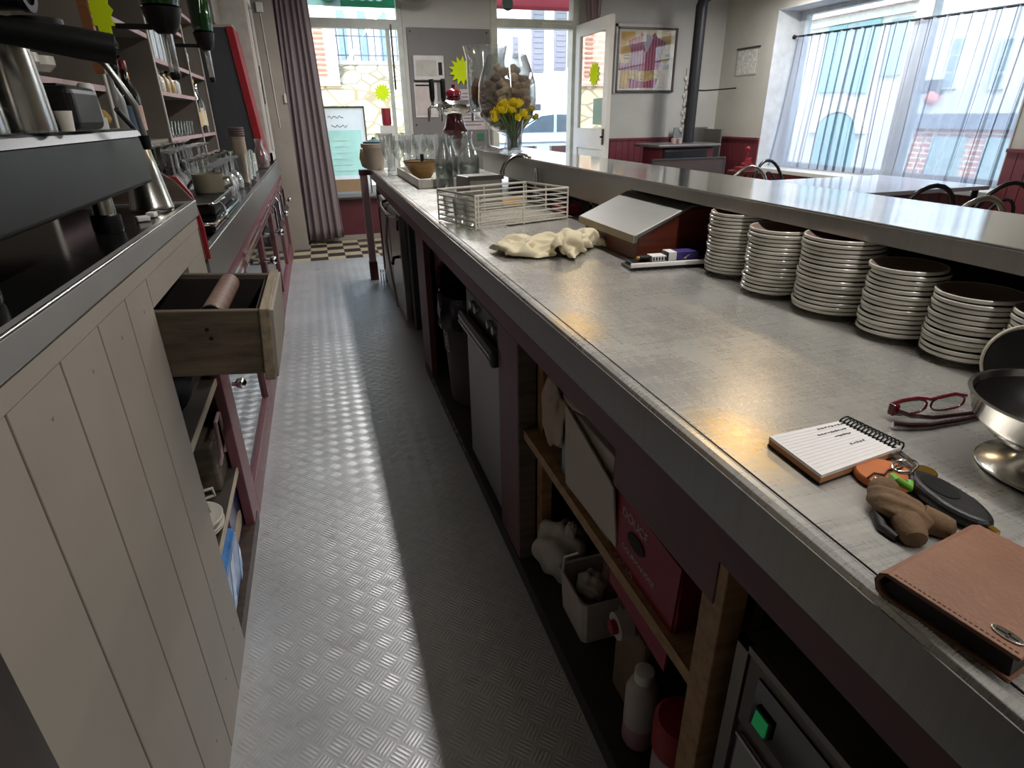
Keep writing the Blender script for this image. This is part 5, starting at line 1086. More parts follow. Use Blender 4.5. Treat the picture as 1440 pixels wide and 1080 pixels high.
# a sheet of 38 x 38 points let fall in a heap (settled shape, x y z in half millimetres)
heap = (
    -286,-140,12,-267,-137,32,-251,-159,27,-252,-185,17,-254,-212,15,-252,-239,18,-271,-258,11,-269,-285,17,-248,-273,31,-229,-274,13,-203,-277,21,-176,-280,13,-149,-284,16,-122,-289,15,-95,-293,14,-78,-315,13,-50,-315,14,-26,-301,15,-6,-282,15,11,-260,13,
    32,-276,22,56,-264,19,63,-268,45,45,-288,46,46,-311,60,57,-323,83,77,-306,89,102,-317,91,92,-303,70,93,-288,47,98,-264,34,100,-238,19,124,-248,25,135,-276,32,142,-285,10,156,-306,18,164,-332,22,191,-337,23,-299,-126,23,-280,-143,15,
    -267,-167,14,-267,-185,34,-260,-211,37,-260,-238,38,-280,-255,31,-283,-282,34,-259,-290,22,-232,-296,20,-205,-300,20,-178,-298,26,-153,-306,20,-126,-310,20,-98,-314,22,-79,-294,22,-53,-292,16,-32,-294,34,-10,-278,37,6,-255,35,23,-257,14,46,-246,24,
    42,-268,40,37,-278,65,34,-303,77,57,-302,91,74,-310,111,99,-300,104,92,-285,83,79,-277,61,77,-260,39,93,-239,41,120,-242,50,117,-264,25,128,-290,25,145,-307,38,166,-323,42,183,-316,22,-310,-143,12,-292,-151,32,-289,-170,13,-287,-194,27,
    -280,-211,47,-283,-234,33,-279,-253,52,-265,-268,35,-259,-293,44,-233,-302,42,-209,-313,38,-181,-315,40,-153,-314,41,-126,-313,42,-99,-309,43,-73,-300,42,-50,-286,37,-32,-275,20,-23,-259,40,-10,-246,22,15,-236,12,28,-236,36,21,-262,39,16,-275,63,
    31,-282,84,47,-288,106,69,-291,122,94,-281,116,78,-273,95,66,-263,73,74,-244,55,99,-251,63,111,-267,42,135,-256,38,126,-282,51,145,-298,57,163,-301,36,190,-298,34,-316,-126,26,-315,-153,30,-312,-175,15,-307,-191,36,-302,-212,53,-304,-236,39,
    -300,-262,47,-275,-273,54,-253,-285,64,-226,-287,56,-206,-290,38,-182,-294,50,-156,-299,57,-129,-299,60,-101,-295,60,-79,-282,53,-61,-267,39,-48,-260,16,-28,-244,24,-9,-227,33,7,-215,15,6,-233,36,24,-244,53,11,-256,74,24,-264,96,48,-266,109,
    64,-271,131,90,-263,127,77,-253,106,62,-244,83,87,-243,73,94,-271,69,119,-266,64,141,-250,56,145,-268,40,159,-280,66,175,-284,43,188,-282,19,-333,-128,12,-334,-155,18,-323,-174,34,-326,-201,30,-324,-215,53,-321,-242,52,-304,-257,69,-277,-261,73,
    -250,-262,67,-228,-265,51,-203,-268,39,-177,-272,47,-157,-278,65,-131,-282,74,-105,-275,70,-90,-263,51,-78,-258,28,-60,-242,14,-43,-230,32,-23,-215,21,-1,-200,27,20,-216,31,7,-228,52,24,-238,72,24,-242,98,40,-248,120,58,-252,140,85,-244,139,
    69,-236,118,74,-227,93,96,-243,94,100,-270,90,124,-253,89,121,-249,64,149,-256,65,175,-265,65,176,-263,37,172,-268,12,-353,-125,23,-349,-150,34,-342,-174,23,-348,-198,35,-347,-218,54,-328,-231,70,-301,-234,69,-275,-239,64,-247,-240,67,-226,-243,50,
    -200,-246,41,-175,-251,52,-156,-256,71,-132,-261,83,-111,-254,67,-108,-256,40,-93,-242,23,-73,-224,17,-46,-217,14,-35,-206,36,-10,-205,47,15,-196,39,27,-218,48,19,-216,74,33,-221,97,54,-235,109,51,-231,136,74,-228,150,86,-223,126,95,-221,101,
    94,-244,116,114,-258,105,111,-235,87,125,-227,66,152,-236,74,178,-243,62,163,-244,35,181,-248,17,-372,-127,34,-365,-147,17,-357,-164,37,-361,-188,50,-351,-203,70,-325,-209,73,-297,-214,76,-274,-218,61,-248,-221,55,-221,-222,57,-197,-224,44,-176,-229,60,
    -156,-235,79,-131,-240,87,-120,-234,63,-121,-239,36,-100,-223,32,-74,-215,37,-56,-198,26,-31,-186,25,-5,-186,35,7,-189,59,31,-196,47,39,-217,63,48,-208,87,65,-215,107,51,-209,130,69,-206,151,77,-203,125,102,-210,118,110,-234,129,130,-247,116,
    127,-224,100,129,-211,76,154,-215,69,179,-220,57,165,-222,33,185,-226,15,-380,-124,14,-386,-148,24,-375,-155,48,-373,-175,65,-346,-181,71,-320,-188,68,-294,-192,75,-271,-195,61,-247,-200,49,-221,-200,56,-194,-205,55,-167,-209,56,-154,-212,80,-128,-217,87,
    -134,-217,60,-126,-217,34,-104,-211,50,-84,-196,41,-60,-183,41,-35,-190,48,-17,-169,44,10,-171,47,27,-183,65,48,-197,55,65,-199,75,68,-194,102,54,-187,124,60,-185,151,85,-188,140,104,-209,140,126,-224,140,146,-233,123,149,-224,96,145,-199,86,
    156,-194,61,182,-198,54,168,-199,31,189,-204,14,-397,-114,26,-404,-139,34,-393,-147,58,-367,-154,66,-342,-162,60,-319,-166,73,-291,-170,73,-267,-173,61,-244,-178,47,-217,-181,45,-190,-184,49,-165,-187,59,-149,-190,81,-123,-195,87,-126,-196,59,-130,-195,32,
    -103,-193,37,-89,-180,56,-62,-180,63,-35,-177,65,-8,-175,64,9,-153,60,30,-167,50,56,-177,50,74,-179,70,65,-173,96,58,-166,121,75,-170,142,94,-180,159,116,-197,155,139,-206,144,158,-215,127,170,-217,102,167,-198,83,164,-175,68,185,-176,51,
    170,-177,28,193,-181,14,-418,-110,20,-409,-120,44,-388,-126,60,-361,-132,62,-336,-141,56,-316,-144,75,-289,-147,70,-268,-152,54,-242,-156,45,-215,-159,43,-189,-162,52,-163,-165,62,-145,-169,81,-118,-174,86,-124,-174,59,-127,-173,32,-102,-175,24,-82,-166,40,
    -61,-159,56,-37,-156,69,-11,-156,76,16,-157,81,40,-162,70,58,-155,49,79,-157,67,64,-151,89,74,-151,114,92,-166,128,106,-163,151,127,-178,160,145,-184,140,169,-195,130,185,-201,108,190,-195,82,186,-169,76,182,-154,53,173,-155,28,197,-159,16,
    -421,-91,32,-400,-99,48,-379,-116,42,-356,-111,57,-329,-120,54,-313,-121,75,-286,-125,68,-261,-131,59,-240,-133,42,-216,-139,55,-193,-145,67,-167,-147,75,-140,-147,81,-113,-152,85,-114,-154,58,-125,-151,32,-100,-153,21,-73,-154,24,-55,-144,41,-30,-142,53,
    -9,-135,68,18,-135,76,44,-142,79,55,-133,55,81,-135,62,73,-131,88,89,-151,98,109,-156,117,120,-149,140,136,-158,161,156,-165,143,178,-175,131,191,-180,108,210,-188,89,208,-166,73,201,-167,47,190,-143,38,200,-137,13,-409,-72,30,-387,-83,41,
    -372,-102,26,-350,-96,42,-324,-98,52,-308,-120,53,-286,-105,58,-259,-109,60,-233,-117,56,-207,-120,46,-189,-123,66,-162,-128,65,-136,-134,63,-119,-131,85,-110,-132,59,-122,-128,34,-98,-131,20,-71,-133,16,-45,-132,25,-29,-122,44,-4,-119,53,23,-123,57,
    35,-121,82,60,-118,71,84,-113,59,93,-121,84,92,-132,109,119,-137,111,138,-141,129,143,-137,156,167,-146,148,188,-155,132,200,-159,109,220,-168,92,230,-169,65,222,-161,40,211,-139,28,199,-116,20,-402,-51,36,-392,-73,21,-368,-83,14,-342,-84,23,
    -335,-108,34,-308,-114,32,-281,-112,37,-259,-97,41,-233,-95,50,-209,-103,61,-181,-103,63,-160,-112,49,-145,-116,72,-122,-109,84,-107,-109,60,-119,-106,35,-96,-109,21,-69,-111,21,-42,-113,13,-26,-103,32,1,-105,36,16,-102,59,31,-99,81,51,-99,62,
    77,-94,68,81,-104,93,95,-111,115,121,-116,120,148,-122,124,149,-116,151,175,-125,147,196,-134,132,214,-143,114,207,-149,88,231,-147,72,221,-140,47,232,-131,25,220,-108,13,-380,-57,40,-382,-55,12,-358,-64,19,-349,-76,43,-326,-87,34,-306,-97,17,
    -279,-100,18,-252,-102,20,-226,-101,29,-200,-99,40,-181,-84,51,-154,-91,49,-152,-95,76,-126,-87,81,-106,-87,62,-116,-84,37,-91,-87,26,-66,-90,15,-39,-91,19,-12,-94,17,-2,-83,40,22,-81,52,29,-77,78,47,-78,58,60,-85,81,77,-83,102,
    101,-89,113,127,-100,107,136,-105,133,157,-96,148,181,-105,139,208,-113,136,207,-124,110,203,-129,83,209,-144,63,222,-119,58,242,-115,39,240,-98,17,-388,-36,42,-375,-34,18,-351,-44,26,-339,-69,24,-315,-68,37,-304,-76,13,-277,-78,14,-250,-80,15,
    -223,-80,21,-205,-77,40,-179,-72,32,-162,-70,53,-157,-74,80,-131,-66,76,-106,-65,65,-112,-62,39,-91,-65,22,-64,-67,17,-37,-70,16,-10,-72,17,15,-75,28,14,-61,52,26,-55,75,51,-56,63,73,-70,70,85,-64,94,108,-68,108,133,-77,108,
    134,-84,135,160,-79,136,186,-84,136,210,-95,128,212,-105,103,219,-114,75,195,-127,66,205,-121,42,224,-103,31,243,-84,34,-394,-18,29,-368,-25,37,-360,-50,47,-334,-54,40,-318,-55,18,-291,-56,12,-278,-68,34,-255,-81,38,-235,-63,30,-209,-59,28,
    -184,-50,33,-183,-61,58,-163,-53,75,-141,-56,59,-117,-47,70,-98,-50,51,-89,-44,26,-62,-45,20,-35,-48,20,-8,-50,21,19,-53,23,33,-51,47,30,-34,68,52,-43,82,73,-48,64,96,-50,80,117,-63,89,124,-59,117,146,-65,134,159,-75,113,
    184,-66,121,191,-91,116,204,-83,94,200,-113,94,199,-107,63,191,-105,39,211,-86,38,229,-69,26,-394,-1,44,-382,-23,55,-355,-28,52,-331,-31,40,-316,-34,17,-288,-37,20,-267,-48,34,-261,-67,53,-234,-62,52,-207,-55,51,-197,-33,41,-173,-46,45,
    -164,-33,67,-139,-43,78,-122,-26,64,-110,-34,41,-83,-30,43,-60,-25,29,-33,-27,28,-6,-29,27,21,-31,27,47,-35,38,47,-21,61,59,-22,85,83,-35,80,106,-37,67,125,-43,85,140,-47,108,154,-46,132,161,-53,107,188,-55,101,175,-78,105,
    187,-80,78,213,-93,78,187,-89,67,181,-86,41,199,-73,24,215,-53,34,-379,-3,26,-377,-1,53,-352,-7,45,-337,-17,24,-310,-12,18,-288,-19,34,-288,-44,43,-265,-45,58,-238,-40,58,-211,-36,61,-184,-30,61,-176,-25,34,-153,-29,48,-153,-25,76,
    -139,-17,53,-112,-12,49,-86,-8,46,-59,-9,44,-31,-9,42,-4,-10,39,23,-11,37,50,-13,36,68,-15,57,68,-1,82,91,-18,91,111,-15,72,125,-22,94,134,-28,119,153,-41,108,178,-38,106,196,-53,124,201,-72,104,199,-61,77,218,-75,89,
    212,-81,63,193,-67,45,187,-54,24,209,-40,18,-400,7,27,-378,17,40,-360,2,26,-335,4,15,-311,8,28,-310,-17,40,-288,-24,54,-265,-30,40,-238,-33,36,-217,-20,44,-194,-9,56,-172,-4,38,-150,-7,51,-167,-8,73,-139,-8,73,-111,-7,71,
    -85,-8,69,-57,-8,67,-30,-7,64,-2,-5,61,25,-3,58,52,1,55,80,2,49,91,-3,73,97,0,103,113,6,81,114,-3,105,138,-13,101,164,-25,97,181,-19,118,193,-39,103,216,-55,108,213,-46,84,234,-64,82,229,-67,56,207,-49,53,
    191,-35,37,197,-22,14,-413,23,36,-390,22,21,-363,21,14,-336,27,16,-330,12,38,-306,4,48,-281,-3,56,-258,-9,41,-238,-15,24,-211,-14,23,-187,-6,33,-181,13,53,-152,14,48,-167,15,71,-139,15,68,-112,15,66,-85,15,67,-57,15,68,
    -30,15,69,-3,16,70,25,16,71,52,16,71,79,15,69,107,15,69,89,18,92,115,26,89,130,5,96,136,-12,78,152,-6,99,177,-11,98,204,-23,105,226,-37,112,230,-32,87,248,-50,79,243,-52,52,223,-36,43,204,-17,37,187,-3,22,
    -411,43,25,-386,39,35,-368,43,14,-345,43,29,-320,30,29,-300,25,47,-274,19,55,-255,13,37,-238,7,16,-211,7,17,-184,8,16,-185,28,35,-160,35,47,-163,37,74,-137,33,82,-112,36,71,-85,37,65,-57,37,64,-30,37,62,-3,36,62,
    25,37,62,52,37,66,79,37,67,107,37,67,91,42,88,100,19,71,128,10,71,150,-2,65,169,-3,84,181,10,106,204,1,115,231,-16,120,247,-22,97,261,-32,75,258,-36,48,238,-22,34,220,-2,34,203,12,18,-404,64,22,-384,61,40,
    -359,57,30,-336,58,14,-314,52,29,-290,38,30,-272,40,51,-253,35,33,-229,20,32,-211,29,14,-183,30,13,-163,34,30,-165,57,44,-153,56,70,-136,53,90,-109,54,84,-83,56,77,-57,59,68,-30,58,67,-2,58,68,25,58,68,52,59,69,
    79,60,65,107,60,66,113,53,94,107,44,63,127,26,53,153,19,61,177,9,69,190,23,89,214,17,100,211,-11,104,231,-18,81,247,-21,60,270,-16,48,254,-8,27,236,13,30,219,28,15,-392,82,16,-380,83,41,-353,76,39,-328,72,29,
    -305,67,16,-294,58,39,-267,60,42,-241,53,41,-223,41,24,-197,36,31,-184,53,15,-157,45,12,-145,54,35,-133,54,59,-126,71,80,-106,72,98,-79,73,91,-55,77,80,-29,80,72,-2,79,65,25,78,59,52,78,57,79,83,64,90,66,82,
    92,45,100,117,39,90,132,50,64,156,38,73,178,31,60,201,22,68,222,13,77,200,3,88,218,-7,67,238,-3,50,264,3,58,272,6,31,254,23,19,235,43,15,-386,103,12,-368,85,22,-349,98,37,-328,93,21,-308,81,34,-282,78,41,
    -266,68,20,-239,64,21,-212,60,22,-198,54,45,-178,66,31,-153,65,21,-127,58,25,-130,72,47,-114,83,66,-96,88,85,-76,92,104,-50,88,99,-23,84,93,3,81,87,29,74,81,50,92,75,71,77,84,95,81,97,100,60,114,127,48,107,
    145,47,85,162,61,71,188,49,68,203,36,85,233,32,90,226,5,96,238,0,73,232,21,56,258,24,59,281,23,42,271,38,22,252,58,17,-397,102,32,-370,106,30,-345,113,20,-329,104,41,-303,99,45,-277,99,35,-261,90,15,-235,86,24,
    -208,82,25,-196,76,48,-169,73,50,-145,76,38,-134,77,13,-114,73,32,-97,81,51,-80,89,70,-62,99,88,-45,108,108,-18,103,104,8,99,99,21,95,75,39,87,94,65,88,102,85,78,117,110,71,128,127,69,107,142,68,84,168,67,93,
    192,67,79,212,55,93,213,31,107,241,19,105,256,14,83,239,35,74,257,47,58,261,33,35,279,55,35,274,61,9,-401,124,25,-374,127,23,-351,125,38,-325,125,46,-298,120,40,-284,113,19,-257,112,14,-231,108,21,-205,103,28,-192,98,52,
    -166,95,46,-154,89,22,-128,92,28,-101,89,21,-100,103,44,-88,110,68,-68,120,83,-43,125,92,-16,122,92,5,110,79,32,114,76,38,108,102,60,103,118,85,98,126,112,93,125,115,87,98,142,82,102,166,88,92,193,85,93,201,64,110,
    220,48,120,238,42,100,261,27,100,252,48,84,274,36,71,269,50,49,259,68,29,287,73,22,-402,146,26,-377,145,36,-350,147,40,-322,146,40,-296,141,34,-277,134,15,-254,129,29,-227,130,22,-202,126,32,-188,119,55,-164,116,42,-154,110,17,
    -126,111,18,-99,110,18,-82,112,39,-82,130,62,-61,112,64,-42,131,71,-17,138,77,3,128,92,27,134,81,47,128,99,63,125,121,90,120,126,116,115,121,119,109,94,139,102,112,166,99,112,193,100,110,213,82,117,231,65,127,248,60,107,
    269,43,113,267,61,92,286,54,76,291,58,49,274,80,40,267,83,12,-393,162,13,-374,167,33,-349,162,23,-322,162,24,-294,162,27,-271,155,14,-246,149,24,-226,142,41,-200,148,37,-181,141,55,-166,136,33,-147,131,14,-126,129,32,-103,132,17,
    -79,133,30,-66,142,53,-61,118,43,-35,122,51,-9,126,59,8,141,74,25,156,89,51,150,99,74,136,104,94,142,121,120,136,117,128,129,92,151,116,100,169,120,121,189,106,132,215,96,135,232,85,116,253,70,126,278,59,126,279,76,104,
    277,75,78,284,81,52,295,86,26,268,99,28,-394,179,29,-371,179,14,-347,185,25,-321,183,16,-294,181,13,-267,177,19,-242,171,28,-227,163,49,-200,162,54,-172,161,54,-152,153,38,-140,152,14,-127,150,37,-101,152,29,-75,154,18,-86,147,42,
    -59,142,34,-31,138,35,-5,139,42,11,155,57,33,164,70,59,156,78,83,149,88,97,160,109,124,158,112,138,150,90,160,133,88,176,114,100,197,121,116,221,117,127,236,95,136,262,90,134,287,80,125,301,72,103,298,79,76,290,100,61,
    305,105,38,285,111,17,-399,200,23,-373,202,13,-346,204,14,-319,205,16,-293,200,24,-267,195,32,-246,184,46,-220,184,52,-197,178,38,-171,182,46,-146,174,44,-153,168,18,-126,164,19,-103,174,29,-76,176,23,-77,167,48,-54,164,33,-29,157,23,
    -2,153,24,22,156,38,45,163,51,68,170,64,93,164,74,102,178,96,127,179,106,150,165,102,173,149,97,183,127,84,206,131,98,221,109,106,240,115,125,266,109,124,293,102,121,306,94,98,319,86,75,311,100,53,307,126,42,303,124,15,
    -399,221,16,-372,223,21,-348,216,33,-321,219,34,-294,218,39,-271,207,50,-244,205,53,-218,205,46,-198,198,29,-170,195,28,-147,197,42,-143,188,15,-122,182,31,-103,191,14,-81,197,30,-70,187,53,-45,180,43,-24,179,26,3,174,19,30,169,21,
    55,168,32,77,177,45,85,184,70,107,195,83,133,193,89,158,182,89,170,161,77,190,143,69,207,123,77,227,127,94,245,134,114,269,123,106,294,123,115,307,115,91,320,108,69,332,100,46,329,127,39,325,117,14,-393,243,17,-375,238,37,
    -349,235,46,-323,232,52,-296,230,57,-268,228,58,-242,227,52,-221,224,34,-195,221,27,-176,210,43,-157,209,25,-133,208,13,-123,203,39,-107,212,18,-93,211,42,-66,208,48,-42,202,36,-15,197,35,8,196,20,34,191,16,61,185,18,72,198,40,
    84,206,64,111,208,65,138,205,70,163,194,71,184,179,76,200,158,84,213,142,66,226,149,88,249,153,104,272,142,95,298,142,103,321,132,93,338,119,75,352,106,55,348,118,31,331,98,24,-389,265,19,-374,260,41,-348,257,51,-322,254,58,
    -294,252,61,-267,250,59,-242,249,48,-219,246,33,-195,237,42,-169,231,43,-162,228,17,-135,230,15,-130,226,42,-109,233,25,-84,224,26,-63,230,43,-37,223,38,-12,218,27,15,216,29,39,213,16,65,207,22,91,201,30,100,216,53,113,193,47,
    139,201,48,158,182,52,183,171,55,205,175,72,221,160,56,241,157,73,253,172,93,276,161,82,302,161,92,322,149,78,345,139,67,361,126,49,365,104,33,347,108,13,-369,257,14,-367,279,31,-343,278,44,-318,276,55,-291,271,51,-266,273,58,
    -243,271,43,-217,264,47,-190,258,47,-164,253,42,-163,251,14,-136,252,17,-129,249,44,-102,248,40,-84,246,20,-60,249,32,-33,245,35,-9,240,23,18,236,20,45,233,22,71,228,15,97,222,23,117,222,42,112,201,26,138,195,26,164,190,32,
    189,189,43,210,194,60,231,179,51,255,168,60,255,189,78,280,180,71,305,180,80,327,168,68,332,148,51,348,135,32,374,125,30,369,104,12,-352,248,25,-352,273,16,-336,292,27,-316,297,47,-289,292,43,-265,295,56,-239,290,54,-212,285,51,
    -187,280,42,-181,258,28,-163,273,14,-136,274,19,-128,271,45,-102,270,39,-83,268,18,-56,267,19,-31,267,30,-6,262,20,21,258,16,48,254,15,75,250,15,101,246,17,96,235,42,118,227,22,144,216,18,170,209,22,196,206,31,216,211,49,
    241,200,52,262,183,44,256,204,61,282,202,67,310,198,67,316,177,50,330,161,33,357,156,34,366,139,14,385,119,15,-335,253,39,-334,260,12,-320,284,13,-301,289,32,-287,313,33,-262,314,46,-236,311,50,-211,305,41,-207,279,33,-187,275,15,
    -168,288,30,-142,295,24,-127,294,46,-102,292,37,-83,291,17,-56,290,22,-29,289,26,-2,284,23,25,280,21,51,276,14,78,272,15,89,255,33,112,250,46,123,248,20,151,237,17,177,230,18,197,228,38,225,228,37,247,214,35,244,187,32,
    261,207,39,285,216,50,312,213,51,330,193,44,337,179,21,359,165,14,379,152,28,400,136,20,-332,234,27,-314,249,13,-308,270,28,-290,284,12,-277,308,14,-258,325,26,-235,331,38,-231,305,32,-220,285,16,-195,296,13,-171,307,19,-147,317,28,
    -127,316,46,-101,315,35,-81,313,17,-54,311,14,-27,308,14,1,305,15,27,302,19,54,298,14,72,287,31,97,275,30,122,269,43,127,242,44,153,239,40,180,243,36,206,247,30,223,231,15,226,209,30,245,199,12,271,207,19,287,227,30,
    314,222,30,339,212,34,350,195,15,366,179,30,392,170,27,410,154,14,-317,223,14,-314,241,34,-292,257,35,-273,273,22,-259,296,24,-242,315,14,-226,337,19,-212,316,30,-229,305,12,-205,316,16,-181,325,27,-158,332,41,-132,331,31,-106,334,24,
    -79,335,19,-52,333,18,-24,330,18,3,327,18,30,324,19,56,318,25,81,306,23,106,294,22,108,267,25,133,263,38,158,259,48,176,265,30,197,258,12,200,230,17,214,206,12,238,220,12,263,229,21,284,213,12,307,202,22,333,205,14,
    354,212,30,370,195,15,396,187,13,421,175,14,
)
pts = [tuple(c/2000 for c in heap[k:k+3]) for k in range(0, len(heap), 3)]
ca, sa = cos(rad(-27)), sin(rad(-27))
pts = [(.640+.88*x*ca-.86*y*sa, 1.668+.88*x*sa+.86*y*ca, .9085+.95*z) for x, y, z in pts]
MB().add(pts, [(j*38+i, j*38+i+1, (j+1)*38+i+1, (j+1)*38+i) for j in range(38-1) for i in range(38-1)]).build('cloth', CLOTHM, t, True, solid=.002, sub=1)
# glass basket
ang = rad(17); bc = Vector((.664, 2.264, .911))
bm_ = Matrix.Translation(bc) @ Matrix.Rotation(ang, 4, 'Z')
t = thing('wire_basket', bc, 'white coated wire glass basket on the worktop', 'basket')
WR = mat('white_wire', '#c9c4b8', .45); hw, hd, hh = .208, .138, .118
def loop(z, r): return [(-hw, -hd, z), (hw, -hd, z), (hw, hd, z), (-hw, hd, z)], r
m = MB(bm_)
for i in range(7):
    z = .008+.018*i; m.tube([(-hw, -hd, z), (hw, -hd, z), (hw, hd, z), (-hw, hd, z)], .0028 if i < 6 else .0042, 8, True)
m.build('side_wires', WR, t, True)
for x, y in ((-hw, -hd), (hw, -hd), (hw, hd), (-hw, hd), (0, -hd), (0, hd), (-hw, 0), (hw, 0), (-hw+.012, -hd), (hw-.012, hd)): MB(bm_).cyl((x, y, .002), (x, y, hh), .0036, 8).build('upright', WR, t, True)
m = MB(bm_)
for i in range(17): m.cyl((-hw+.026*(i+1), -hd, .006), (-hw+.026*(i+1), hd, .006), .002, 6)
for i in range(11): m.cyl((-hw, -hd+.025*(i+1), .009), (hw, -hd+.025*(i+1), .009), .002, 6)
m.box(-.06, hw-.01, -hd+.01, hd-.02, .002, .004).build('base_mesh', WR, t, True)
g = glass_proto('tumbler', [(0, .006), (.026, 0), (.028, .003), (.033, .085), (.030, .085), (.024, .012), (0, .010)], m=GL2)
pts = [bm_ @ Vector(p) for p in ((-.19, -.09, .013), (-.19, -.01, .013), (-.185, .07, .013), (-.115, .09, .013))]
copyrow(g, [tuple(p) for p in pts], lambda i: f'{NTH[i]} clear tumbler standing in the left end of the wire basket', 'tumblers in the wire basket')
t = thing('utensil_caddy', (.655, 2.52, .911), 'brushed steel caddy behind the wire basket', 'caddy')
MB(Matrix.Translation((.66, 2.60, .911)) @ Matrix.Rotation(rad(8), 4, 'Z')).prism([(-.075, -.07), (.075, -.07), (.085, .07), (-.085, .07)], 'Z', 0, .138).build('body', STEEL_D, t, bevel=.006)
MB(Matrix.Translation((.66, 2.60, .911)) @ Matrix.Rotation(rad(8), 4, 'Z')).box(-.08, .08, -.076, -.0705, .125, .142).box(-.066, .066, -.06, .06, .1385, .1395).build('rim', mat('dark_caddy_inside', '#4d4944', .4, .5), t)
tag(MB(Matrix.Translation((.80, 2.62, .912)) @ Matrix.Rotation(.4, 4, 'Z')).box(-.06, .06, -.03, .03, 0, .03).build('scouring_sponge', mat('yellow_sponge', '#b9893a', .9), bevel=.006), 'yellow sponge behind the wire basket', 'sponge')
tag(MB(Matrix.Translation((.955, 2.32, .912)) @ Matrix.Rotation(.2, 4, 'Z')).box(-.05, .05, -.035, .035, 0, .035).build('red_box', mat('red_print_box', '#8a2030', .5), bevel=.004), 'red and white box right of the wire basket under the bar', 'box')
for k, (x, y) in enumerate(((1.055, 2.22), (1.085, 2.10))):
    t = thing('black_cup', (x, y, .9105), ('farther' if k == 0 else 'nearer')+' black cup tucked under the bar beside the wire basket', 'cup', 'black cups under the bar')
    MB().lathe([(0, 0), (.036, 0), (.044, .065), (.042, .07), (.035, .01), (0, .01)], (x, y, .9105), 22).build('body', BLACKG, t, True)
    MB().lathe([(.037, .012), (.0385, .012), (.0405, .03), (.039, .03)], (x, y, .9105), 22, cap=False).build('grey_band', STEEL_D, t, True)
# tap
t = thing('swan_neck_tap', (.985, 2.80, .911), 'chrome swan neck tap behind the wire basket', 'tap')
MB().tube([(.99, 2.80, .911), (.99, 2.80, 1.02)]+[(.905+.085*cos(a), 2.80+.0*a, 1.03+.083*sin(a)) for a in [pi*i/14 for i in range(0, 14)]]+[(.820, 2.80, 1.045)], .010, 12).build('spout', CHROME, t, True)
MB().lathe([(0, 0), (.024, 0), (.024, .012), (.014, .03), (0, .03)], (.99, 2.80, .911), 20).build('base', CHROME, t, True)
MB().lathe([(0, -.016), (.012, -.016), (.012, .004), (0, .004)], (.820, 2.80, 1.045), 16).build('nozzle', CHROME, t, True)
MB().cyl((.99, 2.80, .95), (1.04, 2.78, .965), .006, 10).build('lever', CHROME, t, True)
# white drainer tray, wooden bowl, bottles, glasses
t = thing('drainer_tray', (.66, 3.95, .911), 'white enamel tray under the wooden bowl', 'tray')
MB().box(.53, .82, 3.50, 4.46, .911, .916).box(.53, .545, 3.50, 4.46, .916, .960).box(.805, .82, 3.50, 4.46, .916, .960).box(.545, .805, 3.50, 3.515, .916, .960).box(.545, .805, 4.445, 4.46, .916, .960).build('body', mat('enamel', '#c2beb2', .35), t, bevel=.004)
t = thing('wooden_bowl', (.64, 4.05, .917), 'flaring wooden bowl with dark rim on the white tray', 'bowl')
MB().lathe([(0, 0), (.052, 0), (.055, .004), (.085, .05), (.118, .105), (.114, .105), (.08, .05), (.05, .012), (0, .012)], (.645, 4.05, .9165), 36).build('body', wood_mat('bowl_wood', '#7a5c34', '#a3824f', .5), t, True)
MB().lathe([(.1135, .103), (.119, .103), (.1195, .109), (.113, .109)], (.645, 4.05, .9165), 36, cap=False).build('rim', mat('dark_rim', '#2c2018', .5), t, True)
t = thing('pestle', (.64, 4.05, .95), 'short black pestle standing in the wooden bowl', 'pestle')
MB().lathe([(0, 0), (.015, .0), (.010, .06), (.013, .115), (.011, .135), (0, .137)], (.65, 4.05, .929), 16).build('body', BLACK, t, True)
def carafe(x, y, h, r, label):
    t = thing('water_bottle', (x, y, .911), label, 'bottle', 'water bottles behind the wire basket')
    MB().lathe([(0, .004), (r*.9, 0), (r, .008), (r, h*.52), (r*.85, h*.62), (r*.42, h*.80), (r*.40, h*.93), (r*.52, h), (r*.46, h), (r*.34, h*.93), (r*.36, h*.80), (r*.8, h*.61), (r*.94, h*.5), (r*.92, .012), (0, .012)], (x, y, .911), 28, cap=False).build('glass', GL2, t, True)
    MB().lathe([(0, .013), (r*.91, .013), (r*.93, h*.46), (0, h*.46)], (x, y, .911), 24, cap=False).build('water', WATER, t, True)
carafe(.672, 3.44, .285, .050, 'left clear glass water bottle behind the wire basket')
carafe(.815, 3.46, .29, .062, 'right clear glass water bottle behind the wire basket, wider')
carafe(.745, 3.62, .27, .050, 'farthest clear glass bottle, between the other two water bottles')
flute = [(0, .004), (.030, 0), (.032, .004), (.026, .05), (.030, .11), (.043, .25), (.040, .25), (.027, .11), (.023, .05), (.026, .012), (0, .010)]
rnd = random.Random(9)
for nm, y, n, prof, kind, what in (('front', 4.40, 5, stemmed(.225, .046), 'stemmed_glass', 'stemmed glass'), ('middle', 4.60, 4, flute, 'tall_tumbler', 'tapering tumbler'), ('back', 4.86, 5, stemmed(.25, .048), 'stemmed_glass', 'stemmed glass')):
    g = glass_proto(kind, prof, m=GL4 if nm == 'middle' else GL2)
    pts = [(.545+(.108 if n == 5 else .100)*i+rnd.uniform(-.012, .012), y+rnd.uniform(-.03, .03), .911) for i in range(n) if True]
    if nm == 'middle': pts = [(x-.02, y, z) for x, y, z in pts]
    copyrow(g, pts, lambda i, n=n, nm=nm, what=what: f'clear {what}, {["leftmost", "second from left", "third from left", "fourth from left", "rightmost"][i if i < n-1 else 4]} in the {nm} row behind the wooden bowl', f'{nm} row of glasses behind the wooden bowl')
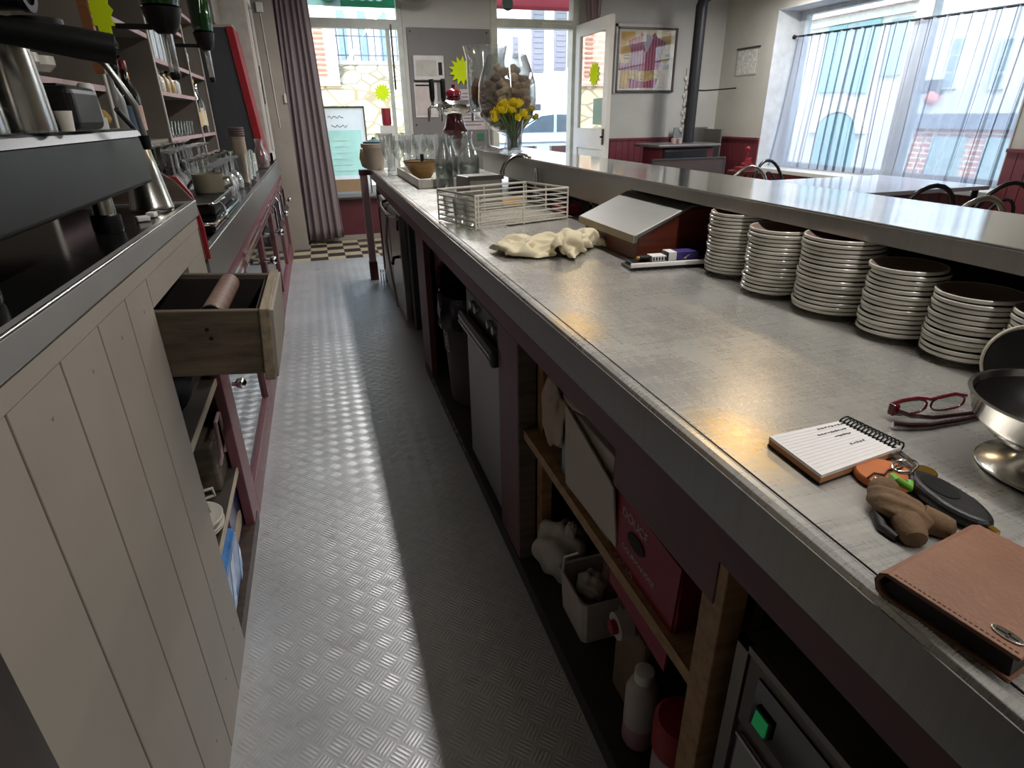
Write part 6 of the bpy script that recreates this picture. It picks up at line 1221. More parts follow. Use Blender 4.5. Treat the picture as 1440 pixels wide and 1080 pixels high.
t = thing('tall_goblet', (.47, 4.42, .911), 'tall flaring goblet left of the wooden bowl', 'glass')
MB().lathe([(0, 0), (.042, 0), (.042, .004), (.006, .014), (.006, .10), (.03, .14), (.048, .27), (.045, .27), (.027, .145), (0, .12)], (.462, 4.36, .911), 24, cap=False).build('bowl', GL2, t, True)
t = thing('ceramic_bucket', (.43, 5.02, .91), 'beige tapering bucket at the far end of the worktop', 'bucket')
MB().lathe([(0, 0), (.065, 0), (.085, .155), (.095, .158), (.097, .185), (.088, .187), (.078, .155), (.06, .01), (0, .01)], (.432, 5.0, .9125), 28).build('body', mat('beige_ceramic', '#9c8f7f', .5), t, True)
MB().lathe([(.0, .16), (.08, .16)], (.432, 5.0, .9125), 28, cap=False).build('ice', mat('pale_fill', '#a9bfbf', .5), t, True)
MB().lathe([(0, 0), (.085, 0), (.085, .012), (.02, .03), (.012, .045), (0, .045)], (.44, 5.0, 1.1), 24).build('lid', mat('dark_teal', '#2c4a4c', .4), t, True, label='dark green lid')
# beer tap tower
t = thing('beer_tower', (1.0, 4.62, .911), 'burgundy and chrome beer tap tower', 'beer tap')
BT = mat('burgundy_lacquer', '#4d1620', .15, 0, .1, 5, coat=.5); cx, cy = 1.0, 4.62
MB().lathe([(0, 0), (.075, 0), (.078, .02), (.05, .03), (.042, .06), (.042, .20), (.055, .23), (.088, .262), (.092, .28), (.075, .30), (.06, .365), (.06, .37), (0, .37)], (cx, cy, .911), 32).build('column', BT, t, True)
MB().lathe([(.06, .37), (.105, .385), (.135, .42), (.135, .448), (.105, .472), (.05, .48)], (cx, cy, .911), 32).build('head', CHROME, t, True)
MB().lathe([(0, .475), (.052, .478), (.055, .490), (.048, .496), (.058, .505), (.058, .530), (.045, .545), (.02, .55), (.012, .56), (.016, .575), (0, .58)], (cx, cy, .911), 28).build('cap', mat('red_lacquer', '#5e1420', .15, coat=.5), t, True)
for k, (dx, dy) in enumerate(((-.19, -.03), (-.105, -.06), (.125, -.03))):
    tp = MB().tube([(cx+dx*.4, cy+dy, 1.345), (cx+dx*.9, cy+dy*1.2, 1.35), (cx+dx, cy+dy*1.3, 1.33), (cx+dx*1.02, cy+dy*1.4, 1.25)], .012, 10).tube([(cx+dx*.85, cy+dy*1.2, 1.35), (cx+dx*.85, cy+dy*1.2, 1.39)], .012, 10).build('tap', CHROME, t, True)
    if k < 2: MB().lathe([(0, 0), (.010, 0), (.018, .03), (.020, .13), (.014, .15), (0, .152)], (cx+dx*.85, cy+dy*1.2, 1.37), 16).build('tap_handle', BLACK, tp, True)
# items on the bar top
t = thing('cork_goblet', (1.03, 3.38, 1.1), 'giant glass goblet filled with corks on the bar top', 'goblet')
MB().lathe([(0, .003), (.085, 0), (.085, .006), (.02, .02), (.012, .05), (.012, .075), (.03, .085), (.09, .11), (.135, .17), (.157, .25), (.152, .34), (.125, .42), (.105, .47), (.102, .47), (.122, .42), (.148, .34), (.153, .25), (.131, .173), (.088, .115), (0, .09)], (1.025, 3.38, 1.1), 40, cap=False).build('glass', GL2, t, True)
rnd = random.Random(11); corkm = [wood_mat('cork', '#9a7c62', '#d8c2a6', .9, (3, 3, 3), 18), wood_mat('dark_cork', '#7a604c', '#b0947a', .9, (3, 3, 3), 18), mat('stained_cork', '#7d2f2c', .9, 0, .15, 12)]
n = 0; cps = []
for layer in range(9):
    z = 1.1+.125+.034*layer; R = [.055, .095, .112, .120, .122, .116, .102, .085, .05][layer]
    for q in range([4, 7, 8, 9, 9, 9, 8, 6, 4][layer]):
        a = 2*pi*q/[4, 7, 8, 9, 9, 9, 8, 6, 4][layer]+layer*.7; rr = R-.022*rnd.random()
        cps.append((1.025+rr*cos(a), 3.38+rr*sin(a), z+rnd.uniform(-.006, .006), a))
tag(crumple((1.025, 3.38, 1.335), (.092, .092, .125), 77, .05).build('cork_filling', corkm[1], None, True), 'mass of corks in the heart of the giant goblet', 'corks', kind='stuff')
ck = []
for i, mm in enumerate(corkm):
    bmx = MB().lathe([(0, -.030), (.0165, -.030), (.018, -.026), (.0165, .0), (.019, .010), (.021, .024), (.017, .032), (0, .034)], (0, 0, 0), 14)
    ck.append(bmx.build('cork', mm, None, True)); bpy.data.objects[ck[-1].name].data.name = 'cork'
for k, (x, y, z, a) in enumerate(cps):
    src = ck[2] if k % 13 == 5 else ck[k % 2]
    o = src.copy(); COL.objects.link(o)
    o.location = (x, y, z); o.rotation_euler = (rnd.uniform(-1.2, 1.2), rnd.uniform(.6, 2.4), a+rnd.uniform(-1, 1))
    side = 'facing the aisle' if cos(a) < -.3 else ('facing the street door' if sin(a) > .3 else 'facing the camera')
    lvl = ['bottom', 'second', 'third', 'fourth', 'fifth', 'sixth', 'seventh', 'eighth', 'top'][min(8, max(0, round((z-1.225)/.034)))]
    col_ = 'wine-red stained' if src is ck[2] else ('dark' if src is ck[1] else 'pale')
    tag(o, f'{col_} cork in the {lvl} layer of the giant goblet, {side}', 'cork', 'corks in the giant goblet')
    n += 1
for s in ck: bpy.data.objects.remove(s)
t = thing('tall_vase', (.985, 3.66, 1.1), 'tall flared glass vase standing behind the cork goblet', 'vase')
MB().lathe([(0, .003), (.09, 0), (.09, .006), (.018, .02), (.012, .06), (.012, .15), (.03, .16), (.09, .20), (.105, .26), (.11, .40), (.108, .47), (.125, .535), (.122, .535), (.104, .47), (.106, .40), (.10, .26), (.085, .205), (0, .17)], (.985, 3.66, 1.1), 36, cap=False).build('glass', GL2, t, True)
tag(crumple((.935, 3.62, 1.40), (.045, .045, .075), 41, .3).build('dried_gourd', mat('orange_brown_gourd', '#8a5a34', .8, 0, .4, 14)), 'orange brown dried gourd inside the tall vase', 'gourd')
t = thing('flower_vase', (.985, 3.13, 1.1), 'small clear vase on the bar top holding yellow flowers', 'vase')
MB().lathe([(0, .004), (.034, 0), (.036, .006), (.040, .08), (.050, .155), (.047, .155), (.037, .08), (.031, .016), (0, .016)], (.985, 3.13, 1.1), 28, cap=False).build('glass', GL2, t, True)
MB().lathe([(0, .018), (.031, .018), (.037, .085), (0, .085)], (.985, 3.13, 1.1), 24, cap=False).build('water', WATER, t, True)
rnd = random.Random(5)
PET = MB().grid(5, 5, lambda u, v: ((u-.5)*.02*sin(pi*min(1, v*.9+.1)), .030*v*cos(.9*v), .030*v*sin(.9*v)+.006*(u-.5)**2))
spots = []
for q in range(26):
    a = 2.4*q; r = .012+.080*math.sqrt((q+.5)/26); spots.append((.962+r*cos(a), 3.12+r*sin(a)*.8, 1.268+.065*(1-(r/.10)**2)+rnd.uniform(-.03, .015), a))
spots += [(1.075, 3.12, 1.30, .2), (1.095, 3.11, 1.262, .1)]
for k, (x, y, z, a) in enumerate(spots):
    t = thing('yellow_flower', (x, y, z), f'yellow flower with green stem in the bar vase, {"drooping right, apart from the bunch" if k > 25 else ["left", "middle", "right"][0 if x < .935 else (2 if x > .99 else 1)]+" of the bunch"}', 'flower', 'yellow flowers in the bar vase')
    pm = MB()
    for q in range(9):
        pm.xf = Matrix.Translation((x, y, z)) @ Matrix.Rotation(2*pi*q/9, 4, 'Z') @ Matrix.Rotation(rnd.uniform(-.5, .4), 4, 'X'); pm.add([tuple(v) for v in PET.v], PET.f)
    for q in range(6):
        pm.xf = Matrix.Translation((x, y, z+.008)) @ Matrix.Rotation(2*pi*q/6+.3, 4, 'Z') @ Matrix.Rotation(.7, 4, 'X') @ Matrix.Scale(.75, 4); pm.add([tuple(v) for v in PET.v], PET.f)
    pm.build('petals', YEL if k < 26 else mat('olive_yellow', '#a8a030', .6, 0, .2, 30), t, True, solid=.001)
    MB().tube([(x, y, z), (x*.5+.985*.5, y*.5+3.13*.5, 1.235), (.985+.018*cos(a+2), 3.13+.018*sin(a+2), 1.13)], .003, 6).build('stem', GREEN, t, True)

# ================================================================ NEAR WORKTOP: notebook, glasses, bowl, keys, wallet
nx, ny = Vector((.121, -.001, 0)).normalized(), None
t = thing('spiral_notebook', (.537, .465, .91), 'small open spiral notebook with handwriting on the worktop', 'notebook')
A_, B_, C_, D_ = (.478, .503), (.597, .508), (.606, .434), (.474, .415)
def quad(z0, z1, k=1., dz=0): 
    cx, cy = .538, .465; q = [(cx+(x-cx)*k, cy+(y-cy)*k) for x, y in (A_, B_, C_, D_)]
    return [(x, y, z0) for x, y in q]+[(x, y, z1) for x, y in q]
MB().hexa(quad(.9105, .9125, 1.01)).build('back_cover', BLACK, t)
MB().hexa(quad(.9127, .9195, .995)).build('pages', mat('page_edges', '#a8744a', .8), t)
pg = MB().hexa(quad(.9196, .9235)).build('top_page', PAPER, t)
m = MB(); A3, B3, C3, D3 = [Vector((x, y, .9237)) for x, y in (A_, B_, C_, D_)]
def bil(u, v): return (A3*(1-u)+B3*u)*(1-v)+(D3*(1-u)+C3*u)*v
for i in range(13):
    v = .08+.07*i; a, b = bil(.02, v), bil(.88, v); m.add([tuple(a), tuple(b), tuple(b+Vector((0, -.0004, 0))), tuple(a+Vector((0, -.0004, 0)))], [(0, 1, 2, 3)])
m.build('ruled_lines', mat('rule_grey', '#b3afb0', .8), pg)
rnd = random.Random(2); m = MB()
for r_, (u0, u1, v) in enumerate(((.55, .86, .10), (.46, .84, .24), (.60, .80, .37), (.62, .80, .62))):
    u = u0
    while u < u1:
        w = rnd.uniform(.015, .04); ps = [bil(u+w*i/6, v+.018*sin(i*2.1+r_)+rnd.uniform(-.01, .01))+Vector((0, 0, .0004)) for i in range(7)]
        m.tube(ps, .00035, 4); u += w+.012
m.build('handwriting', mat('ink', '#5a5866', .7), pg)
m = MB()
for i in range(15):
    p = bil(.975, .03+.067*i); m.tube([p+Vector((-.006+.009*cos(a)*-1+.006, 0, .001+.0065*sin(a)-.0065*.3)) for a in [2*pi*j/10 for j in range(10)]], .0011, 6, True)
m.build('spiral', BLACK, t, True)
m = MB()
for i in range(15):
    p = bil(.93, .03+.067*i)+Vector((0, 0, .0002)); m.add([tuple(p+Vector((dx, dy, 0))) for dx, dy in ((-.0022, -.0014), (.0022, -.0014), (.0022, .0014), (-.0022, .0014))], [(0, 1, 2, 3)])
m.build('punched_holes', BLACK, pg)
t = thing('spectacles', (.71, .475, .91), 'folded dark red spectacles beside the steel bowl', 'spectacles')
RF = mat('dark_red_frame', '#5a0f1c', .2, 0, .2, 10, coat=.5); RD = mat('dark_frame_plum', '#2a0c14', .2, 0, .2, 10, coat=.5)
def rim(cx, cy, cz, w, h):
    ps = []
    for i in range(20):
        a = 2*pi*i/20; ps.append((cx+w*math.copysign(abs(cos(a))**.75, cos(a)), cy-.10*w*cos(a), cz+h*math.copysign(abs(sin(a))**.8, sin(a))))
    return ps
for k, cx in enumerate((.703, .762)):
    rr_ = MB().tube(rim(cx, .509-.006*k, .9235, .026, .0105), .0016, 8, True).build('rim', RF, t, True)
    MB().prism([(x, z) for x, y, z in rim(cx, .51, .9235, .025, .0098)], 'Y', .5085-.006*k, .5092-.006*k).build('lens', PANE, rr_)
MB().tube([(.674, .512, .9315), (.690, .511, .9345), (.712, .509, .9352), (.729, .508, .9325), (.733, .507, .931), (.748, .505, .933), (.77, .503, .935), (.790, .501, .931)], [.0022, .0026, .0026, .0022, .002, .0024, .0026, .002], 8).build('brow_bar', RF, t, True)
MB().box(.671, .681, .504, .514, .917, .933).build('hinge', RF, t, bevel=.002)
MB().tube([(.678, .505, .924), (.690, .494, .920), (.72, .486, .9165), (.77, .482, .9155), (.81, .480, .9155)], [.003, .0032, .003, .003, .003], 8).build('temple', RD, t, True)
MB().tube([(.655, .489, .9165), (.672, .480, .9155), (.70, .474, .9148), (.76, .472, .9145), (.80, .474, .9145)], [.0042, .0045, .0035, .003, .003], 8).build('temple', RD, t, True)
# pedestal bowl
bx, by = .735, .352
t = thing('steel_bowl', (bx, by, .911), 'polished steel pedestal bowl at the right edge of the worktop', 'bowl')
MB().lathe([(.0, .003), (.070, 0), (.073, .002), (.070, .005), (.045, .010), (.028, .018), (.022, .025), (.024, .029), (.045, .033), (.072, .042), (.090, .060), (.097, .083), (.0995, .085), (.095, .0855), (.087, .062), (.069, .046), (.04, .038), (0, .036)], (bx, by, .911), 56, cap=False).build('body', SILVER, t, True)
MB().lathe([(0, .040), (.060, .044), (.080, .056), (.091, .078)], (bx, by, .911), 40, cap=False).build('dark_reflection', mat('dark_reflection', '#141210', .3), t, True)  # near-black sheet painting the dark reflection inside the polished bowl
t = thing('black_paddle', (.835, .478, .911), 'round black paddle standing up behind the steel bowl', 'paddle')
pp = [(.0, 0)]
m = MB(frame((.80, -.6, 0), (.1, .1, 1), (.835, .478, .985))); m.lathe([(0, 0), (.043, 0), (.045, .002), (.045, .006), (.043, .008), (0, .008)], (0, 0, 0), 32).box(-.012, .012, -.0725, -.03, 0, .007).build('disc', BLACK, t, True)
MB(frame((.80, -.6, 0), (.1, .1, 1), (.835, .478, .985))).lathe([(.0445, .001), (.0465, .001), (.0465, .007), (.0445, .007)], (0, 0, 0), 32, cap=False).build('pale_rim', mat('pale_rim', '#a89f8c', .4), t, True)
# keys
t = thing('key_bunch', (.555, .37, .911), 'bunch of keys with leather fobs on the worktop', 'keys')
MB(Matrix.Translation((.548, .402, .9115)) @ Matrix.Rotation(.1, 4, 'Z')).lathe([(0, 0), (.028, 0), (.030, .002), (.030, .006), (.028, .009), (0, .009)], (0, 0, 0), 36).build('round_purse', ORANGE, t, True, label='tan leather disc fob')
m = MB()
m.tube([(.520, .398, .9215), (.532, .402, .9222), (.540, .396, .9220), (.552, .402, .9222), (.566, .400, .9220), (.575, .404, .9215)], .0012, 6).build('torn_edge', LEATHERD, t, True)
fo = [(cos(a)*.022*(1 if sin(a) < 0 else .95), sin(a)*.048) for a in [2*pi*i/28 for i in range(28)]]
fm = Matrix.Translation((.568, .345, .9115)) @ Matrix.Rotation(rad(-8), 4, 'Z')
fb = MB(fm).prism(fo, 'Z', 0, .014).build('car_key_fob', mat('fob_black', '#17181a', .4, 0, .1, 30, .15, 200), t, bevel=.006, seg=3)
MB(fm).prism([(.012*cos(a), .012+.022*sin(a)) for a in [2*pi*i/20 for i in range(20)]], 'Z', .014, .0148).build('button_pad', BLACK, fb)
MB(fm).box(-.002, .003, -.056, -.043, .004, .010).build('key_slot', GOLD, fb)
g = crumple((.502, .345, .924), (.020, .034, .0135), 51, .15).build('leather_charm', SUEDE, t, True, sub=1, label='brown suede animal shaped charm')
MB().ball((.512, .372, .926), .016, .014, .012, 14, 8).build('charm_head', SUEDE, g, True, sub=1)
MB().tube([(.494, .328, .921), (.486, .314, .919), (.482, .307, .918), (.4805, .304, .9175)], [.014, .013, .010, .003], 12).tube([(.512, .328, .921), (.522, .315, .919), (.527, .308, .918), (.529, .305, .9175)], [.014, .012, .010, .003], 12).build('charm_leg', SUEDE, g, True)
MB().tube([(.486, .352, .915), (.474, .335, .9135), (.474, .318, .9135)], [.006, .005, .004], 10).build('charm_edge', LEATHERD, g, True)
MB().tube([(.515+.006*cos(a), .385, .925+.006*sin(a)) for a in [2*pi*i/12 for i in range(12)]], .0012, 6, True).build('ring', SILVER, t, True)
MB().tube([(.534, .383, .930), (.528, .372, .932), (.532, .360, .930), (.540, .368, .930)], .004, 8).build('green_tag', mat('bright_green', '#6fae3c', .4), t, True)
MB().tube([(.572+.013*cos(a), .400+.010*sin(a), .925+.003*cos(a)) for a in [2*pi*i/16 for i in range(16)]], .0013, 6, True).tube([(.560+.010*cos(a), .392+.008*sin(a), .927) for a in [2*pi*i/16 for i in range(16)]], .0012, 6, True).build('key_ring', SILVER, t, True)
MB().lathe([(0, 0), (.012, 0), (.013, .001), (.012, .0022), (0, .0022)], (.600, .397, .9125), 24).build('key_bow', GOLD, t, True, label='round brass key head')
for k, (x, y) in enumerate(((.588, .424), (.597, .422))):
    MB(frame((.25, 1, 0), (-1, .25, 0), (x, y, .919))).box(-.022, .022, -.0028, .0028, 0, .0018).box(-.012, .018, -.0036, -.0028, 0, .0016).build('key_blade', SILVER, t)
# wallet
wx = frame((.138, .024, 0), (-.02, .138, 0), (.460, .229, .911))
t = thing('leather_wallet', (.462, .226, .911), 'folded brown leather wallet on the worktop edge', 'wallet')
MB(wx).prism([(-.046, .0205), (.048, .0205), (.050, .0225), (.048, .0245), (-.046, .0245), (-.047, .0235)], 'X', -.052, .082).build('top_cover', LEATHER, t, bevel=.0015)
MB(wx).prism([(.043, .0035), (.050, .006), (.053, .0125), (.050, .020), (.045, .0225), (.048, .0245), (.054, .0205), (.0565, .0125), (.053, .003), (.045, .0)], 'X', -.052, .082).build('spine', LEATHER, t)
MB(wx).prism([(-.044, .0035), (.044, .0035), (.050, .010), (.044, .019), (-.042, .019)], 'X', -.049, .080).build('inner_leaves', LEATHERD, t)
MB(wx).box(-.052, .082, -.046, .045, .0, .0032).build('back_cover', LEATHER, t, bevel=.001)
m = MB(wx)
for i in range(24): m.box(-.0485, -.0478, -.043+.0037*i, -.0408+.0037*i, .0245, .0250)
m.build('stitching', mat('dark_thread', '#4a3024', .7), t)
m = MB(wx).prism([(-.038+.005*cos(a), -.031+.0105*sin(a)) for a in [2*pi*i/18 for i in range(18)]], 'Z', .0246, .0262).build('metal_badge', SILVER, t, bevel=.0004)
MB(wx).box(-.0390, -.0368, -.038, -.024, .0262, .0268).box(-.0415, -.035, -.033, -.031, .0262, .0268).build('badge_letter', mat('badge_dark', '#4a423a', .4, .5), m)
# ================================================================ DINING ROOM
# ceiling fittings (above the frame) that carry the room's lamps and the two added fill tubes
TUBE = emit_mat('lit_tube', '#fff6ea', 3)
for x, y0, y1, lb in ((.955, -.95, 2.45, 'long white tube lamp fixed to the ceiling above the saucer stacks'), (.955, 3.3, 5.3, 'shorter added fill tube on the ceiling above the tap end of the bar'), (4.5, 3.9, 5.9, 'added fill tube on the ceiling by the wide window')):
    t = thing('tube_or_fill_lamp', (x, (y0+y1)/2, 2.75), lb, 'lamp')
    MB().box(x-.055, x+.055, y0, y1, 2.70, 2.75).build('housing', WHITE, t)
    for y in (y0+.2, y1-.2): MB().box(x-.015, x+.015, y-.015, y+.015, 2.50, 2.70).build('hanger', WHITE, t)
    MB().box(x-.04, x+.04, y0, y1, 2.47, 2.50).build('reflector', WHITE, t)
    MB().cyl((x, y0+.05, 2.455), (x, y1-.05, 2.455), .010, 12).build('tube', TUBE, t, True)
t = thing('grey_pendant', (1.12, 6.9, 2.75), 'grey domed pendant hanging before the wall above the grey board', 'lamp')
MB().lathe([(0, .0), (.06, .003), (.13, .02), (.18, .06), (.20, .12), (.19, .16), (.05, .22), (0, .22)], (1.12, 6.9, 2.315), 32).build('shade', mat('warm_grey_shade', '#7b7874', .5), t, True)
MB().cyl((1.12, 6.9, 2.53), (1.12, 6.9, 2.75), .008, 8).build('rod', GREYD, t)
for k, (x, y) in enumerate(((2.36, 2.75), (2.32, 5.3))):
    t = thing('ceiling_lamp', (x, y, 2.75), ('nearer' if k == 0 else 'farther')+' round warm ceiling lamp over the dining tables', 'lamp', 'warm ceiling lamps')
    MB().lathe([(.0, .03), (.14, .03), (.16, .05), (.16, .24), (.0, .25)], (x, y, 2.5), 28).build('shade', WHITE, t, True)
    MB().lathe([(0, 0), (.12, .0), (.13, .03)], (x, y, 2.495), 28).build('diffuser', emit_mat('lit_diffuser%d' % k, '#ffcf86', 8), t, True)
# framed poster
t = thing('framed_picture', (3.9, YB-.02, 1.86), 'framed picture of a striped burgundy and ochre jacket on the end wall', 'picture')
px0, px1, pz0, pz1 = 3.515, 4.30, 1.52, 2.20; yy = YB
fr = MB()
fr.box(px0, px1, yy-.035, yy-.002, pz1-.022, pz1).box(px0, px1, yy-.035, yy-.002, pz0, pz0+.022).box(px0, px0+.022, yy-.035, yy-.002, pz0, pz1).box(px1-.022, px1, yy-.035, yy-.002, pz0, pz1)
fr.build('frame', mat('dark_frame', '#4a3a3e', .4), t, bevel=.002)
MB().box(px0-.02, px0, yy-.03, yy-.004, pz0-.01, pz1+.03).box(px0-.02, px1, yy-.03, yy-.004, pz1, pz1+.03).build('outer_edge', mat('pale_frame_edge', '#b8b0ae', .4), t)
MB().box(px0+.02, px1-.02, yy-.014, yy-.004, pz0+.02, pz1-.02).build('mount', mat('cream_mount', '#e0dac6', .7), t)
def flat(name, pts, m, d): return MB().prism([(px0+(px1-px0)*u, pz0+(pz1-pz0)*v) for u, v in pts], 'Y', yy-.014-d, yy-.0135-d+.0005).build(name, m, t)
OC = mat('ochre_print', '#d2aa50', .7, 0, .25, 8); STR = NT('striped_jacket'); sp_ = STR.n('ShaderNodeSeparateXYZ'); STR.l(STR.world(), sp_.inputs[0])
STR.l(STR.mix(STR.math('LESS_THAN', STR.math('FRACT', STR.math('MULTIPLY', sp_.outputs[0], 26)), .22), srgb('#93405a'), srgb('#c08aa6')), STR.b.inputs['Base Color']); STR.b.inputs['Roughness'].default_value = .6
flat('ochre_field', [(.07, .06), (.30, .06), (.30, .93), (.07, .93)], OC, .0005)
flat('ochre_field', [(.74, .06), (.90, .06), (.90, .93), (.74, .93)], OC, .0005)
flat('jacket', [(.21, .36), (.24, .62), (.19, .80), (.36, .86), (.40, .93), (.52, .80), (.62, .93), (.66, .86), (.82, .78), (.76, .60), (.74, .36), (.48, .33)], STR.m, .0012)
flat('jacket_skirt', [(.23, .07), (.22, .22), (.48, .17), (.72, .22), (.68, .07)], STR.m, .0012)
flat('shirt', [(.41, .86), (.50, .90), (.60, .86), (.54, .70), (.50, .62), (.46, .70)], mat('shirt_print', '#b9b4c4', .7), .0018)
flat('banner', [(.20, .34), (.76, .34), (.72, .22), (.48, .18), (.24, .22)], mat('banner_print', '#c9b078', .7, 0, .4, 22), .0018)
flat('sleeve', [(.05, .34), (.22, .36), (.24, .46), (.05, .46)], STR.m, .0018)
flat('dark_bars', [(.12, .52), (.22, .52), (.22, .54), (.12, .54)], BLACKM, .0018); flat('dark_bars', [(.12, .57), (.22, .57), (.22, .585), (.12, .585)], BLACKM, .0018)
flat('cuff', [(.80, .36), (.90, .36), (.90, .44), (.80, .44)], mat('brown_print', '#6a3a22', .7), .0018); flat('cuff', [(.82, .56), (.90, .56), (.90, .60), (.82, .60)], mat('brown_print', '#6a3a22'), .0018)
MB().box(px0+.02, px1-.02, yy-.022, yy-.020, pz0+.02, pz1-.02).build('glazing', glass_mat('picture_glass', '#ffffff', .02, .3, .01), t)
# calendar on right wall
t = thing('wall_calendar', (XR-.01, 6.7, 1.95), 'small white printed calendar hanging on the cream wall', 'calendar')
MB().box(XR-.006, XR-.002, 6.48, 6.86, 1.68, 1.955).build('sheet', mat('calendar_sheet', '#bab8ae', .7), t)
for c_ in range(3): MB().box(XR-.0085, XR-.006, 6.50+.12*c_, 6.61+.12*c_, 1.69, 1.94).build('printed_column', mat('calendar_white', '#dddcd6', .7, 0, .3, 30), t)
MB().box(XR-.014, XR-.001, 6.46, 6.88, 1.955, 1.972).build('hanger', GREYD, t)
# iron stove, pipe, heat shield
t = thing('iron_stove', (4.0, 6.55, 0), 'black and red enamelled iron stove with pipe in the room corner', 'stove')
MB().box(3.72, 4.40, 6.30, 6.75, .12, .93).build('body', mat('maroon_enamel', '#5a1c26', .3, 0, .15, 6), t, bevel=.02)
MB().box(3.64, 4.45, 6.24, 6.80, .93, .965).build('top_plate', mat('stove_top', '#6d6a68', .4, .5), t, bevel=.012)
MB().box(3.74, 4.30, 6.275, 6.30, .72, .90).build('upper_grille', BLACKM, t, bevel=.008)
MB().box(3.74, 4.30, 6.27, 6.30, .30, .70).build('fire_door', BLACKM, t, bevel=.01)
for x in (3.76, 4.36):
    for y in (6.34, 6.71): MB().lathe([(.03, 0), (.02, .06), (.035, .125)], (x, y, 0), 12).build('leg', BLACKM, t)
pp = MB().cyl((4.25, 6.62, .965), (4.25, 6.62, 2.36), .062, 24).build('pipe', mat('stove_pipe', '#2e2f32', .45, .4, .1, 5), t, True)
MB().tube([(4.25, 6.62, 2.34), (4.26, 6.60, 2.42), (4.34, 6.56, 2.47), (4.46, 6.50, 2.47)], .062, 20).build('elbow', mat('stove_pipe', '#2e2f32'), pp, True)
MB().tube([(4.31, 6.62, 1.52), (4.45, 6.68, 1.52), (4.955, 6.80, 1.55)], .008, 6).build('stay_rod', BLACKM, pp)
t = thing('heat_shield', (4.6, 7.0, 0), 'grey metal heat shield behind the stove', 'shield')
MB().box(4.32, 4.80, 7.06, 7.08, 0, 1.12).box(4.75, 4.77, 6.7, 7.06, 0, 1.10).build('sheet', steel('shield_steel', .35, .4), t)
t = thing('hanging_charms', (4.15, 6.72, 1.6), 'string of small pale charms hanging beside the stove pipe', 'decoration')
m = MB()
for i in range(7): m.ball((4.165+.015*(i % 2), 6.66, 1.10+.09*i), .028, .02, .032, 10, 8)
m.build('charms', mat('pale_charms', '#b0aaa0', .6, 0, .4, 30), t, True)
MB().cyl((4.165, 6.66, 1.05), (4.165, 6.66, 1.75), .003, 6).build('cord', BLACKM, t)
for k, x in enumerate((3.98, 4.06)):
    t = thing('candle_holder', (x, 6.5, .966), ('left' if k == 0 else 'right')+' pale pink candle holder on the stove top', 'candle', 'candle holders on the stove')
    MB().lathe([(0, 0), (.025, 0), (.03, .05), (.02, .055), (0, .05)], (x, 6.5, .9655), 16).build('body', PINKL, t, True)
t = thing('fire_screen', (4.1, 5.9, 0), 'dark framed low screen standing before the stove', 'screen')
MB().box(3.4, 4.25, 5.88, 5.90, .50, .83).build('mesh', mat('screen_mesh', '#4a3d3c', .7), t)
MB().box(3.4, 4.27, 5.875, 5.905, .83, .845).box(4.25, 4.27, 5.875, 5.905, 0, .83).box(3.38, 3.40, 5.875, 5.905, 0, .845).build('frame', GREYD, t)
t = thing('red_decoration', (4.14, 5.36, .75), 'red star shaped decoration on the stool by the window corner', 'decoration')
m = star((4.14, 5.35, .81), .07, .04, 6, (1, 0, 0), (0, 0, 1), .02); m.box(4.05, 4.24, 5.29, 5.42, .7505, .78); m.cyl((4.14, 5.36, .78), (4.14, 5.36, .95), .012, 8); m.ball((4.14, 5.36, .95), .022)
m.build('body', mat('coral_red', '#8a2028', .5), t)
# tables
def table(x0, x1, y0, y1, z, label, m, grp=None):
    t = thing('dining_table', ((x0+x1)/2, (y0+y1)/2, 0), label, 'table', grp)
    MB().box(x0, x1, y0, y1, z-.03, z).build('table_top', m, t, bevel=.004)
    for x in (x0+.06, x1-.06):
        for y in (y0+.06, y1-.06): MB().cyl((x, y, 0), (x, y, z-.03), .022, 10).build('leg', BLACKM, t)
TT = mat('pale_laminate', '#b9c0cf', .12, 0, .04, 4)
table(3.66, 4.88, 3.42, 4.42, .75, 'pale glossy dining table under the wide window', TT)
t = thing('stool', (4.14, 5.36, 0), 'dark red round stool in the window corner under the red decoration', 'stool')
MB().lathe([(0, .715), (.16, .715), (.17, .725), (.17, .745), (0, .75)], (4.14, 5.36, 0), 24).build('seat', mat('dark_red_top', '#4f2226', .3), t, True)
for k in range(3): MB().cyl((4.14+.11*cos(k*2.09), 5.36+.11*sin(k*2.09), .715), (4.14+.15*cos(k*2.09), 5.36+.15*sin(k*2.09), 0), .013, 8).build('leg', BLACKM, t)
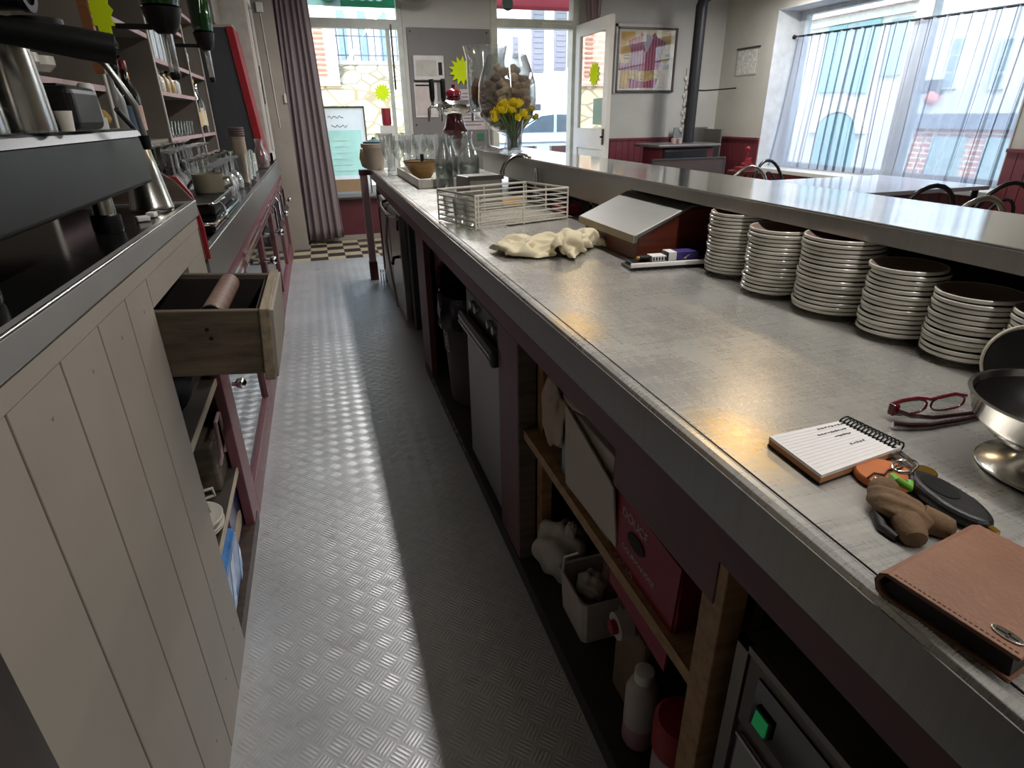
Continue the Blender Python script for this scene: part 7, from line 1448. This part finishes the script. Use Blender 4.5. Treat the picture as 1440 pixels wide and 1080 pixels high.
# bentwood chairs
def bentwood(loc, rz, label, m):
    t = thing('bentwood_chair', loc, label, 'chair', 'bentwood chairs in the dining room')
    L = loc; T = Matrix.Translation(L)
    def arch(w, h, z0, lean, n=14, y=.20): return [(w*cos(pi-pi*i/n) if 1 else 0, y+lean*(.3+.7*sin(pi*i/n)), z0+h*sin(pi*i/n)**.8) for i in range(n+1)]
    MB(T).tube([(-.19, .18, .45)]+arch(.195, .36, .52, .10)+[(.19, .18, .45)], .014, 10).build('back_frame', m, t, True)
    MB(T).tube([(-.10, .185, .46)]+arch(.105, .26, .52, .08)+[(.10, .185, .46)], .010, 8).build('inner_loop', m, t, True)
    MB(T).lathe([(0, .43), (.19, .43), (.205, .445), (.20, .462), (0, .466)], (0, 0, 0), 28).build('seat', m, t, True)
    for sx in (-1, 1):
        MB(T).tube([(sx*.14, -.14, .44), (sx*.17, -.18, 0)], [.016, .012], 8).build('leg', m, t, True)
        MB(T).tube([(sx*.19, .18, .46), (sx*.20, .22, 0)], [.016, .012], 8).build('leg', m, t, True)
    MB(T).tube([(.13*cos(a), .13*sin(a), .22) for a in [2*pi*i/20 for i in range(20)]], .008, 6, True).build('stretcher', m, t, True)
    t.rotation_euler = (0, 0, rz); return t
DK = mat('black_bentwood', '#1d1c20', .25, 0, .1, 6); PL = mat('silver_metal', '#b9b7b3', .25, .9)
bentwood((3.50, 2.99, 0), rad(165), 'dark bentwood chair at the near side of the pale table, left one', DK)
bentwood((4.04, 2.93, 0), rad(165), 'dark bentwood chair beside the red dado at the right', DK)
bentwood((3.98, 4.50, 0), rad(8), 'dark bentwood chair at the far side of the pale table', DK)
bentwood((3.40, 4.55, 0), rad(170), 'pale metal arched chair near the red decoration', PL)
bentwood((3.20, 2.50, 0), rad(170), 'pale metal arched chair just behind the bar top', PL)
# notice board panel and things on it
t = thing('notice_board', (1.52, YB, 1.5), 'tall dark grey board screwed to the end wall beside the shop window', 'board')
MB().box(1.075, 1.975, YB-.035, YB-.002, .35, 2.135).build('panel', GREYP, t, bevel=.003)
m = MB()
for x in (1.11, 1.94):
    for z in (2.10, 1.2): m.lathe([(0, -.004), (.010, -.004), (.010, 0), (0, 0)], (x, YB-.035, z), 10, 'Y')
m.build('screw_caps', BLACKM, t)
PLC = mat('pale_grey_box', '#b9b6b4', .5)
t = thing('wall_unit', (1.28, YB-.05, 1.75), 'white wall unit with dark display on the grey board', 'wall unit')
MB().box(1.115, 1.445, YB-.09, YB-.036, 1.64, 1.875).build('case', PLC, t, bevel=.008)
MB().box(1.14, 1.36, YB-.094, YB-.09, 1.68, 1.83).build('paper_face', mat('paper_face', '#a5a29a', .7), t)
MB().box(1.38, 1.42, YB-.096, YB-.09, 1.69, 1.81).build('display', BLACK, t)
t = thing('menu_sheet', (1.22, YB-.04, 1.44), 'white framed sheet with dark top bar under the wall unit', 'notice')
MB().box(1.11, 1.36, YB-.045, YB-.036, 1.275, 1.62).build('frame', PLC, t)
MB().box(1.125, 1.29, YB-.048, YB-.045, 1.30, 1.575).build('sheet', mat('pinkish_paper', '#b4a9a6', .8), t)
MB().box(1.125, 1.29, YB-.050, YB-.045, 1.585, 1.60).build('dark_bar', BLACK, t)
tag(star((1.645, YB-.05, 1.735), .145, .092, 13, (1, 0, 0), (0, 0, 1), .006).build('star_card', LIME), 'large lime star card pinned on the grey board', 'card')
for k, (x0, x1, z0, z1) in enumerate(((1.60, 1.93, 1.36, 1.555), (1.60, 1.93, 1.14, 1.34))):
    t = thing('paper_sheet', (x0, YB-.04, z0), ('upper' if k == 0 else 'lower')+' pale printed sheet pinned right of the beer tower on the grey board', 'notice', 'sheets on the grey board')
    MB().box(x0, x1, YB-.040, YB-.036, z0, z1).build('sheet', mat('lilac_paper', '#b3aaac', .8), t)
    m = MB()
    for i in range(4): m.box(x0+.03, x1-.05-.03*(i % 2), YB-.0415, YB-.040, z1-.05-.035*i, z1-.038-.035*i)
    m.build('print', GREYP, t)
tag(MB().box(1.80, 1.88, YB-.045, YB-.036, 1.03, 1.10).build('green_card', mat('deep_green_card', '#2f6a4a', .7)), 'small green card low on the grey board', 'card')
# menu board standing in the shop window
t = thing('menu_board', (.34, YB-.05, .58), 'dark framed menu board in mint and cream standing in the shop window', 'menu board')
y0 = YB-.04
MB().add([(.05, y0, .506), (.545, y0, .506), (.545, y0, .70), (.05, y0, .70)], [(0, 1, 2, 3)]).add([(.05, y0, 1.16), (.545, y0, 1.16), (.545, y0, 1.385), (.05, y0, 1.385)], [(0, 1, 2, 3)]).add([(.05, y0, .70), (.13, y0, .70), (.13, y0, 1.16), (.05, y0, 1.16)], [(0, 1, 2, 3)]).add([(.50, y0, .70), (.545, y0, .70), (.545, y0, 1.16), (.50, y0, 1.16)], [(0, 1, 2, 3)]).build('backing', paper_mat('board_cream', '#f4f0e8', .75), t)
MB().box(.05, .555, y0-.004, y0+.022, 1.375, 1.395).box(.543, .558, y0-.004, y0+.022, .506, 1.395).build('frame', mat('frame_dark_green', '#4a5450', .5), t)
MB().add([(.13, y0, .70), (.50, y0, .70), (.50, y0, 1.16), (.13, y0, 1.16)], [(0, 1, 2, 3)]).build('mint_field', paper_mat('mint_print', '#c4ead6', .75, .1), t)
MB().box(.13, .52, y0-.003, y0, .53, .66).build('orange_strip', paper_mat('pale_orange_print', '#e0c09a'), t)
m = MB(); rnd = random.Random(8)
for i in range(6):
    x = .17+rnd.uniform(0, .05); m.box(x, x+rnd.uniform(.10, .22), y0-.0045, y0-.003, .74+.062*i, .750+.062*i)
m.build('menu_lines', mat('pale_chalk', '#cfe3d6', .8), t)
m = MB()
for i, (x, z) in enumerate(((.17, 1.29), (.20, 1.20))): m.tube([(x+.02*j, y0-.003, z+.014*sin(2.3*j+i)) for j in range(9)], .005, 6)
m.build('scrawl', mat('grey_scrawl', '#8d8a88', .8), t)
t = thing('red_candle', (.79, YB-.06, .505), 'dark red jar candle on the window sill below the lime star', 'candle')
MB().box(.71, .86, YB-.09, YB-.01, .5055, 1.20).build('stand', mat('white_stand', '#c9c9c4', .6), t)
MB().lathe([(0, 1.20), (.045, 1.20), (.05, 1.22), (.05, 1.37), (0, 1.37)], (.785, YB-.05, 0), 20).build('candle', mat('wine_red', '#8a2632', .5), t, True)
